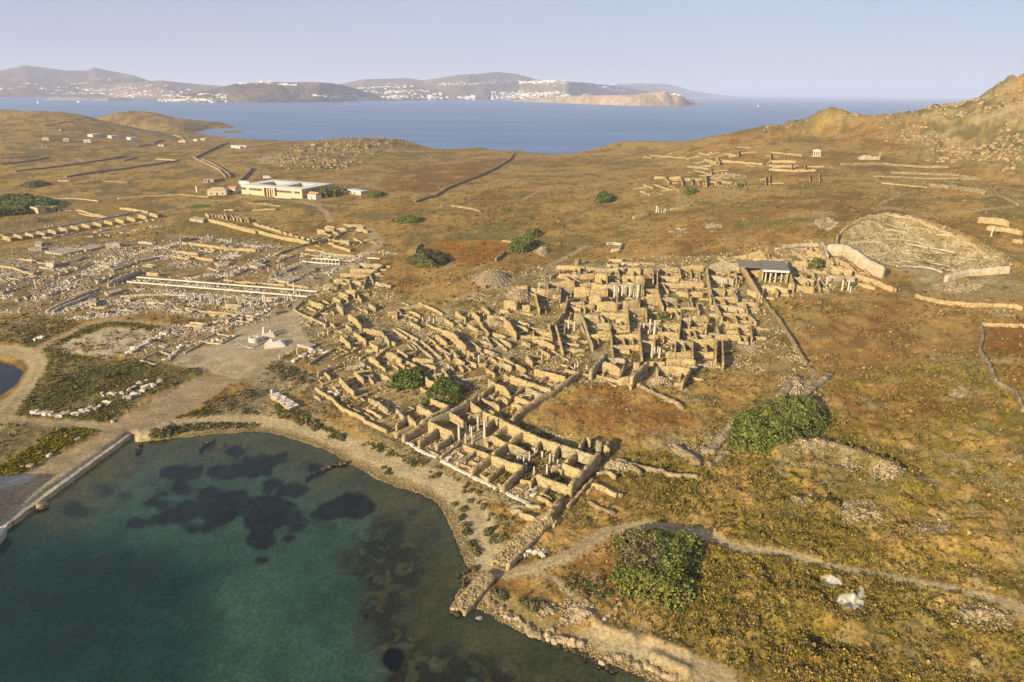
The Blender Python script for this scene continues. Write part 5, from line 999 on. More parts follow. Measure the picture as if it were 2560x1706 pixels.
# ---------------------------------------------------------------- loose marble: blocks one by one where they show, the rest as rubble
def block_mesh(k):
    g = np.random.default_rng(k); w, d, h = g.uniform(.45, .8), g.uniform(.3, .5), g.uniform(.25, .42)
    b = bmesh.new(); bmesh.ops.create_cube(b, size=2)
    for v in b.verts: v.co = Vector((v.co.x*w*g.uniform(.8, 1.05), v.co.y*d*g.uniform(.8, 1.05), v.co.z*h*g.uniform(.8, 1.1)))
    bmesh.ops.bevel(b, geom=b.edges[:], offset=.06, segments=1, affect='EDGES')
    me = bpy.data.meshes.new('marble_block'); b.to_mesh(me); b.free(); return me
BM = []
for k in range(8):
    me = block_mesh(k); me.materials.append(M_mar if k % 2 else M_white); BM.append(me)
def blocks(c, L_, cnt, label, group, s0=.7, s1=1.3, name='marble_block', sink=.1, meshes=None, cat='stone block', jit=1.0):
    """blocks strewn along a polyline read in a crop"""
    P = np.array(L_, float); q = np.r_[0, np.cumsum(np.hypot(*np.diff(P, axis=0).T))]
    s = np.linspace(0, q[-1], cnt) + rng.uniform(-.5, .5, cnt)*q[-1]/cnt
    X = np.interp(s, q, P[:, 0])+rng.normal(0, jit*6, cnt); Y = np.interp(s, q, P[:, 1])+rng.normal(0, jit*4, cnt)
    for x, y in ground(c, np.c_[X, Y]):
        sc = rng.uniform(s0, s1); o = bpy.data.objects.new(name, (meshes or BM)[rng.integers(len(meshes or BM))]); COL.objects.link(o)
        o.location = (x, y, float(Zg(x, y))+.3*sc-sink); o.rotation_euler = (rng.normal(0, .1), rng.normal(0, .1), rng.uniform(0, 6.28)); o.scale = (sc, sc, sc); tag(o, label, cat, group)
blocks('h', [(865,600),(900,590),(960,560),(1000,530),(1060,510),(1100,480)], 18, 'white marble block in the right-hand line across the green patch', 'right line of blocks on the green', .9, 1.5)
blocks('h', [(700,560),(780,570),(860,550),(920,500),(1000,480)], 22, 'white marble block in the upper rows on the green patch', 'upper rows of blocks on the green', .6, 1.1, jit=1.6)
blocks('h', [(220,700),(280,690),(330,705),(400,710),(450,700)], 30, 'white marble block in the heap at the left end of the green patch', 'heap of blocks on the green', .6, 1.2, jit=1.5)
blocks('h', [(450,700),(520,710),(560,690),(640,670),(700,640),(760,620)], 34, 'white marble block in the lower rows on the green patch', 'lower rows of blocks on the green', .6, 1.1, jit=1.7)
blocks('h', [(860,310),(960,230),(1060,180),(1160,140)], 34, 'white marble block on the left rim of the excavated rooms by the square', 'blocks left of the excavated rooms', .8, 1.4, jit=1.6)
blocks('h', [(1120,345),(1190,300),(1240,240),(1330,230),(1390,210),(1510,200),(1570,170)], 26, 'white marble block among the excavated rooms by the square', 'blocks among the excavated rooms', .8, 1.3)
blocks('i', [(340,660),(420,640),(500,600),(570,570),(640,600)], 36, 'tumbled marble block below the edge of the paved square', 'tumbled blocks below the square', .6, 1.1, jit=3)
blocks('i', [(590,960),(690,960),(760,930),(720,980),(800,1000)], 20, 'marble block on the broken pavement above the slab platform', 'blocks on the broken pavement', .6, 1.0, jit=2)
blocks('k', [(1510,1030),(1560,1000),(1600,1030),(1560,1060),(1620,980)], 14, 'marble block laid in rows in the right front warehouse room', 'blocks laid in the warehouse room', .5, .8, jit=1.5)
blocks('k', [(800,740),(840,700),(880,670),(900,660)], 9, 'marble block along the dividing wall of a warehouse room', 'blocks by a warehouse dividing wall', .5, .8); blocks('k', [(1340,960),(1390,920),(1440,890),(1470,880)], 7, 'marble block beside the track through the front warehouse rooms', 'blocks in the front rooms', .6, 1.0)
blocks('n', [(880,430),(950,380),(1000,390),(1050,400),(1080,370)], 16, 'pale fallen block in the grass between sea wall and road', 'fallen blocks by the road', .5, 1.1, jit=2)
blocks('h', [(1740,40),(1800,10),(1850,-20)], 16, 'marble block on the near edge of the sanctuary by the square', 'blocks beside the square', .8, 1.3); blocks('h', [(230,190),(260,180),(300,185)], 8, 'pale stone in the small heap by the path fork', 'heap by the path fork', .7, 1.2)
# boulders of the shore
def rock_mesh(k, rough=.35, sub=2):
    g = np.random.default_rng(100+k); b = bmesh.new(); bmesh.ops.create_icosphere(b, subdivisions=sub, radius=1)
    cuts = [(Vector(g.normal(0, 1, 3)).normalized(), g.uniform(.55, .9)) for _ in range(7)]
    for v in b.verts:
        p = v.co.copy()
        for nrm, d in cuts:
            e = p.dot(nrm)-d
            if e > 0: p -= nrm*e
        v.co = Vector((p.x*g.uniform(.95, 1.05), p.y*.85, p.z*.75))
    me = bpy.data.meshes.new('boulder'); b.to_mesh(me); b.free(); return me
M_rock = stone_mat('shore_rock', (.45,.35,.21), (.30,.22,.12), 1.0, .5); M_krock = stone_mat('granite_outcrop', (.36,.265,.135), (.26,.18,.085), .35, .8); M_wet = stone_mat('weedy_wet_rock', (.10,.075,.03), (.05,.04,.02), 1.2, .5, .6)
RK = []
for k in range(6):
    me = rock_mesh(k); me.materials.append(M_rock); RK.append(me)
WK = []
for k in range(4):
    me = rock_mesh(20+k); me.materials.append(M_wet); WK.append(me)
blocks('n', [(640,740),(720,810),(780,850),(880,910),(960,950)], 46, 'pale shore boulder between the sea wall and the lone big stone', 'boulders on the near shore, left stretch', .3, .8, 'boulder', .15, RK, 'boulder', 2.6)
blocks('n', [(960,960),(1050,1000),(1150,1040),(1280,1050),(1340,1070)], 50, 'pale shore boulder along the middle of the near shore', 'boulders on the near shore, middle stretch', .3, .85, 'boulder', .15, RK, 'boulder', 2.6)
blocks('n', [(1480,1200),(1560,1150),(1650,1170),(1780,1220),(1900,1270),(2020,1330)], 48, 'shore boulder where the near shore leaves the bottom edge', 'boulders on the near shore, right stretch', .3, .7, 'boulder', .15, RK, 'boulder', 2.4)
blocks('n', [(1020,1010),(1150,1080),(1300,1120),(1450,1200),(1600,1270)], 40, 'dark wet rock at the waterline of the near shore', 'wet rocks at the waterline', .25, .6, 'wet_rock', .15, WK, 'rock', 2.0)
blocks('n', [(580,880)], 1, 'lone big grey boulder on the sand of the near beach', None, .9, .9, 'boulder', .3, RK, 'boulder', 0); blocks('n', [(975,985)], 1, 'largest boulder at the water where the boulder line bends', None, 1.0, 1.0, 'boulder', .3, RK, 'boulder', 0)
blocks('n', [(1090,960),(1150,930),(1200,900),(1260,840),(1320,800)], 26, 'pale stone in the rubble ridge running inland from the shore', 'rubble ridge inland from the shore', .3, .7, 'boulder', .1, RK, 'boulder', 1.5); blocks('n', [(1500,880),(1540,850),(1580,810),(1620,760)], 14, 'pale stone in the line below the lower bush', 'stone line below the lower bush', .25, .6, 'boulder', .1, RK, 'boulder', .6)
blocks('n', [(1040,780),(1090,800),(1130,840)], 14, 'pale stone in the small rubble heap behind the shore boulders', 'small heap behind the shore', .3, .6, 'boulder', .1, RK, 'boulder', 1.8)
blocks('h', [(970,910),(960,940),(945,975),(940,990)], 14, 'dark rock in the short row off the end of the quay', 'rocks off the quay end', .4, .8, 'wet_rock', -.25, WK, 'rock', 1.2); blocks('h', [(1470,890),(1420,905),(1390,940),(1370,970)], 16, 'dark rock in the curved row in the shallows', 'curved row of rocks in the shallows', .4, .7, 'wet_rock', -.3, WK, 'rock', 1)
blocks('h', [(2100,1160),(2150,1130),(2200,1100),(2260,1075),(2353,1045)], 30, 'dark rock in the straight row reaching out from the beach', 'straight row of rocks in the water', .35, .7, 'wet_rock', -.35, WK, 'rock', 1.1)
blocks('n', [(450,650),(480,600),(430,570),(520,520),(560,500)], 16, 'dark rock in the water beside the sea wall', 'rocks beside the sea wall', .3, .6, 'wet_rock', -.2, WK, 'rock', 2); blocks('n', [(380,810),(430,860),(470,840)], 10, 'rock at the tip of the sea wall in the water', 'rocks at the tip of the sea wall', .3, .6, 'wet_rock', -.2, WK, 'rock', 2)
for q, (x, y) in enumerate(((340,990),(210,1070),(532,882),(770,755))): blocks('h', [(x, y)], 1, ['squat square stone bollard nearest the light paving', 'squat stone bollard at the corner of the house shadow on the quay', 'small stone at the right end of the bright green strip', 'white stone lying at the path junction'][(1,0,2,3)[q]], None, 1.0, 1.1, 'stone_bollard', .05, BM[:2], 'stone bollard', 0)
# ---------------------------------------------------------------- merged scatter ("stuff")
def scatter_mesh(name, base_v, base_f, X, Y, Zv, S_, rot, colr, mat, label, tilt=.25, flat_=1.0):
    n_ = len(X); bv = np.asarray(base_v, np.float32); nb = len(base_v[0]) if bv.ndim == 3 else len(bv)
    if bv.ndim == 3: B = bv[rng.integers(len(bv), size=n_)]
    else: B = np.broadcast_to(bv, (n_,)+bv.shape)
    c_, s_ = np.cos(rot)[:, None], np.sin(rot)[:, None]
    x = (B[:, :, 0]*c_-B[:, :, 1]*s_)*S_[:, None]; y = (B[:, :, 0]*s_+B[:, :, 1]*c_)*S_[:, None]; z = B[:, :, 2]*S_[:, None]*flat_
    V = np.stack([x+X[:, None], y+Y[:, None], z+Zv[:, None]], -1).reshape(-1, 3)
    F = (np.asarray(base_f)[None]+(np.arange(n_)*nb)[:, None, None]).reshape(-1, np.asarray(base_f).shape[1])
    colv = np.repeat(colr, nb, axis=0)
    return tag(link(name, np_mesh(name, V, F, False, colv), None, [mat]), label, kind='stuff')
def pick(w, cnt):
    """random ground points, density w per grid vertex weighted by seen area"""
    p = w.ravel(); p = p/p.sum(); i = rng.choice(p.size, cnt, p=p)
    a = i % NA; r = i//NA
    r2 = np.clip(r+rng.random(cnt), 0, NR-1.01); a2 = a+rng.random(cnt)-.5
    rr = np.interp(r2, np.arange(NR), rad); aa_ = az[0]+(az[1]-az[0])*a2
    return rr*np.sin(aa_), rr*np.cos(aa_)
M_tuft = plain_mat('dry_weeds', None, .95, .35, 2.5, 'col', .05); M_frag = plain_mat('loose_stone', None, .85, .2, 3, 'col', .15)
# tufts: small domes of splayed leaf faces
TB = []; 
for v in range(8):
    g = np.random.default_rng(300+v); L_ = []
    for k in range(7):
        a = g.uniform(0, 6.28); e = g.uniform(.3, 1.3); d = np.array([math.cos(a)*math.cos(e), math.sin(a)*math.cos(e), math.sin(e)]); s = np.cross(d, [0, 0, 1])+g.normal(0, .25, 3); s /= np.linalg.norm(s)
        b0 = d*g.uniform(.05, .25)-[0, 0, .12]; tip = d*g.uniform(.7, 1.1); L_ += [b0-s*.16, b0+s*.16, tip*.75+s*.26, tip, tip*.75-s*.26]
    TB.append(L_)
TF = [(0,1,2),(0,2,4),(2,3,4)]; TF = [(a+5*k, b+5*k, c+5*k) for k in range(7) for a, b, c in TF]
open_m = (1-bare)*rough_m*dry*(sd_bay > 3)*(GRR < 560)*(1-rocky)
clump = np.clip(fbm(GX, GY, 7, 4, 201)-.36, 0, 1)*np.clip(fbm(GX, GY, 2.2, 2, 202)-.3, 0, 1)
X, Y = pick(open_m*clump, 52000); S_ = rng.lognormal(-1.15, .40, len(X))*np.clip(np.hypot(X, Y)/190, .75, 1.35)
pal = np.array([[.33,.23,.085],[.25,.155,.05],[.19,.11,.035],[.15,.12,.04],[.19,.15,.03],[.10,.085,.03]])
pw = rng.choice(6, len(X), p=[.26,.22,.14,.18,.10,.10]); cc = pal[pw]*rng.uniform(.7, 1.25, (len(X), 1))
scatter_mesh('dry_grass', TB, TF, X, Y, Zg(X, Y), S_, rng.uniform(0, 6.28, len(X)), cc.astype(np.float32), M_tuft, 'dry grass tufts and thorny cushions over the slopes')
X, Y = pick(open_m*zr*np.clip(fbm(GX, GY, 9, 4, 203)-.30, 0, 1), 24000); S_ = rng.lognormal(-1.3, .4, len(X))
pal = np.array([[.26,.20,.022],[.20,.155,.025],[.13,.115,.025],[.09,.08,.025],[.30,.20,.06]]); cc = pal[rng.choice(5, len(X))]*rng.uniform(.7, 1.2, (len(X), 1))
scatter_mesh('yellow_scrub', TB, TF, X, Y, Zg(X, Y), S_, rng.uniform(0, 6.28, len(X)), cc.astype(np.float32), M_tuft, 'yellow and olive low scrub of the near slope')
gm_ = np.clip(g1*sstep(.36, .55, .5*fin+.5*mid)+g2b*1.3+area(ground('h', [(400,215),(560,110),(740,60),(1000,90),(1120,130),(740,105),(400,230)]), .8, 1.2)*1.5+area(ground('h', [(-60,50),(200,20),(580,75),(420,190),(300,240),(150,250),(-60,225)]), 1, 2)*.8, 0, 2)
for c, P in (('h', [(940,850),(1100,790),(1300,765),(1700,765),(1780,790),(1300,815),(1000,870)]), ('h', [(1180,750),(1450,640),(1520,700),(1380,740)]), ('h', [(1870,590),(2000,660),(2150,740),(2353,850),(2353,880),(2100,790),(1920,720)]), ('i', [(90,740),(200,680),(400,750),(420,800),(250,830)]), ('k', [(0,590),(160,600),(420,720),(640,740),(560,800),(250,690)])):
    gm_ = gm_+area(ground(c, P), .6, 1)*(1.6 if c == 'h' else 1.2)
PSQ = area(ground('h', [(400,235),(560,165),(740,110),(900,115),(1110,142),(1000,200),(880,258),(740,312),(560,292),(450,270)]), .3, .3)
X, Y = pick(gm_*(sd_bay > 1)*(1-PSQ)*(1-road_m), 10000); S_ = rng.lognormal(-1.15, .35, len(X))
pal = np.array([[.14,.15,.03],[.105,.115,.025],[.18,.165,.045],[.25,.20,.06],[.17,.13,.06]]); cc = pal[rng.choice(5, len(X))]*rng.uniform(.7, 1.2, (len(X), 1))
k_ = inpoly(X, Y, G2b); cc[k_] = np.array([.22,.20,.012])*rng.uniform(.6, 1.2, (k_.sum(), 1))
scatter_mesh('salt_marsh_grass', TB, TF, X, Y, Zg(X, Y), S_, rng.uniform(0, 6.28, len(X)), cc.astype(np.float32), M_tuft, 'green grass and succulents around the harbour')
# weeds growing between the ruined walls
X, Y = pick(ru*np.clip(fbm(GX, GY, 5, 3, 205)-.40, 0, 1), 12000); S_ = rng.lognormal(-.95, .3, len(X))
pal = np.array([[.12,.11,.03],[.20,.15,.05],[.30,.22,.09],[.10,.10,.025],[.24,.14,.05]]); cc = pal[rng.choice(5, len(X))]*rng.uniform(.7, 1.2, (len(X), 1))
scatter_mesh('ruin_weeds', TB, TF, X, Y, Zg(X, Y), S_, rng.uniform(0, 6.28, len(X)), cc.astype(np.float32), M_tuft, 'weeds growing between the ruined walls')
# stones
SB = []
for v in range(8):
    g = np.random.default_rng(400+v); q = np.array([(-1,-1,-1),(1,-1,-1),(1,1,-1),(-1,1,-1),(-1,-1,1),(1,-1,1),(1,1,1),(-1,1,1)])*g.uniform(.55, 1.1, (8, 3))*g.uniform(.5, 1.2, 3)*np.array([1, .8, .6]); SB.append(q)
SF = [(4,5,6,7),(0,1,5,4),(1,2,6,5),(2,3,7,6),(3,0,4,7)]
def stones(name, w, cnt, smin, smax, c0, label, far=True):
    X, Y = pick(w, cnt); S_ = rng.uniform(smin, smax, cnt)*(np.clip(np.hypot(X, Y)/220, .8, 2.2) if far else 1)
    cc = np.array(c0)*rng.uniform(.6, 1.25, (cnt, 1))*(1+rng.normal(0, .06, (cnt, 3)))
    scatter_mesh(name, SB, SF, X, Y, Zg(X, Y)+S_*.25, S_, rng.uniform(0, 6.28, cnt), np.clip(cc, .02, .85).astype(np.float32), M_frag, label)
stones('field_stones', open_m*np.clip(fbm(GX, GY, 10, 4, 211)-.42, 0, 1)+.0, 15000, .08, .20, (.36,.27,.16), 'loose stones strewn over the dry slopes')
stones('rubble', (rubm+.0)*(GRR > 60)*sstep(.4, .55, fbm(GX, GY, 4, 3, 212)), 15000, .16, .36, (.34,.265,.165), 'heaps of pale rubble and excavation spoil')
stones('fallen_masonry', ru*sstep(.45, .6, fbm(GX, GY, 6, 3, 213)), 11000, .14, .34, (.46,.36,.21), 'fallen masonry lying between the ruined walls')
sanc = sa*np.clip(1-area(ground('d', [(1550,860),(1900,880),(1700,970),(1500,930)]), 1, 1), 0, 1)
lines = np.zeros(GX.shape)
SL = [('d', [(1220,990),(1700,1035),(2334,1095)], 9), ('e', [(0,1065),(300,1095),(540,1115)], 9), ('d', [(1250,1075),(1700,1125),(2334,1160)], 7), ('d', [(0,950),(150,980),(300,960),(450,900)], 12), ('d', [(380,1150),(600,1030),(900,900),(1100,800),(1330,710)], 14), ('d', [(600,900),(750,880),(1000,800),(1300,720)], 10), ('d', [(560,1280),(850,1200),(1150,1200),(1500,1230),(1800,1200)], 12), ('d', [(700,1330),(1100,1290),(1450,1250),(1800,1300),(2334,1330)], 14),
      ('d', [(1330,1570),(1500,1490),(1700,1450),(1900,1440),(2150,1400)], 10), ('d', [(1450,790),(1600,770),(1700,760)], 14), ('d', [(1580,850),(1700,840),(1850,860)], 8), ('d', [(1330,740),(1500,680),(1640,650)], 8), ('d', [(840,600),(1000,590),(1200,545),(1550,490)], 5), ('d', [(1760,610),(1900,600),(2100,640),(2334,690)], 6),
      ('d', [(1980,830),(2150,740),(2334,720)], 6), ('d', [(2000,900),(2180,870)], 5), ('d', [(1700,980),(1900,950),(2100,940),(2334,880)], 6), ('e', [(0,960),(150,900),(300,830),(500,760)], 8), ('e', [(20,800),(150,760),(320,690),(500,690)], 5), ('e', [(470,800),(600,770),(900,770),(1180,790)], 8), ('e', [(460,930),(600,870),(740,820)], 4), ('e', [(420,1000),(520,940),(700,950)], 4),
      ('e', [(0,1330),(200,1250),(450,1230),(620,1200)], 10), ('e', [(0,1180),(300,1180),(600,1150)], 10), ('d', [(1180,1210),(1700,1170),(2334,1200)], 12), ('e', [(0,1430),(250,1380),(450,1300)], 8), ('d', [(0,1150),(200,1150),(400,1140),(700,1100)], 8), ('d', [(0,1290),(300,1280),(500,1240)], 5), ('e', [(940,950),(1100,850),(1250,760)], 5), ('e', [(1300,750),(1450,740),(1650,760)], 5), ('e', [(210,285),(400,295),(510,305)], 2), ('d', [(580,360),(700,350)], 3), ('h', [(860,310),(1000,210),(1160,140),(1450,120)], 4), ('h', [(1130,110),(1400,90),(1700,40)], 5)]
for c, P, w in SL: lines = np.maximum(lines, stroke(ground(c, P), w*.55, .8, 1.4))
stones('marble_rubble', np.clip(lines*1.0+sanc*.035, 0, 1)*(1-PSQ)*(1-ago)*sstep(.38, .50, fbm(GX, GY, 5, 4, 214)), 13000, .13, .30, (.50,.44,.35), 'weathered marble fragments covering the sanctuary')
stones('theatre_stones', cav*sstep(.42, .58, fbm(GX, GY, 6, 3, 216)), 3600, .08, .20, (.42,.34,.215), 'broken seat stones covering the theatre slope')
stones('shore_pebbles', sstep(3.0, .8, sd_bay)*sstep(-1.2, .3, sd_bay)*(dq > 5), 9000, .06, .16, (.34,.25,.13), 'pebbles along the waterline', False)
kw = rocky*(GRR > 380)*sstep(.40, .55, fbm(GX, GY, 30, 3, 215))
# granite boulders of the rocky hill, the knoll and the cone: the big ones singly
KR = []
for k in range(6):
    me = rock_mesh(40+k); me.materials.append(M_krock); KR.append(me)
X, Y = pick(kw, 95)
for x, y in zip(X, Y):
    where = 'rocky hill at the right edge' if x > 260 and y < 640 and float(x/y) > .52 else ('rocky knoll before the far sea' if x < 0 else 'conical hill beside the saddle')
    s = rng.uniform(2.5, 6.0); o = bpy.data.objects.new('boulder', KR[rng.integers(6)]); COL.objects.link(o); o.location = (x, y, float(Zg(x, y))-s*.05); o.rotation_euler = (rng.normal(0, .3), rng.normal(0, .3), rng.uniform(0, 6.28)); o.scale = (s*rng.uniform(.9, 1.8), s, s*rng.uniform(.7, 1.1))
    tag(o, 'weathered granite boulder bulging from the '+where, 'boulder', 'granite boulders on the '+where)
X, Y = pick(kw, 2600); S_ = rng.uniform(.7, 2.2, 2600)
cc = np.array([.30,.215,.105])*rng.uniform(.7, 1.2, (2600, 1))
scatter_mesh('hill_rocks', SB, SF, X, Y, Zg(X, Y)+S_*.1, S_, rng.uniform(0, 6.28, 2600), cc.astype(np.float32), M_frag, 'smaller rocks covering the granite hills')

# ---------------------------------------------------------------- bushes and trees
def leaf_mat(name, spec=.3):
    m = plain_mat(name, None, .6, .2, 1.5, 'col', spec); return m
M_leaf = leaf_mat('evergreen_leaves'); M_bark = plain_mat('grey_bark', (.16,.12,.08), .9)
def leaves(P3, N3, size, pal, seed, spread=.5):
    """leaf clumps: 3 tilted leaf-spray faces per point around the outward normal"""
    g = np.random.default_rng(seed); n_ = len(P3); K = 3
    P = np.repeat(P3, K, 0)+g.normal(0, size*spread, (n_*K, 3)); Nn = np.repeat(N3, K, 0)+g.normal(0, .65, (n_*K, 3)); Nn /= np.linalg.norm(Nn, axis=1)[:, None]+1e-9
    U = np.cross(Nn, g.normal(0, 1, (n_*K, 3))); U /= np.linalg.norm(U, axis=1)[:, None]+1e-9; Vv = np.cross(Nn, U)
    s = (size*g.uniform(.6, 1.3, n_*K))[:, None]
    q = np.stack([P-U*s, P-Vv*s*.6+U*s*.1, P+U*s*1.05, P+Vv*s*.65], 1).reshape(-1, 3)
    F = np.arange(n_*K*4).reshape(-1, 4)
    c = pal[g.integers(len(pal), size=n_)]*g.uniform(.55, 1.3, (n_, 1)); dead = g.random(n_) < .05; c[dead] = np.array([.19,.145,.07])*g.uniform(.7, 1.2, (dead.sum(), 1)); c = np.repeat(np.repeat(c, K, 0), 4, 0)
    return q, F, c.astype(np.float32)
PG = np.array([[.10,.125,.016],[.13,.16,.02],[.075,.095,.015],[.17,.185,.035]])
PO = np.array([[.11,.115,.03],[.085,.095,.025],[.15,.14,.04]])
def bush(c, P, hmax, label, size=.3, dens=5.0, pal=PG, seed=1, name='bush', cat='bush', twigs=None, lump=1.0, edge=.5):
    G = np.array(ground(c, P)); cx, cy = G.mean(0); cz = float(Zg(cx, cy)); lo, hi = G.min(0), G.max(0); g = np.random.default_rng(seed)
    A_ = (hi-lo).prod(); n_ = int(A_*dens*1.6); x = g.uniform(lo[0]-.6, hi[0]+.6, n_); y = g.uniform(lo[1]-.6, hi[1]+.6, n_)
    d = dpoly(x, y, G, True)*np.where(inpoly(x, y, G), 1, -1)+(fbm(x, y, 3, 3, seed)-.5)*1.7; k = d > 0; x, y, d = x[k], y[k], d[k]
    dm = max(d.max()*edge, .5)
    prof = lambda dd: hmax*np.sqrt(np.clip(1-(1-np.clip(dd/dm, 0, 1))**2, 0, 1))
    lumpf = lambda a, b: (fbm(a, b, 2.6, 3, seed+3)-.45)*2.1*lump
    z = prof(d)*(.88)+lumpf(x, y)*np.clip(d/dm, .15, 1)
    # skirts: leaves down the sides too
    z = np.where(d < dm*.5, z*g.uniform(.15, 1.0, len(z)), z); z = np.clip(z, .1, None)
    e = .15; dx = (dpoly(x+e, y, G, True)-dpoly(x-e, y, G, True))/(2*e); dy = (dpoly(x, y+e, G, True)-dpoly(x, y-e, G, True))/(2*e)
    sl = np.clip(1-d/dm, 0, 1)*1.3; nx = -dx*sl; ny = -dy*sl
    gx_ = (lumpf(x+.3, y)-lumpf(x-.3, y))/.6; gy_ = (lumpf(x, y+.3)-lumpf(x, y-.3))/.6
    N3 = np.c_[nx-gx_, ny-gy_, np.ones(len(x))*.9]; N3 /= np.linalg.norm(N3, axis=1)[:, None]
    o = empty(name, (cx, cy, cz)); tag(o, label, cat)
    P3 = np.c_[x-cx, y-cy, z+Zg(x, y)-cz]
    tw = inpoly(x, y, ground(c, twigs))*(g.random(len(x)) < .62) if twigs else np.zeros(len(x), bool)
    q, F, cl = leaves(P3[~tw], N3[~tw], size, pal, seed); link('crown', np_mesh('crown', q, F, False, cl), o, [M_leaf])
    if twigs:
        q, F, cl = leaves(P3[tw]+[0, 0, .1], N3[tw], size*.8, np.array([[.20,.155,.09],[.16,.12,.07]]), seed+5); link('bare_twigs', np_mesh('bare_twigs', q, F, False, cl), o, [M_tuft])
    m = MB(); 
    for a in range(5):
        u = g.normal(0, .12, 2)*(hi-lo); m.tube([(.16, -.3), (.11, hmax*.45), (.05, hmax*.8)], 6, u[0], u[1])
    m.build('trunk', M_bark, o)
    return o
bush('l', [(690,460),(740,350),(800,310),(870,270),(960,245),(1050,238),(1170,245),(1240,300),(1272,390),(1200,440),(1080,500),(1000,535),(900,545),(760,525)], 3.4, 'large rounded dark green bush on the slope with dead twigs on its crest', .27, 9, seed=11, twigs=[(830,330),(900,270),(1060,235),(1090,255),(960,290),(870,340)])
bush('l', [(50,1230),(100,1080),(80,1000),(140,970),(300,970),(450,990),(560,1030),(570,1060),(540,1180),(510,1310),(480,1380),(380,1400),(200,1350),(100,1290)], 3.0, 'large dark green bush below the bend of the near road', .26, 9, seed=12, twigs=[(100,1010),(220,990),(300,1060),(330,1200),(200,1240),(110,1180)])
bush('i', [(1165,885),(1280,820),(1400,790),(1480,760),(1530,790),(1550,880),(1480,930),(1380,935),(1290,930)], 2.6, 'left of the two round bright green bushes among the ruins', .3, 8, np.array([[.085,.12,.015],[.11,.145,.02],[.06,.09,.012]]), 13)
bush('i', [(1510,1040),(1600,930),(1660,880),(1760,870),(1850,930),(1890,1000),(1830,1080),(1760,1070),(1600,1060),(1530,1075)], 3.0, 'right of the two round bright green bushes, next to the paved street', .3, 8, np.array([[.085,.12,.015],[.11,.145,.02],[.06,.09,.012]]), 14)
bush('b', [(1875,1020),(1900,990),(1950,985),(2010,995),(2015,1020),(1960,1038),(1900,1038)], 2.6, 'low oval bright green bush alone on the grassy slope', .5, 3, np.array([[.085,.115,.012],[.06,.085,.012]]), 15)
bush('e', [(1545,455),(1600,435),(1700,425),(1800,425),(1830,445),(1760,465),(1600,475)], 2.0, 'flat dark green bush above the track', .5, 3, seed=16)
bush('f', [(400,470),(430,400),(520,380),(620,385),(670,420),(640,460),(560,490),(440,490)], 3.2, 'dark green bush beside the dry reservoir', .4, 5, seed=17)
bush('f', [(520,340),(560,310),(640,300),(715,300),(680,340),(600,355)], 2.6, 'dark green bush just behind the reservoir bush', .4, 4, seed=18)
bush('e', [(1660,840),(1760,790),(1850,790),(1930,850),(1950,880),(1860,880),(1780,880)], 2.8, 'olive green reedy bush at the lower rim of the reservoir', .35, 5, PO, 19)
bush('e', [(1740,750),(1850,745),(1990,760),(2060,820),(1990,860),(1940,840),(1850,780)], 2.2, 'dark shrub strip on the left bank of the reservoir', .4, 4, np.array([[.05,.06,.02],[.08,.08,.03]]), 20)
bush('f', [(1710,1090),(1760,1070),(1830,1068),(1890,1095),(1850,1115),(1760,1118)], 2.0, 'green fig bush inside the old quarter beside the white columns', .3, 6, seed=21)
bush('g', [(880,660),(900,635),(960,635),(990,655),(970,695),(910,690)], 3.0, 'green fig tree against the wall right of the roofed portico', .35, 6, seed=22)
bush('c', [(262,870),(280,845),(330,850),(345,865),(290,885)], 2.5, 'small green bush by the pale ruins on the saddle slope', .5, 2.5, seed=23); bush('c', [(580,830),(600,818),(640,825),(620,834)], 1.6, 'small flat green bush on the upper slope', .5, 2, seed=24)
bush('e', [(1310,215),(1340,195),(1420,190),(1460,205),(1440,225),(1350,235)], 2.0, 'dark shrub right of the flat-roofed shed', .4, 4, seed=25); bush('f', [(340,105),(360,88),(400,90),(410,110),(370,118)], 1.4, 'small green bush in the grass above the reservoir', .4, 3, seed=26)
def grove():
    for q, (P, h, lab) in enumerate([([(-60,300),(60,240),(160,240),(200,300),(190,390),(-40,420)], 3.4, 'dense green tree clump at the left edge, left of the grove'), ([(130,250),(250,235),(340,260),(330,330),(260,390),(120,400)], 3.4, 'dense green tree clump in the middle of the left grove'), ([(300,270),(380,250),(470,270),(540,300),(480,350),(280,350)], 3.0, 'dense green tree clump at the right end of the left grove')]):
        bush('d', P, h, lab, .55, 3.0, seed=30+q, name='tree', cat='tree', lump=1.6, edge=.4)
grove()
bush('d', [(180,130),(300,105),(420,100),(460,120),(300,150)], 2.0, 'low olive thicket in the plain above the left grove', .5, 2, PO, 35); bush('d', [(335,460),(365,445),(405,455),(390,470)], 1.2, 'single small dark bush in the brown field at the left', .4, 3, seed=36)
bush('h', [(1600,600),(1680,560),(1760,545),(1740,600),(1690,620)], 1.6, 'brownish shrub on the sand left of the slab platform', .25, 8, np.array([[.13,.10,.03],[.16,.13,.05],[.10,.09,.03]]), 37); bush('n', [(1480,0),(1480,0),(1480,0)], 1, 'x', .1) if 0 else None
bush('e', [(850,208),(900,196),(955,204),(968,226),(930,240),(870,236)], 6.5, 'left of the two round trees at the museum corner', .5, 4, seed=38, name='tree', cat='tree', lump=1.2, edge=.9); bush('e', [(985,200),(1030,192),(1066,204),(1060,224),(1010,232),(985,222)], 6.5, 'right of the two round trees at the museum corner', .5, 4, seed=39, name='tree', cat='tree', lump=1.2, edge=.9)
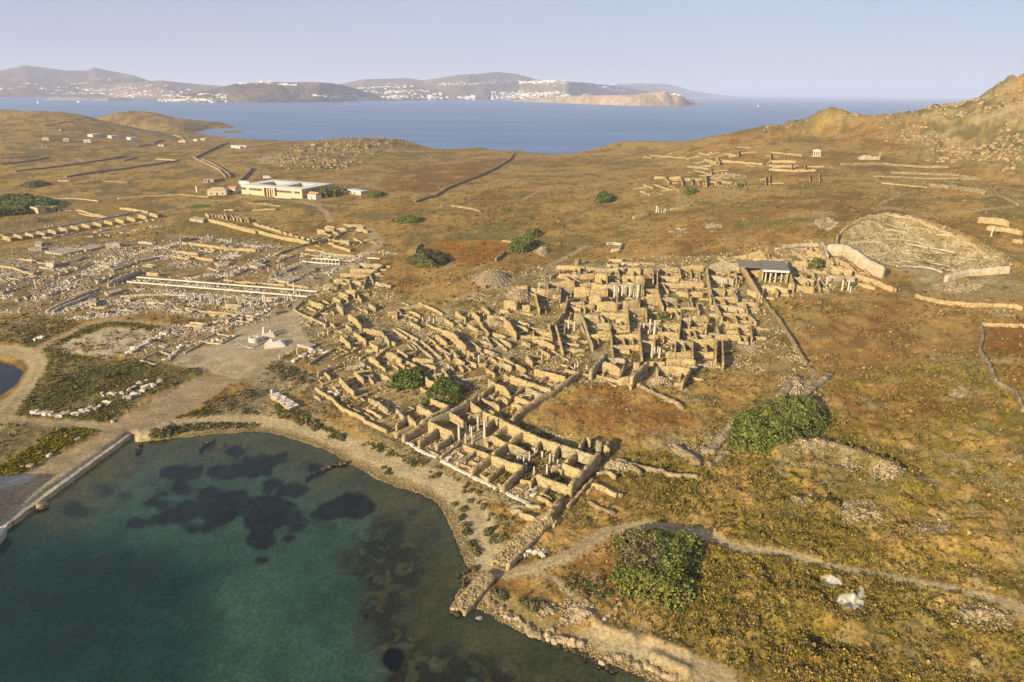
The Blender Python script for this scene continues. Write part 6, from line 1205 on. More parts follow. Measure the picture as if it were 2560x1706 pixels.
# small shrubs of the beach and the shore, one by one
SH = []
for v in range(6):
    g = np.random.default_rng(500+v); n_ = 46; a = g.uniform(0, 6.28, n_); e = np.arcsin(g.uniform(.05, 1, n_)); d = np.c_[np.cos(a)*np.cos(e), np.sin(a)*np.cos(e), np.sin(e)*.75]
    pal_ = (np.array([[.10,.105,.04],[.14,.13,.05]]), np.array([[.09,.10,.025],[.06,.075,.02]]), np.array([[.17,.12,.045],[.12,.09,.03]]))[v % 3]
    q, F, cl = leaves(d*g.uniform(.75, 1.05, (n_, 1)), d, .26, pal_, 510+v); m0 = np_mesh('foliage', q, F, False, cl); m0.materials.append(M_leaf); SH.append(m0)
def shrubs(c, P, cnt, label, group, s0=.35, s1=.85):
    poly = np.array(P, float); lo, hi = poly.min(0), poly.max(0); k = 0
    while k < cnt:
        x, y = rng.uniform(lo[0], hi[0]), rng.uniform(lo[1], hi[1])
        if not inpoly(np.array([x]), np.array([y]), P)[0]: continue
        (gx, gy), = ground(c, [(x, y)]); s = rng.uniform(s0, s1); o = bpy.data.objects.new('shrub', SH[rng.integers(6)]); COL.objects.link(o)
        o.location = (gx, gy, float(Zg(gx, gy))-.05); o.scale = (s*rng.uniform(.9, 1.4), s, s*rng.uniform(.7, 1)); o.rotation_euler = (0, 0, rng.uniform(0, 6.28)); tag(o, label, 'shrub', group); k += 1
shrubs('k', [(0,590),(150,600),(450,720),(700,760),(760,850),(640,900),(400,740),(180,660)], 22, 'low grey-green shrub between the beach track and the warehouses', 'shrubs along the warehouse side of the track')
shrubs('k', [(850,900),(1000,920),(1120,1050),(1180,1160),(1080,1220),(980,1100)], 15, 'low shrub on the sand beside the bend of the track', 'shrubs at the bend of the beach track')
shrubs('k', [(180,760),(260,780),(300,860),(260,890),(200,830)], 7, 'shrub on the seaward side of the beach track', 'shrubs on the seaward edge'); shrubs('n', [(400,30),(480,40),(500,240),(540,320),(600,340),(560,420),(520,380),(470,200)], 13, 'shrub on the seaward verge near the sea wall', 'shrubs on the verge near the sea wall', .5, 1.0)
shrubs('n', [(600,100),(760,130),(830,240),(780,300),(700,340),(640,260)], 14, 'shrub in the weedy corner between track and sea wall', 'shrubs in the sea wall corner', .4, .95)
shrubs('h', [(1870,590),(2000,660),(2150,740),(2353,850),(2353,890),(2150,800),(1930,730)], 34, 'bushy shrub in the strip below the slab platform', 'shrubs below the slab platform', .5, 1.1); shrubs('h', [(1500,600),(1600,560),(1760,660),(1850,720),(1700,700),(1560,680)], 16, 'small shrub on the bare sand above the beach', 'shrubs on the sand', .4, .9)
shrubs('h', [(940,850),(1100,790),(1300,765),(1700,765),(1780,790),(1300,815),(1000,870)], 36, 'green shrub in the narrow strip above the beach', 'shrubs in the strip above the beach', .4, .9); shrubs('i', [(90,750),(200,690),(420,760),(560,830),(480,900),(250,840)], 34, 'brownish shrub below the paved square', 'shrubs below the square', .4, .9)
shrubs('n', [(680,690),(850,720),(1000,760),(1150,800),(1000,830),(760,750)], 16, 'dark low shrub behind the shore boulders', 'shrubs behind the boulders', .5, 1.0); shrubs('n', [(1000,600),(1300,560),(1500,500),(1560,700),(1300,720)], 14, 'small shrub in the dry grass left of the lower bush', 'shrubs left of the lower bush', .4, .9)
# ---------------------------------------------------------------- buildings
M_plas = plain_mat('cream_plaster', (.52,.41,.28), .85, .06, .6); M_roofw = plain_mat('white_flat_roof', (.60,.57,.54), .8, .08, .5); M_lime = plain_mat('whitewash', (.64,.60,.54), .85, .06, .8)
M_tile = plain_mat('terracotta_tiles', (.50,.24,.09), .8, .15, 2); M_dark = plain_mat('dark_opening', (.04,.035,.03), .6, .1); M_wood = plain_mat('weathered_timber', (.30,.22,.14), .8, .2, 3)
M_gl, nt, N, L, b = newmat('window_glass'); b.inputs['Base Color'].default_value = (.03,.035,.04,1); b.inputs['Roughness'].default_value = .12
M_blue = plain_mat('pale_metal_sheet', (.50,.55,.60), .5, .05); M_gslab = plain_mat('grey_roof_slab', (.17,.15,.13), .8, .1, .8); M_tuff = plain_mat('ochre_render', (.46,.36,.22), .9, .12, .8)
def shared(mb, name, mat):
    me = bpy.data.meshes.new(name); me.from_pydata(mb.v, [], mb.f); me.materials.append(mat); me.update(); return me
def put(name, me, parent, loc, sc=(1,1,1), rz=0):
    o = link(name, me, parent); o.location = loc; o.scale = sc; o.rotation_euler = (0, 0, rz); return o
UNIT = MB().box(-.5, -.5, 0, .5, .5, 1)
U = {}
def ubox(name, mat, parent, x0, y0, z0, x1, y1, z1):
    k = mat.name
    if k not in U: U[k] = shared(UNIT, 'block', mat)
    return put(name, U[k], parent, ((x0+x1)/2, (y0+y1)/2, z0), (x1-x0, y1-y0, z1-z0))
def frame_from(c, a, b_, h=0):              # origin and bearing from two front-base corners
    (ax, ay), (bx, by) = ground(c, [a, b_], h); return np.array([ax, ay]), np.array([bx, by]), math.atan2(by-ay, bx-ax), math.hypot(bx-ax, by-ay)
# museum: long front of windows round two courts
A_, B_, rz, Wm = frame_from('e', (163, 203), (715, 241)); zm = float(min(Zg(*A_), Zg(*B_)))
(bx, by), = ground('e', [(972, 113)], 6.4); Dm = abs((bx-B_[0])*-math.sin(rz)+(by-B_[1])*math.cos(rz)); Dm = min(max(Dm, 34), 62)
mu = empty('museum', (A_[0], A_[1], zm), rz); tag(mu, 'long cream museum building with white flat roofs around two open courts', 'museum')
hh = 6.4; wd = 8.5
w_ = MB()
w_.box(0, 0, -1.5, Wm, wd, hh); w_.box(0, wd+.003, -1.5, wd, Dm-wd-.003, hh-.01); w_.box(Wm-wd, wd+.003, -1.5, Wm, Dm-wd-.003, hh-.01); w_.box(0, Dm-wd, -1.5, Wm, Dm, hh-.02); w_.box(Wm*.47, wd+.003, -1.5, Wm*.47+wd*.9, Dm-wd-.003, hh-.03)
w_.build('wall', M_plas, mu)
for r in ((-.35, -.35, Wm+.35, wd), (-.35, wd+.004, wd, Dm-wd-.004), (Wm-wd, wd+.004, Wm+.35, Dm-wd-.004), (-.35, Dm-wd, Wm+.35, Dm+.35), (Wm*.47, wd+.004, Wm*.47+wd*.9, Dm-wd-.004)):
    ubox('roof', M_roofw, mu, r[0], r[1], hh+.003, r[2], r[3], hh+.4)
ubox('courtyard', M_tuff, mu, wd, wd, -1, Wm-wd, Dm-wd, .05)
def window(parent, x, z, w, h, y=-.06, rz_=0):
    f = ubox('window', M_plas, parent, x-w/2-.15, y-.12, z-.15, x+w/2+.15, y+.2, z+h+.15)
    g = ubox('pane', M_gl, None, -1, -1, 0, 1, 1, 1); g.parent = f; g.location = (0, -.5, .08); g.scale = (.86, .10, .84); return f
U['pane'] = None
sx = Wm/552.0
for xs in ((170, 186, 202), (247, 262, 280, 297, 314, 331, 348), (495, 510, 527, 545, 562, 580, 597, 617), (655, 670, 688)):
    for x in xs: window(mu, (x-163)*sx, 3.4, 1.15, 1.5)
# porch: a flat dark panel paints the shade of its recess
ubox('porch_shade', M_dark, mu, (392-163)*sx, -.05, .2, (470-163)*sx, .1, 5.3); ubox('porch_wall', M_plas, mu, (372-163)*sx, -1.6, -1.4, (390-163)*sx, .05, hh-.3); ubox('porch_wall', M_plas, mu, (471-163)*sx, -1.6, -1.4, (485-163)*sx, .05, hh-.3); ubox('porch_roof', M_roofw, mu, (370-163)*sx, -1.9, hh-.29, (487-163)*sx, -.36, hh+.2)
for x in (408, 430, 452): ubox('porch_pillar', M_plas, mu, (x-163)*sx, -1.3, -1.2, (x-163)*sx+.9, -.5, hh-.3)
ubox('door', M_wood, mu, (425-163)*sx, -.12, 0, (438-163)*sx, -.052, 2.4); ubox('bench_wall', M_plas, mu, (490-163)*sx, -2.2, -1.5, (635-163)*sx, -1.7, .8)
for k in range(6): # right flank windows
    f = ubox('window', M_plas, mu, Wm-.2, 6+k*7-.7, 3.2, Wm+.08, 6+k*7+.7, 4.9); g = ubox('pane', M_gl, None, -1, -1, 0, 1, 1, 1); g.parent = f; g.location = (.5, 0, .08); g.scale = (.1, .84, .84)
for k in range(4):
    f = ubox('window', M_plas, mu, wd+6+k*6, Dm-wd-.1, 3.0, wd+7.4+k*6, Dm-wd+.02, 4.6); f = ubox('window', M_gl, mu, Wm*.62+k*5, Dm-wd-.08, 2.0, Wm*.62+1.6+k*5, Dm-wd+.02, 4.2)
# palm and shrub in the court
pm = empty('palm_tree', (0, 0, 0)); tag(pm, 'small palm tree rising from the museum court', 'tree')
pl = np.array([A_[0], A_[1]])+np.array([math.cos(rz)*Wm*.72-math.sin(rz)*(wd+9), math.sin(rz)*Wm*.72+math.cos(rz)*(wd+9)]); pm.location = (pl[0], pl[1], zm)
MB().tube([(.3, -.2), (.2, 4), (.22, 8)], 7).build('trunk', M_bark, pm)
m = MB()
for k in range(16):
    a = k*.393*1.0+.2*(k % 3); e = .5-.9*((k*7) % 5)/5; p0 = Vector((0, 0, 8))
    for j in range(4):
        r0, r1 = .75*j, .75*(j+1); z = lambda r: 8+e*r-.16*r*r; w = .34*(1-j*.2)
        c_, s_ = math.cos(a), math.sin(a); m.add([(c_*r0-s_*w, s_*r0+c_*w, z(r0)), (c_*r0+s_*w, s_*r0-c_*w, z(r0)), (c_*r1+s_*w*.8, s_*r1-c_*w*.8, z(r1)), (c_*r1-s_*w*.8, s_*r1+c_*w*.8, z(r1))], [(0,1,2,3)])
m.build('crown', M_leaf if 0 else plain_mat('palm_fronds', (.10,.11,.03), .6), pm)

def cottage(c, a, b_, depth, h, label, mat, roof='flat', name='cottage', cat='house', wins=2, rmat=None, group=None):
    A0, B0, r0, W0 = frame_from(c, a, b_); W0 = max(W0, 3); z0 = float(Zg(*A0)); o = empty(name, (A0[0], A0[1], z0), r0); tag(o, label, cat, group)
    ubox('wall', mat, o, 0, 0, -1.5, W0, depth, h)
    if roof == 'gable':
        e = .35; MB().add([(-e,-e,h+.003),(W0+e,-e,h+.003),(W0+e,depth+e,h+.003),(-e,depth+e,h+.003),(-e,depth/2,h+depth*.27),(W0+e,depth/2,h+depth*.27)], [(0,3,2,1),(0,1,5,4),(2,3,4,5),(1,2,5),(3,0,4)]).build('roof', rmat or M_tile, o)
    elif roof == 'hip':
        e = .4; MB().add([(-e,-e,h+.003),(W0+e,-e,h+.003),(W0+e,depth+e,h+.003),(-e,depth+e,h+.003),(W0*.25,depth/2,h+1.5),(W0*.75,depth/2,h+1.5)], [(0,3,2,1),(0,1,5,4),(2,3,4,5),(1,2,5),(3,0,4)]).build('roof', rmat or M_tile, o)
    else: ubox('roof', rmat or M_roofw, o, -.2, -.2, h+.003, W0+.2, depth+.2, h+.28)
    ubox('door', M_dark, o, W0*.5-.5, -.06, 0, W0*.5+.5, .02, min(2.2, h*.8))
    for k in range(wins): 
        x = W0*(.2 if k == 0 else .8 if k == 1 else .35); f = ubox('window', M_gl, o, x-.45, -.06, 1.1, x+.45, .02, min(2.2, h*.8))
    return o
cottage('e', (40, 195), (103, 196), 6, 3.2, 'white cottage with orange gable roof at the left end of the museum', M_lime, 'gable')
cottage('e', (765, 246), (838, 252), 6, 3.4, 'white cottage with orange gable roof at the right front corner of the museum', M_lime, 'gable')
cottage('d', (1893, 218), (2065, 213), 11, 4.0, 'ochre pavilion cafe with dark openings left of the museum', M_plas, 'hip', 'cafe', 'cafe', 2, M_plas)
cottage('d', (1860, 100), (1950, 95), 14, 3.2, 'flat-roofed ochre store on the slope behind the cafe', M_tuff, 'flat', 'storehouse', 'store', 1, M_gslab)
cottage('e', (1130, 200), (1250, 214), 6, 2.6, 'long shed with a bluish metal roof right of the museum trees', M_plas, 'flat', 'shed', 'shed', 1, M_blue)
cottage('e', (1075, 185), (1120, 190), 5, 2.0, 'small grey hut between the museum trees and the blue-roofed shed', M_gslab, 'flat', 'hut', 'shed', 0, M_gslab)
WH = [((633,582),(690,580),'upper left of the white flat-roofed cottages on the left plain'), ((763,592),(815,593),'middle of the three upper white cottages on the left plain'), ((893,603),(945,604),'rightmost of the white flat-roofed cottages on the left plain'), ((433,613),(470,614),'lower left white cottage with a pale front on the left plain'), ((573,620),(620,622),'lower right white cottage nearest the field walls'), ]
for a, b_, lab in WH: cottage('a', a, b_, 7, 3.2, lab, M_lime, wins=2, group='cottages on the left plain')
cottage('a', (290,605), (335,607), 7, 3.4, 'brown unplastered cottage, leftmost of the cottages on the plain', M_tuff, rmat=M_gslab, group='cottages on the left plain'); cottage('a', (1080,648), (1120,650), 6, 2.4, 'lone grey shed in the middle of the left plain', M_tuff, name='shed', cat='shed', wins=0, rmat=M_gslab)
for a, b_, lab in (((1580,655),(1620,656),'left hut of the group near the far bay'), ((1608,660),(1640,660),'front hut of the group near the far bay'), ((1640,655),(1678,657),'right hut of the group near the far bay'), ((1222,620),(1268,622),'low grey hut by the shore left of the bay'), ((1325,610),(1345,611),'tiny pale hut near the far bay shore'), ((1372,605),(1400,607),'small pale ruin hut at the far bay')):
    cottage('a', a, b_, 6, 2.4, lab, M_tuff if 'ruin' in lab or 'grey' in lab else M_lime, name='hut', cat='hut', wins=1, group='huts by the far bay')
cottage('a', (415,540), (455,540), 5, 2, 'low stone hut on the left ridge above the cottages', M_tuff, name='hut', cat='hut', wins=0, rmat=M_gslab); cottage('a', (280,655), (320,655), 5, 1.8, 'low stone hut below the brown cottage', M_tuff, name='hut', cat='hut', wins=0, rmat=M_gslab)
cottage('d', (282,372), (350,384), 5, 3.6, 'dark stone hut in front of the left grove', M_tuff, name='hut', cat='hut', wins=0, rmat=M_gslab)
cottage('d', (490,366), (545,352), 3, 3.2, 'ruined gable wall at the right end of the left grove', M_wall, name='ruined_hut', cat='ruin', wins=0, rmat=M_wall)
# van behind the museum
(vx, vy), = ground('e', [(395, 65)]); vz = float(Zg(vx, vy)); v = empty('van', (vx, vy, vz), .5); tag(v, 'white van parked in the grass behind the museum', 'van')
MB().add([(-3,-1,.45),(3,-1,.45),(3,1,.45),(-3,1,.45),(-3,-1,2.7),(1.5,-1,2.7),(1.5,1,2.7),(-3,1,2.7),(2.3,-1,1.55),(3,-1,1.35),(3,1,1.35),(2.3,1,1.55)], [(0,3,2,1),(4,5,6,7),(0,1,9,8,5,4),(3,7,6,11,10,2),(0,4,7,3),(5,8,11,6),(8,9,10,11),(1,2,10,9)]).build('body', bwm, v)
MB().add([(1.56,-.9,2.6),(2.3,-.9,1.62),(2.3,.9,1.62),(1.56,.9,2.6)], [(0,1,2,3)]).build('windscreen', M_gl, v).location = (.03, 0, .01)
for x in (-1.9, 1.9):
    for y in (-1, 1): w = MB().tube([(.42, -.14), (.42, .14)], 12).build('wheel', M_dark, v); w.rotation_euler = (math.pi/2, 0, 0); w.location = (x, y*.95, .42)
(tx, ty), = ground('e', [(190, 125)]); t_ = empty('truck', (tx, ty, float(Zg(tx, ty))), 0); tag(t_, 'blue-roofed lorry standing at the back left corner of the museum', 'truck')
MB().box(-4, -1.2, .9, 2, 1.2, 3.4).build('load_box', M_blue, t_); MB().box(2.1, -1.15, .7, 4, 1.15, 2.8).build('cab', bwm, t_)
for x in (-2.6, 3):
    for y in (-1, 1): w = MB().tube([(.5, -.15), (.5, .15)], 12).build('wheel', M_dark, t_); w.rotation_euler = (math.pi/2, 0, 0); w.location = (x, y, .5)
(px_, py_), = ground('d', [(1795, 190)]); q = empty('signboard_pillar', (px_, py_, float(Zg(px_, py_)))); tag(q, 'single white pillar post left of the cafe', 'pillar'); ubox('shaft', M_lime, q, -.35, -.35, -.5, .35, .35, 4.2); ubox('cap', M_lime, q, -.5, -.5, 4.203, .5, .5, 4.5)

# ---------------------------------------------------------------- roofed portico, theatre and temple
G = ground('g', [(575, 668), (745, 672)], 5.4); A0, B0 = np.array(G[0]), np.array(G[1]); r0 = math.atan2(*(B0-A0)[::-1]); W0 = np.hypot(*(B0-A0)); z0 = float(Zg(*A0))
o = empty('portico_roof', (A0[0], A0[1], z0), r0); tag(o, 'grey slab roof over the white columned portico', 'roof')
dpt = 9.0; m = MB(); m.add([(-.3,-.3,5.2),(W0+.3,-.3,5.2),(W0+.3,dpt,6.6),(-.3,dpt,6.6),(-.3,-.3,5.5),(W0+.3,-.3,5.5),(W0+.3,dpt,6.9),(-.3,dpt,6.9)], [(0,3,2,1),(4,5,6,7),(0,1,5,4),(1,2,6,5),(2,3,7,6),(3,0,4,7)]); m.build('slab', M_gslab, o)
ubox('fascia', M_lime, o, -.25, -.42, 4.7, W0+.25, -.31, 5.4); ubox('back_wall', M_wall, o, -.3, dpt-.8, -1, W0+.3, dpt-.2, 6.5); ubox('side_wall', M_wall, o, W0-.4, .6, -1, W0+.25, dpt-.81, 5.6); ubox('side_wall', M_wall, o, -.25, 1.5, -1, .4, dpt-.81, 5.6)
MB().add([(-8.5,2.5,5.25),(-.35,2.5,5.25),(-.35,dpt,6.3),(-8.5,dpt,6.3),(-8.5,2.5,5.45),(-.35,2.5,5.45),(-.35,dpt,6.5),(-8.5,dpt,6.5)], [(0,3,2,1),(4,5,6,7),(0,1,5,4),(1,2,6,5),(2,3,7,6),(3,0,4,7)]).build('lower_slab', M_gslab, o)
G = ground('c', [(1056, 640), (1103, 642)]); A0, B0 = np.array(G[0]), np.array(G[1]); r0 = math.atan2(*(B0-A0)[::-1]); W0 = np.hypot(*(B0-A0)); z0 = float(Zg(*A0))
o = empty('temple', (A0[0], A0[1], z0), r0); tag(o, 'small white temple front with a gable standing alone on the hillside', 'temple'); s = W0/9.5
ubox('step', M_white, o, -.5, -.6, -1.2, W0+.5, 6*s, .3)
cm = shared(MB().tube([(.52*s, 0), (.46*s, 5.6*s)], 12), 'column', M_white)
for x in (.1, .37, .63, .9): put('column', cm, o, (W0*x, .3, .303))
h5 = .306+5.6*s; ubox('entablature', M_white, o, 0, -.35, h5, W0, 1.1, h5+1.2*s)
MB().add([(-.3,-.5,h5+1.203*s),(W0+.3,-.5,h5+1.203*s),(W0/2,-.5,h5+2.9*s),(-.3,1.2,h5+1.203*s),(W0+.3,1.2,h5+1.203*s),(W0/2,1.2,h5+2.9*s)], [(0,1,2),(3,5,4),(0,3,4,1),(1,4,5,2),(2,5,3,0)]).build('pediment', M_white, o)
ubox('cella_wall', M_wall, o, .3, 5.0*s, -.5, W0-.3, 5.8*s, 4.5*s); ubox('side_wall', M_white, o, .1, 1.4, .303, .7, 5.0*s-.01, 3.6*s); ubox('side_wall', M_white, o, W0-.7, 1.4, .303, W0-.1, 5.0*s-.01, 4.4*s)
G = ground('c', [(1343, 662), (1470, 664)]); A0, B0 = np.array(G[0]), np.array(G[1]); r0 = math.atan2(*(B0-A0)[::-1]); W0 = np.hypot(*(B0-A0)); z0 = float(Zg(*A0))
o = empty('shrine_foundation', (A0[0], A0[1], z0), r0); tag(o, 'long white foundation wall with one upright spike, right of the small temple', 'foundation')
ubox('wall', M_mar, o, 0, 0, -1, W0*.95, 3, 2.4); ubox('upper_course', M_mar, o, W0*.15, .3, 2.403, W0*.55, 2.6, 3.2); ubox('upright', M_mar, o, W0*.95, .2, -.5, W0*1.0, 1.2, 5.5)
# white door frame and small window frame in the old quarter
def gate(c, x0, x1, y0, y1, label, t=.35, mat=M_white):
    (ax, ay), (bx, by) = ground(c, [(x0, y1), (x1, y1)]); hgt = 0
    D = math.hypot(ax, ay); z0 = float(Zg(ax, ay)); h = (y1-y0)/CR[c][2]/FPX*math.hypot(D, H-z0)*1.05
    o = empty('door_frame', (ax, ay, z0), math.atan2(by-ay, bx-ax)); w = math.hypot(bx-ax, by-ay); tag(o, label, 'door frame')
    ubox('jamb', mat, o, -t/2, -.5, -.3, t/2, .0, h); ubox('jamb', mat, o, w-t/2, -.5, -.3, w+t/2, 0, h); ubox('threshold', mat, o, t/2+.003, -.5, -.3, w-t/2-.003, .05, .12)
    return o
gate('j', 1042, 1085, 498, 568, 'tall white marble door jambs in the wall before the four columns')
# ---------------------------------------------------------------- the square: monuments
def stepped(c, x, y, rz_, tiers, label, name, cat, extra=None):
    (gx, gy), = ground(c, [(x, y)]); o = empty(name, (gx, gy, float(Zg(gx, gy))), rz_); tag(o, label, cat); z = -.3
    for q, (w, d, h) in enumerate(tiers): ubox('step', M_mar if len(tiers) == 1 else M_white, o, -w/2, -d/2, z, w/2, d/2, z+h); z += h+.002
    return o, z
o, z = stepped('h', 1880, 232, .35, [(6.4,4.4,.8),(5.6,3.6,.4),(4.8,2.9,.4),(4.0,2.2,.4)], 'white stepped base with a broken block on top, in the square', 'monument_base', 'monument')
MB().add([(-1.6,-.9,z),(-.5,-.9,z),(-.5,.7,z),(-1.6,.7,z),(-1.3,-.6,z+1.2),(-.8,-.6,z+1.0),(-.8,.4,z+.8),(-1.3,.4,z+1.1)], [(0,3,2,1),(4,5,6,7),(0,1,5,4),(1,2,6,5),(2,3,7,6),(3,0,4,7)]).build('broken_block', M_white, o)
(gx, gy), = ground('h', [(1738, 205)]); o = empty('round_monument', (gx, gy, float(Zg(gx, gy)))); tag(o, 'round white drum monument with a notched rim in the square', 'monument')
MB().tube([(2.0, -.3), (2.0, .25)], 24).build('base', M_mar, o); MB().tube([(1.65, .253), (1.6, 1.35)], 24).build('drum', M_white, o); m = MB()
for k in range(14): a = k*2*math.pi/14; m.box(1.35*math.cos(a)-.18, 1.35*math.sin(a)-.18, 1.355, 1.35*math.cos(a)+.18, 1.35*math.sin(a)+.18, 1.7)
m.build('rim_block', M_white, o); MB().tube([(1.55, 1.353), (1.2, 1.42)], 24).build('cap', M_mar, o)
o, z = stepped('h', 1835, 172, .4, [(4.2,1.8,.9),(3.4,1.2,.9)], 'white statue base behind the stepped one in the square', 'statue_base', 'monument')
MB().tube([(.45, z), (.35, z+.9), (.28, z+1.2)], 8, -1.2, 0).build('statue_fragment', M_white, o); MB().tube([(.3, z), (.34, z+.5), (.2, z+.8)], 8, .9, .1).build('statue_fragment', M_white, o)
o, z = stepped('h', 1808, 162, .1, [(1.2,1.2,1.5),(.8,.8,1.0)], 'slim upright pedestal, tallest of the group in the square', 'pedestal', 'monument')
MB().tube([(.3, z), (.4, z+.4), (.22, z+.8)], 8).build('bust_fragment', M_white, o)
o, z = stepped('h', 1785, 195, .2, [(2.2,1.2,.8),(1.4,.8,.5)], 'low pale base between drum and stepped base in the square', 'monument_base', 'monument')
o, z = stepped('h', 1680, 225, .3, [(7.5,4.5,.55)], 'low square paved plinth left of the drum monument', 'plinth', 'monument')
o, z = stepped('h', 1945, 205, .35, [(2.6,1.8,.7)], 'low white block right behind the stepped base', 'monument_base', 'monument')
for x, y, w, d, h, lab in ((2100, 240, 5.5, 3.0, 1.1, 'slanting grey slab platform at the right edge of the square'), (1120, 240, 3.2, 1.6, .8, 'white block pile base in the excavated rooms by the square')):
    stepped('h', x, y, -.5, [(w, d, h)], lab, 'platform', 'platform')
# excavated low rooms at the edge of the square
for P, h, lab in (([(1360,195),(1480,140),(1500,150),(1620,160),(1510,215),(1360,195)], .5, 'sunken rectangular room by the square, upper right'), ([(1170,290),(1290,200),(1390,205),(1260,280)], .45, 'sunken rectangular room by the square, middle'), ([(960,330),(1090,270),(1190,300),(1060,350),(960,330)], .45, 'sunken rectangular room by the square, lower left'), ([(1620,205),(1700,240),(1730,240),(1830,195)], .4, 'thin low kerb around the paved plinth in the square')):
    lone_wall('h', P, h, .5, lab, M_mar, 'low_wall', .4)
# marble slab platform above the beach
G = ground('h', [(1848,570),(1975,668),(2045,640),(1905,552)], .8); o = empty('slab_platform', (*np.mean(G, axis=0), 0)); tag(o, 'raised platform paved with tilted marble slabs above the beach', 'platform'); c0 = np.mean(G, axis=0)
q4 = [np.array(p)-c0 for p in G]; z0 = float(Zg(*c0)); n_ = 0
MB().add([(*p, z0-1) for p in q4]+[(*p, z0+.75) for p in q4], [(0,3,2,1)[::-1],(4,5,6,7)[::-1],(0,1,5,4)[::-1],(1,2,6,5)[::-1],(2,3,7,6)[::-1],(3,0,4,7)[::-1]]).build('core', M_wall, o)
for i in range(9):
    for j in range(3):
        u0, u1, v0, v1 = i/9+.006, (i+1)/9-.006, j/3+.015, (j+1)/3-.015; f = lambda u, v: (q4[0]*(1-u)+q4[1]*u)*(1-v)+(q4[3]*(1-u)+q4[2]*u)*v
        zz = z0+.76+rng.uniform(0, .16); tl = rng.uniform(-.08, .08, 4); c4 = [f(u0, v0), f(u1, v0), f(u1, v1), f(u0, v1)]
        MB().add([(*p, z0+.752) for p in c4]+[(*p, zz+.09+t) for p, t in zip(c4, tl)], [(0,1,2,3),(7,6,5,4),(4,5,1,0),(5,6,2,1),(6,7,3,2),(7,4,0,3)]).build('slab', M_white if (i+j) % 3 else M_mar, o)
column('h', 1862, 565, 1.6, 'short white column drum at the upper end of the slab platform', None, r=.4); column('h', 2040, 655, 1.0, 'stub of white stone at the lower end of the slab platform', None, r=.35)
# white kerb of blocks before the warehouses
KB = [[(395,562),(440,582),(530,632),(600,668),(700,707)], [(738,736),(790,755),(850,785),(910,820),(975,852),(1040,890),(1100,922),(1170,950),(1245,988)], [(1285,1003),(1350,1035),(1430,1078),(1480,1100),(1550,1132)]]
ko = empty('stylobate_kerb', (*ground('k', [(970,850)])[0], 0)); tag(ko, 'white marble kerb of long blocks fronting the waterfront warehouses', 'kerb')
for P in KB:
    p = np.array(ground('k', P, .3)); q = np.r_[0, np.cumsum(np.hypot(*np.diff(p, axis=0).T))]; n_ = max(2, int(q[-1]/1.7))
    for k in range(n_):
        s0, s1 = q[-1]*k/n_+.03, q[-1]*(k+1)/n_-.03; a = np.array([np.interp(s0, q, p[:, i]) for i in (0, 1)]); b_ = np.array([np.interp(s1, q, p[:, i]) for i in (0, 1)])
        d = (b_-a)/np.hypot(*(b_-a)); nrm = np.array([-d[1], d[0]])*rng.uniform(.30, .40); z = float(Zg(*((a+b_)/2)))
        pp = [a-nrm, b_-nrm, b_+nrm, a+nrm]; hz_ = z+.34+rng.uniform(-.05, .05); o3 = np.array(ko.location)[:2]
        MB().add([(*(v_-o3), z-.3) for v_ in pp]+[(*(v_-o3), hz_) for v_ in pp], [(0,3,2,1),(4,5,6,7),(0,1,5,4),(1,2,6,5),(2,3,7,6),(3,0,4,7)]).build('block', M_white, ko)
# sanctuary platforms and solid bases
def slab(c, P, h, label, mat=M_mar, name='platform', cat='platform'):
    G = ground(c, P, h); c0 = np.mean(G, axis=0); z0 = float(Zg(*c0)); o = empty(name, (c0[0], c0[1], z0)); tag(o, label, cat); n_ = len(G); q = [np.array(p)-c0 for p in G]
    if sum(q[i][0]*q[(i+1) % n_][1]-q[(i+1) % n_][0]*q[i][1] for i in range(n_)) < 0: q = q[::-1]
    MB().add([(*p, -1) for p in q]+[(*p, h) for p in q], [tuple(range(n_))[::-1], tuple(range(n_, 2*n_))]+[(i, (i+1) % n_, n_+(i+1) % n_, n_+i) for i in range(n_)]).build('core', mat, o)
    m = MB()
    for i in range(n_):
        a, b_ = q[i], q[(i+1) % n_]; L_ = np.hypot(*(b_-a)); k_ = max(2, int(L_/1.8))
        for k in range(k_):
            s0, s1 = a+(b_-a)*(k+.03)/k_, a+(b_-a)*(k+.97)/k_; nn = np.array([(b_-a)[1], -(b_-a)[0]])/L_
            if rng.random() < .78:
                pp = [s0-nn*.25, s0+nn*.3, s1+nn*.3, s1-nn*.25]; zt = h+rng.uniform(-.05, .28)
                m.add([(*v_, -.8) for v_ in pp]+[(*v_, zt) for v_ in pp], [(0,3,2,1),(4,5,6,7),(0,1,5,4),(1,2,6,5),(2,3,7,6),(3,0,4,7)])
    m.build('edge_blocks', mat, o)['kind'] = 'stuff'
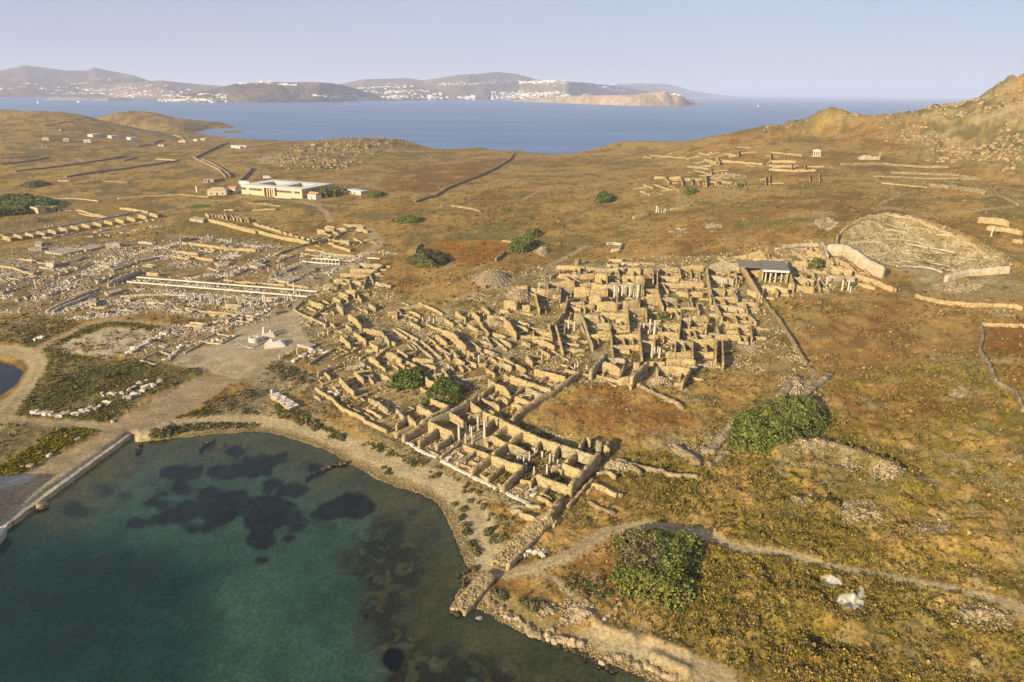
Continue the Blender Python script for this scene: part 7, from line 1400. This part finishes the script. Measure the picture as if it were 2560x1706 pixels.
for c, P, h, lab in (('d', [(410,725),(590,685),(750,708),(570,752)], .9, 'large flat stone platform in the sanctuary, left of a pair'), ('d', [(700,690),(850,662),(935,680),(790,712)], 1.0, 'smaller flat stone platform in the sanctuary, right of a pair'), ('d', [(960,655),(1090,650),(1110,640),(985,640)], 2.4, 'long solid grey block base behind the platforms'),
    ('d', [(260,690),(390,682),(380,700),(275,705)], .8, 'low flat base at the left of the sanctuary'), ('d', [(415,825),(490,835),(500,815),(430,808)], 2.2, 'cube-like ochre base beside the gravel square at the left'), ('d', [(1640,605),(1710,590),(1712,575),(1650,585)], 2.2, 'pale block base at the corner of the brown field'),
    ('d', [(315,655),(375,655),(375,635),(320,635)], 1.6, 'small grey cube base at the left'), ('d', [(955,1095),(1090,1060),(1115,1075),(985,1115)], 1.0, 'whitish slab floor in front of the beam ends'), ('d', [(815,1195),(880,1200),(875,1165),(820,1160)], 1.6, 'small square altar block left of the columns'),
    ('d', [(1140,1165),(1190,1170),(1190,1155),(1145,1152)], 1.2, 'white cubic block before the beam ends'), ('e', [(475,985),(590,1005),(715,955),(610,940)], .8, 'square marble temple foundation in the paved court'), ('e', [(235,850),(300,830),(380,850),(300,865)], 1.2, 'heap-like white base at the edge of the brown field'),
    ('d', [(1005,885),(1170,835),(1230,820),(1060,865)], 1.0, 'long low foundation bar in the middle of the sanctuary'), ('d', [(1010,880),(1180,830),(1190,840),(1020,895)], .9, 'thin foundation bar below the long one'), ('d', [(1230,800),(1400,770),(1410,785),(1240,815)], 1.0, 'long foundation bar at the heap of white blocks'),
    ('d', [(1960,825),(2090,815),(2080,840),(1990,845)], 1.2, 'block base in the brown field right of the single column'), ('e', [(420,1280),(470,1270),(470,1255),(425,1262)], 1.6, 'white block base at the corner of the square'), ('d', [(2060,1345),(2085,1348),(2085,1330),(2062,1328)], 1.4, 'upright white block near the road of marble'), ('d', [(1730,425),(1850,440),(1870,420),(1750,408)], 1.6, 'white block wall at the far end of the bright retaining wall'), ('e', [(560,905),(640,870),(650,855),(565,880)], .9, 'row-like statue base in the paved court')):
    slab(c, P, h, lab)
# comb of shop walls along the far left road
for q in range(14):
    x = 25+q*103; y = 588-q*16.4
    lone_wall('d', [(x, y), (x+38, y+12), (x+74, y+22)], 2.1, .8, ['first','second','third','fourth','fifth','sixth','seventh','eighth','ninth','tenth','eleventh','twelfth','thirteenth','fourteenth'][q]+' from the left of the short lit cross walls along the far left road', M_wall, 'cross_wall', .15, 'wall', 'short cross walls along the far left road')
for P, h, lab in (([(0,575),(300,530),(600,480),(900,430),(1200,370),(1390,345)], 1.0, 'long back wall behind the comb of cross walls'), ([(700,345),(850,378),(985,412)], 1.1, 'upper of two pale parallel walls above the comb of cross walls'), ([(720,372),(850,395),(980,415)], .9, 'lower of two pale parallel walls above the comb of cross walls'), ([(1090,320),(1200,335),(1350,362)], 1.6, 'bright ochre wall piece above the road corner'),
    ([(260,235),(460,238)], 1.2, 'pale straight wall behind the left grove'), ([(460,240),(700,238),(900,262)], .7, 'low thin wall behind the left grove'), ([(390,590),(470,598),(540,575),(640,560)], .6, 'low room outline beside the far left road, left one'), ([(560,575),(640,560),(720,535)], .6, 'low room outline beside the far left road, right one'), ([(180,785),(300,808),(420,835)], .9, 'wall edge of the gravel square at the left, upper side'), ([(0,850),(150,885),(310,925)], 1.3, 'lit wall edge of the gravel square at the left, lower side'),
    ([(420,1270),(600,1180),(830,1085),(920,1062)], 1.0, 'upper of the long parallel walls running to the beam ends'), ([(480,1270),(650,1190),(840,1120)], 1.0, 'lower of the long parallel walls running to the beam ends'), ([(980,1020),(1130,950),(1280,895)], 1.8, 'dark sunken wall above the beam ends'), ([(1660,640),(1900,665),(2150,695),(2334,712)], 1.4, 'long ochre wall below the brown field in the sanctuary'), ([(1570,710),(1700,735),(1810,750)], 1.3, 'lit wall in the middle of the marble heaps'), ([(1740,760),(1860,785),(1950,800)], 1.4, 'lit wall left of the block base'),
    ([(1690,1245),(1900,1265),(2100,1290),(2334,1315)], 1.0, 'ochre kerb wall below the column stumps'), ([(1340,925),(1450,935)], 1.4, 'short ochre wall left of the bare track loop'), ([(930,850),(1010,860)], 1.4, 'short ochre wall at the foundation bar'), ([(570,820),(690,800),(760,770)], 1.0, 'dark low wall below the platforms'), ([(1100,1130),(1500,1110),(1700,1120)], .8, 'low kerb before the beams'), ([(1900,870),(2000,905)], .6, 'thin kerb in the brown field')):
    lone_wall('d', P, h, .8, lab, M_wall if 'och' in lab or 'lit' in lab or 'pale' in lab else M_mar, 'low_wall', .35)
for P, h, lab in (([(0,700),(200,690),(320,715)], 1.1, 'lit wall under the marble heaps left of the lane'), ([(460,755),(600,700),(780,650)], 1.0, 'low wall on the lower side of the lane'), ([(270,462),(330,480),(420,512)], 1.6, 'pale wall top in the row of stubs behind the long bright wall'), ([(420,515),(560,550),(700,585),(830,625)], 1.2, 'row of ruined shop walls behind the long bright wall'), ([(0,340),(90,345)], 1.2, 'pale wall piece below the museum road'), ([(255,345),(360,340),(480,340)], 1.0, 'low broken wall in the field before the museum'), ([(410,1015),(560,1022),(800,1055)], .8, 'ochre kerb behind the farther long beam'), ([(0,985),(300,1005),(560,1030)], .8, 'second kerb behind the farther long beam'), ([(220,283),(350,293),(515,310)], .5, 'line of white stones in front of the museum')):
    lone_wall('e', P, h, .8, lab, M_wall, 'low_wall', .5)
for q in range(12):
    lone_wall('d', [(1880+q*33+rnd.uniform(-8, 8), 375+q*4+rnd.uniform(-12, 12)), (1905+q*33, 395+q*4)], rnd.uniform(1.4, 2.2), .9, 'stub in the dense row of ruined shops below the bright green patch', M_wall, 'wall_stub', .2, 'wall', 'row of ruined shops below the green patch')
for q in range(10):
    lone_wall('e', [(290+q*52, 462+q*16+rnd.uniform(-6, 6)), (315+q*52, 478+q*16)], rnd.uniform(1.2, 1.8), .9, 'stub in the row of ruined shops behind the long bright wall', M_wall, 'wall_stub', .2, 'wall', 'row of ruined shops behind the bright wall')
for q in range(18):
    x, y = 240+rnd.uniform(-20, 170), 830+rnd.uniform(-10, 30)
# spoil mounds
def mound(c, e, h, label):
    ring = [(e[0]+e[2]*math.cos(t), e[1]+e[3]*math.sin(t)) for t in np.linspace(0, 2*math.pi, 19)[:-1]]
    G = np.array(ground(c, ring)); c0 = G.mean(0); V = []; n_ = 18; z0 = float(Zg(*c0))
    for j, k in enumerate(np.linspace(1, 0.02, 10)):
        p = c0+(G-c0)*k; V.append(np.c_[p, Zg(p[:, 0], p[:, 1])-.3+h*(1-k**1.7)+(rng.random(n_)-.5)*.10*(k < .95)])
    I = np.arange(10*n_).reshape(10, n_); I2 = np.roll(I, -1, 1); F = np.stack([I[:-1], I2[:-1], I2[1:], I[1:]], -1).reshape(-1, 4)
    V = np.concatenate(V); o = link('spoil_heap', np_mesh('spoil_heap', V, F, True), None, [M_spoil]); tag(o, label, 'heap')
    X = rng.uniform(-1, 1, 500); Y = rng.uniform(-1, 1, 500); k = X*X+Y*Y < 1; X, Y = X[k], Y[k]; t = np.arctan2(Y, X); r = np.hypot(X, Y)*.98
    i = ((t % (2*math.pi))/(2*math.pi)*n_).astype(int) % n_; gg = c0+(G[i]-c0)*r[:, None]; zz = Zg(gg[:, 0], gg[:, 1])-.3+h*(1-r**1.7)
    S_ = rng.uniform(.12, .3, len(r)); cc = np.array([.40,.315,.20])*rng.uniform(.6, 1.25, (len(r), 1)); q = scatter_mesh('heap_stones', SB, SF, gg[:, 0], gg[:, 1], zz+S_*.2, S_, rng.uniform(0, 6, len(r)), cc.astype(np.float32), M_frag, 'stones on the heap'); q.parent = o
M_spoil = stone_mat('spoil_gravel', (.36,.28,.17), (.27,.20,.11), 3, .7)
mound('f', (265, 730, 175, 85), 3.0, 'large pale spoil heap above the old quarter'); mound('f', (500, 880, 120, 60), 2.5, 'spoil heap beside the left edge walls of the old quarter'); mound('f', (720, 480, 60, 45), 2.0, 'pale stone heap right of the reservoir bush'); mound('f', (270, 1120, 100, 40), 1.6, 'small earth heap in the low part of the old quarter')
mound('j', (1420, 1225, 110, 45), 1.6, 'stony heap at the foot of the sunken rooms'); mound('j', (1900, 1075, 90, 30), 1.5, 'rubble heap at the lower right corner of the old quarter'); mound('l', (110, 590, 110, 40), 1.2, 'rubble heap just right of the warehouse corner'); mound('l', (1080, 150, 60, 70), 1.4, 'rubble heap above the upper bush')
# people, one continuous skinned figure each
def person_mesh(stride):
    J = {'hip': (0,0,.92,.13,.10), 'ch': (0,0,1.30,.17,.11), 'nk': (0,0,1.50,.06,.06), 'hd': (0,.02,1.63,.10,.11), 'tp': (0,.01,1.75,.07,.08)}
    for s, n_ in ((-1, 'l'), (1, 'r')):
        J.update({n_+'t': (s*.10, s*stride*.1, .86, .095, .095), n_+'k': (s*.11, s*stride*.35, .48, .065, .065), n_+'f': (s*.11, s*stride*.5, .07, .05, .06), n_+'o': (s*.12, s*stride*.5+.14, .04, .045, .035), n_+'s': (s*.20, 0, 1.40, .065, .065), n_+'e': (s*.27, -s*stride*.15, 1.13, .05, .05), n_+'w': (s*.27, -s*stride*.3+.08, .88, .035, .04)})
    K = list(J); E = [('hip','ch'),('ch','nk'),('nk','hd'),('hd','tp')]+[p for n_ in 'lr' for p in (('hip',n_+'t'),(n_+'t',n_+'k'),(n_+'k',n_+'f'),(n_+'f',n_+'o'),('ch',n_+'s'),(n_+'s',n_+'e'),(n_+'e',n_+'w'))]
    me = bpy.data.meshes.new('skeleton'); me.from_pydata([J[k][:3] for k in K], [(K.index(a), K.index(b_)) for a, b_ in E], []); o = bpy.data.objects.new('tmp', me); COL.objects.link(o)
    md = o.modifiers.new('s', 'SKIN'); 
    for i, k in enumerate(K): me.skin_vertices[0].data[i].radius = J[k][3:]
    me.skin_vertices[0].data[0].use_root = True; o.modifiers.new('u', 'SUBSURF').levels = 1
    dg = bpy.context.evaluated_depsgraph_get(); r = bpy.data.meshes.new_from_object(o.evaluated_get(dg)); bpy.data.objects.remove(o); r.name = 'person'
    for mt in (plain_mat('trousers', (.05,.05,.07)), plain_mat('shirt_red', (.25,.06,.04)), plain_mat('skin', (.40,.24,.16))): r.materials.append(mt)
    for p in r.polygons: p.material_index = 0 if p.center.z < .92 else (1 if p.center.z < 1.48 else 2)
    for p in r.polygons: p.use_smooth = True
    return r
PM = [person_mesh(.5), person_mesh(.2)]
for c, x, y, k, lab, g_ in [('i', 260, 388, 0, 'person in dark trousers walking alone across the paved square', None)]+[('d', x, y, i % 2, 'person standing in the small group on the gravel square at the left', 'visitors on the gravel square') for i, (x, y) in enumerate(((300,838),(312,842),(382,862),(400,868),(415,864),(470,858)))]:
    (gx, gy), = ground(c, [(x, y)]); o = bpy.data.objects.new('person', PM[k]); COL.objects.link(o); o.location = (gx, gy, float(Zg(gx, gy))); o.rotation_euler = (0, 0, rnd.uniform(0, 6.28)); tag(o, lab, 'person', g_)
# quay edge blocks
qo = empty('quay_edge', (float(quay[0][0]), float(quay[1][0]), 0)); tag(qo, 'straight stone quay edge along the harbour', 'quay')
a, b_ = np.array([quay[0][0]-2.3, quay[1][0]-24]), np.array([quay[0][1], quay[1][1]]); d = b_-a; L_ = np.hypot(*d); d = d/L_; nrm = np.array([-d[1], d[0]]); n_ = int(L_/2.2); o3 = np.array(qo.location)[:2]
for k in range(n_):
    p, q = a+d*(L_*k/n_+.03), a+d*(L_*(k+1)/n_-.03); w = rng.uniform(1.1, 1.3); e = rng.uniform(-.08, .12); pp = [p-nrm*e, q-nrm*e, q+nrm*w, p+nrm*w]; zt = 1.05+rng.uniform(-.05, .05)
    MB().add([(*(v_-o3), -2.5) for v_ in pp]+[(*(v_-o3), zt) for v_ in pp], [(0,3,2,1)[::-1] if 0 else (0,3,2,1),(4,5,6,7),(0,1,5,4),(1,2,6,5),(2,3,7,6),(3,0,4,7)]).build('block', M_mar, qo)
# landing stone at the quay, moored ferry just outside the left edge
blocks('h', [(275, 1350)], 1, 'flat ochre landing stone at the foot of the quay', None, 1.6, 1.6, 'landing_stone', -.1, RK[:1], 'stone block', 0)
x, y = flat(np.array(-84.), np.array(1398.), 0.0); f_ = empty('ferry', (float(x), float(y), 0), math.radians(70)); tag(f_, 'white bow of a moored ferry at the left edge', 'ferry')
MB().add([(-9,-2,-.5),(4,-2,-.5),(7,0,-.5),(4,2,-.5),(-9,2,-.5),(-9,-2.2,1.5),(4.5,-2.2,1.8),(8,0,2.2),(4.5,2.2,1.8),(-9,2.2,1.5)], [(0,1,6,5),(1,2,7,6),(2,3,8,7),(3,4,9,8),(4,0,5,9),(5,6,7,8,9),(4,3,2,1,0)]).build('hull', bsm, f_); MB().box(-7, -1.7, 1.6, 3, 1.7, 3.6).build('cabin', bsm, f_)

# low foundations of the sanctuary: rectangles of robbed-out walls
FD = [('d', 130, 985, 90, 26, .15), ('d', 250, 930, 80, 22, .12), ('d', 420, 880, 90, 22, .12), ('d', 560, 950, 110, 26, -.3), ('d', 700, 985, 100, 24, -.4), ('d', 780, 870, 120, 20, -.35), ('d', 90, 1100, 110, 22, -.25), ('d', 250, 1165, 120, 24, -.3), ('d', 480, 1120, 90, 26, -.4), ('d', 640, 1085, 90, 24, -.4), ('d', 960, 990, 100, 20, -.4), ('d', 1330, 655, 110, 18, .1), ('d', 1500, 700, 70, 20, .12), ('d', 1880, 725, 100, 18, .12), ('d', 2050, 690, 110, 16, .12), ('d', 1650, 795, 120, 20, .15), ('d', 930, 545, 100, 14, -.15), ('d', 1150, 500, 110, 14, -.15), ('d', 1350, 460, 90, 14, -.18), ('d', 600, 555, 80, 12, -.15),
      ('d', 1400, 1225, 140, 24, .08), ('d', 1650, 1290, 140, 24, .1), ('d', 1950, 1330, 150, 24, .1), ('d', 2200, 1370, 130, 24, .1), ('d', 900, 1250, 120, 26, .05), ('d', 1150, 1270, 120, 24, .08), ('d', 700, 1265, 110, 26, -.1), ('d', 1780, 1420, 130, 24, .1), ('d', 2050, 1440, 130, 24, -.2), ('d', 1350, 870, 70, 18, .1), ('e', 60, 1250, 120, 24, .1), ('e', 250, 1210, 110, 22, .05), ('e', 420, 1180, 110, 22, .05), ('e', 150, 930, 100, 20, -.45), ('e', 320, 850, 100, 18, -.45), ('e', 560, 800, 100, 16, -.35), ('e', 480, 960, 70, 18, -.4), ('e', 130, 1350, 110, 22, -.4), ('e', 330, 1310, 100, 20, -.5)]
for q, (c, x, y, hw, hh_, sl) in enumerate(FD):
    hw *= .62; cr = [(x-hw, y-hw*sl), (x+hw, y+hw*sl)]; up = (hh_*1.5, -hh_*.62) if sl > 0 else (-hh_*1.2, -hh_*.55)
    co = [cr[0], cr[1], (cr[1][0]+up[0], cr[1][1]+up[1]), (cr[0][0]+up[0], cr[0][1]+up[1])]; g4 = ground(c, co); c0 = np.mean(g4, axis=0); z0 = float(Zg(*c0))
    o = empty('foundation', (c0[0], c0[1], z0)); near_ = 'by the far left road' if y < 620 and c == 'd' else 'around the marble heaps' if y < 850 and c == 'd' else 'left of the long beams' if x < 1050 and c == 'd' else 'below the long beams' if y > 1150 else 'by the paved court'
    tag(o, 'low rectangular foundation of weathered stone '+near_, 'foundation', 'low foundations '+near_); T = Matrix.Translation((-c0[0], -c0[1], -z0))
    for k in range(5):
        P = [g4[k], g4[(k+1) % 4]] if k < 4 else [np.mean([g4[0], g4[1]], axis=0), np.mean([g4[2], g4[3]], axis=0)]
        if rng.random() < .88: me = wall_mesh(P, rng.uniform(.5, 1.1), .6, 900+q*5+k, rag=.5); me.transform(T); link('wall', me, o, [M_mar if (q+k) % 3 else M_wall])
# unseen house added outside the frame, sized from the shadow it casts on the quay
o = empty('shadow_house', (-138, 86, 1.1)); tag(o, 'plain ochre house added unseen beyond the left edge to cast the quay shadow', 'house')
ubox('wall', M_plas, o, 0, 0, -1, 23.4, 23.4, 8.7); ubox('roof', M_roofw, o, -.2, -.2, 8.703, 23.6, 23.6, 9.0)
for k in range(4):
    f = ubox('window', M_gl, o, 3+k*5.4, -.05, 3.2, 4.4+k*5.4, .03, 5.0); f = ubox('window', M_gl, o, 23.37, 3+k*5.4, 3.2, 23.45, 4.4+k*5.4, 5.0)
# ---------------------------------------------------------------- the air over the strait
hz = bpy.data.materials.new('air_haze'); hz.use_nodes = True; N = hz.node_tree.nodes; L = hz.node_tree.links
N.remove(N['Principled BSDF']); pv = N.new('ShaderNodeVolumePrincipled')
pv.inputs['Color'].default_value = (.70,.77,1.0,1); pv.inputs['Density'].default_value = HAZE; pv.inputs['Anisotropy'].default_value = 0.0
L.new(pv.outputs[0], N['Material Output'].inputs['Volume'])
m = MB(); m.box(-60000, -500, -14, 60000, 90500, 420)
tag(m.build('haze', hz), 'thin pale haze over the sea', kind='stuff')
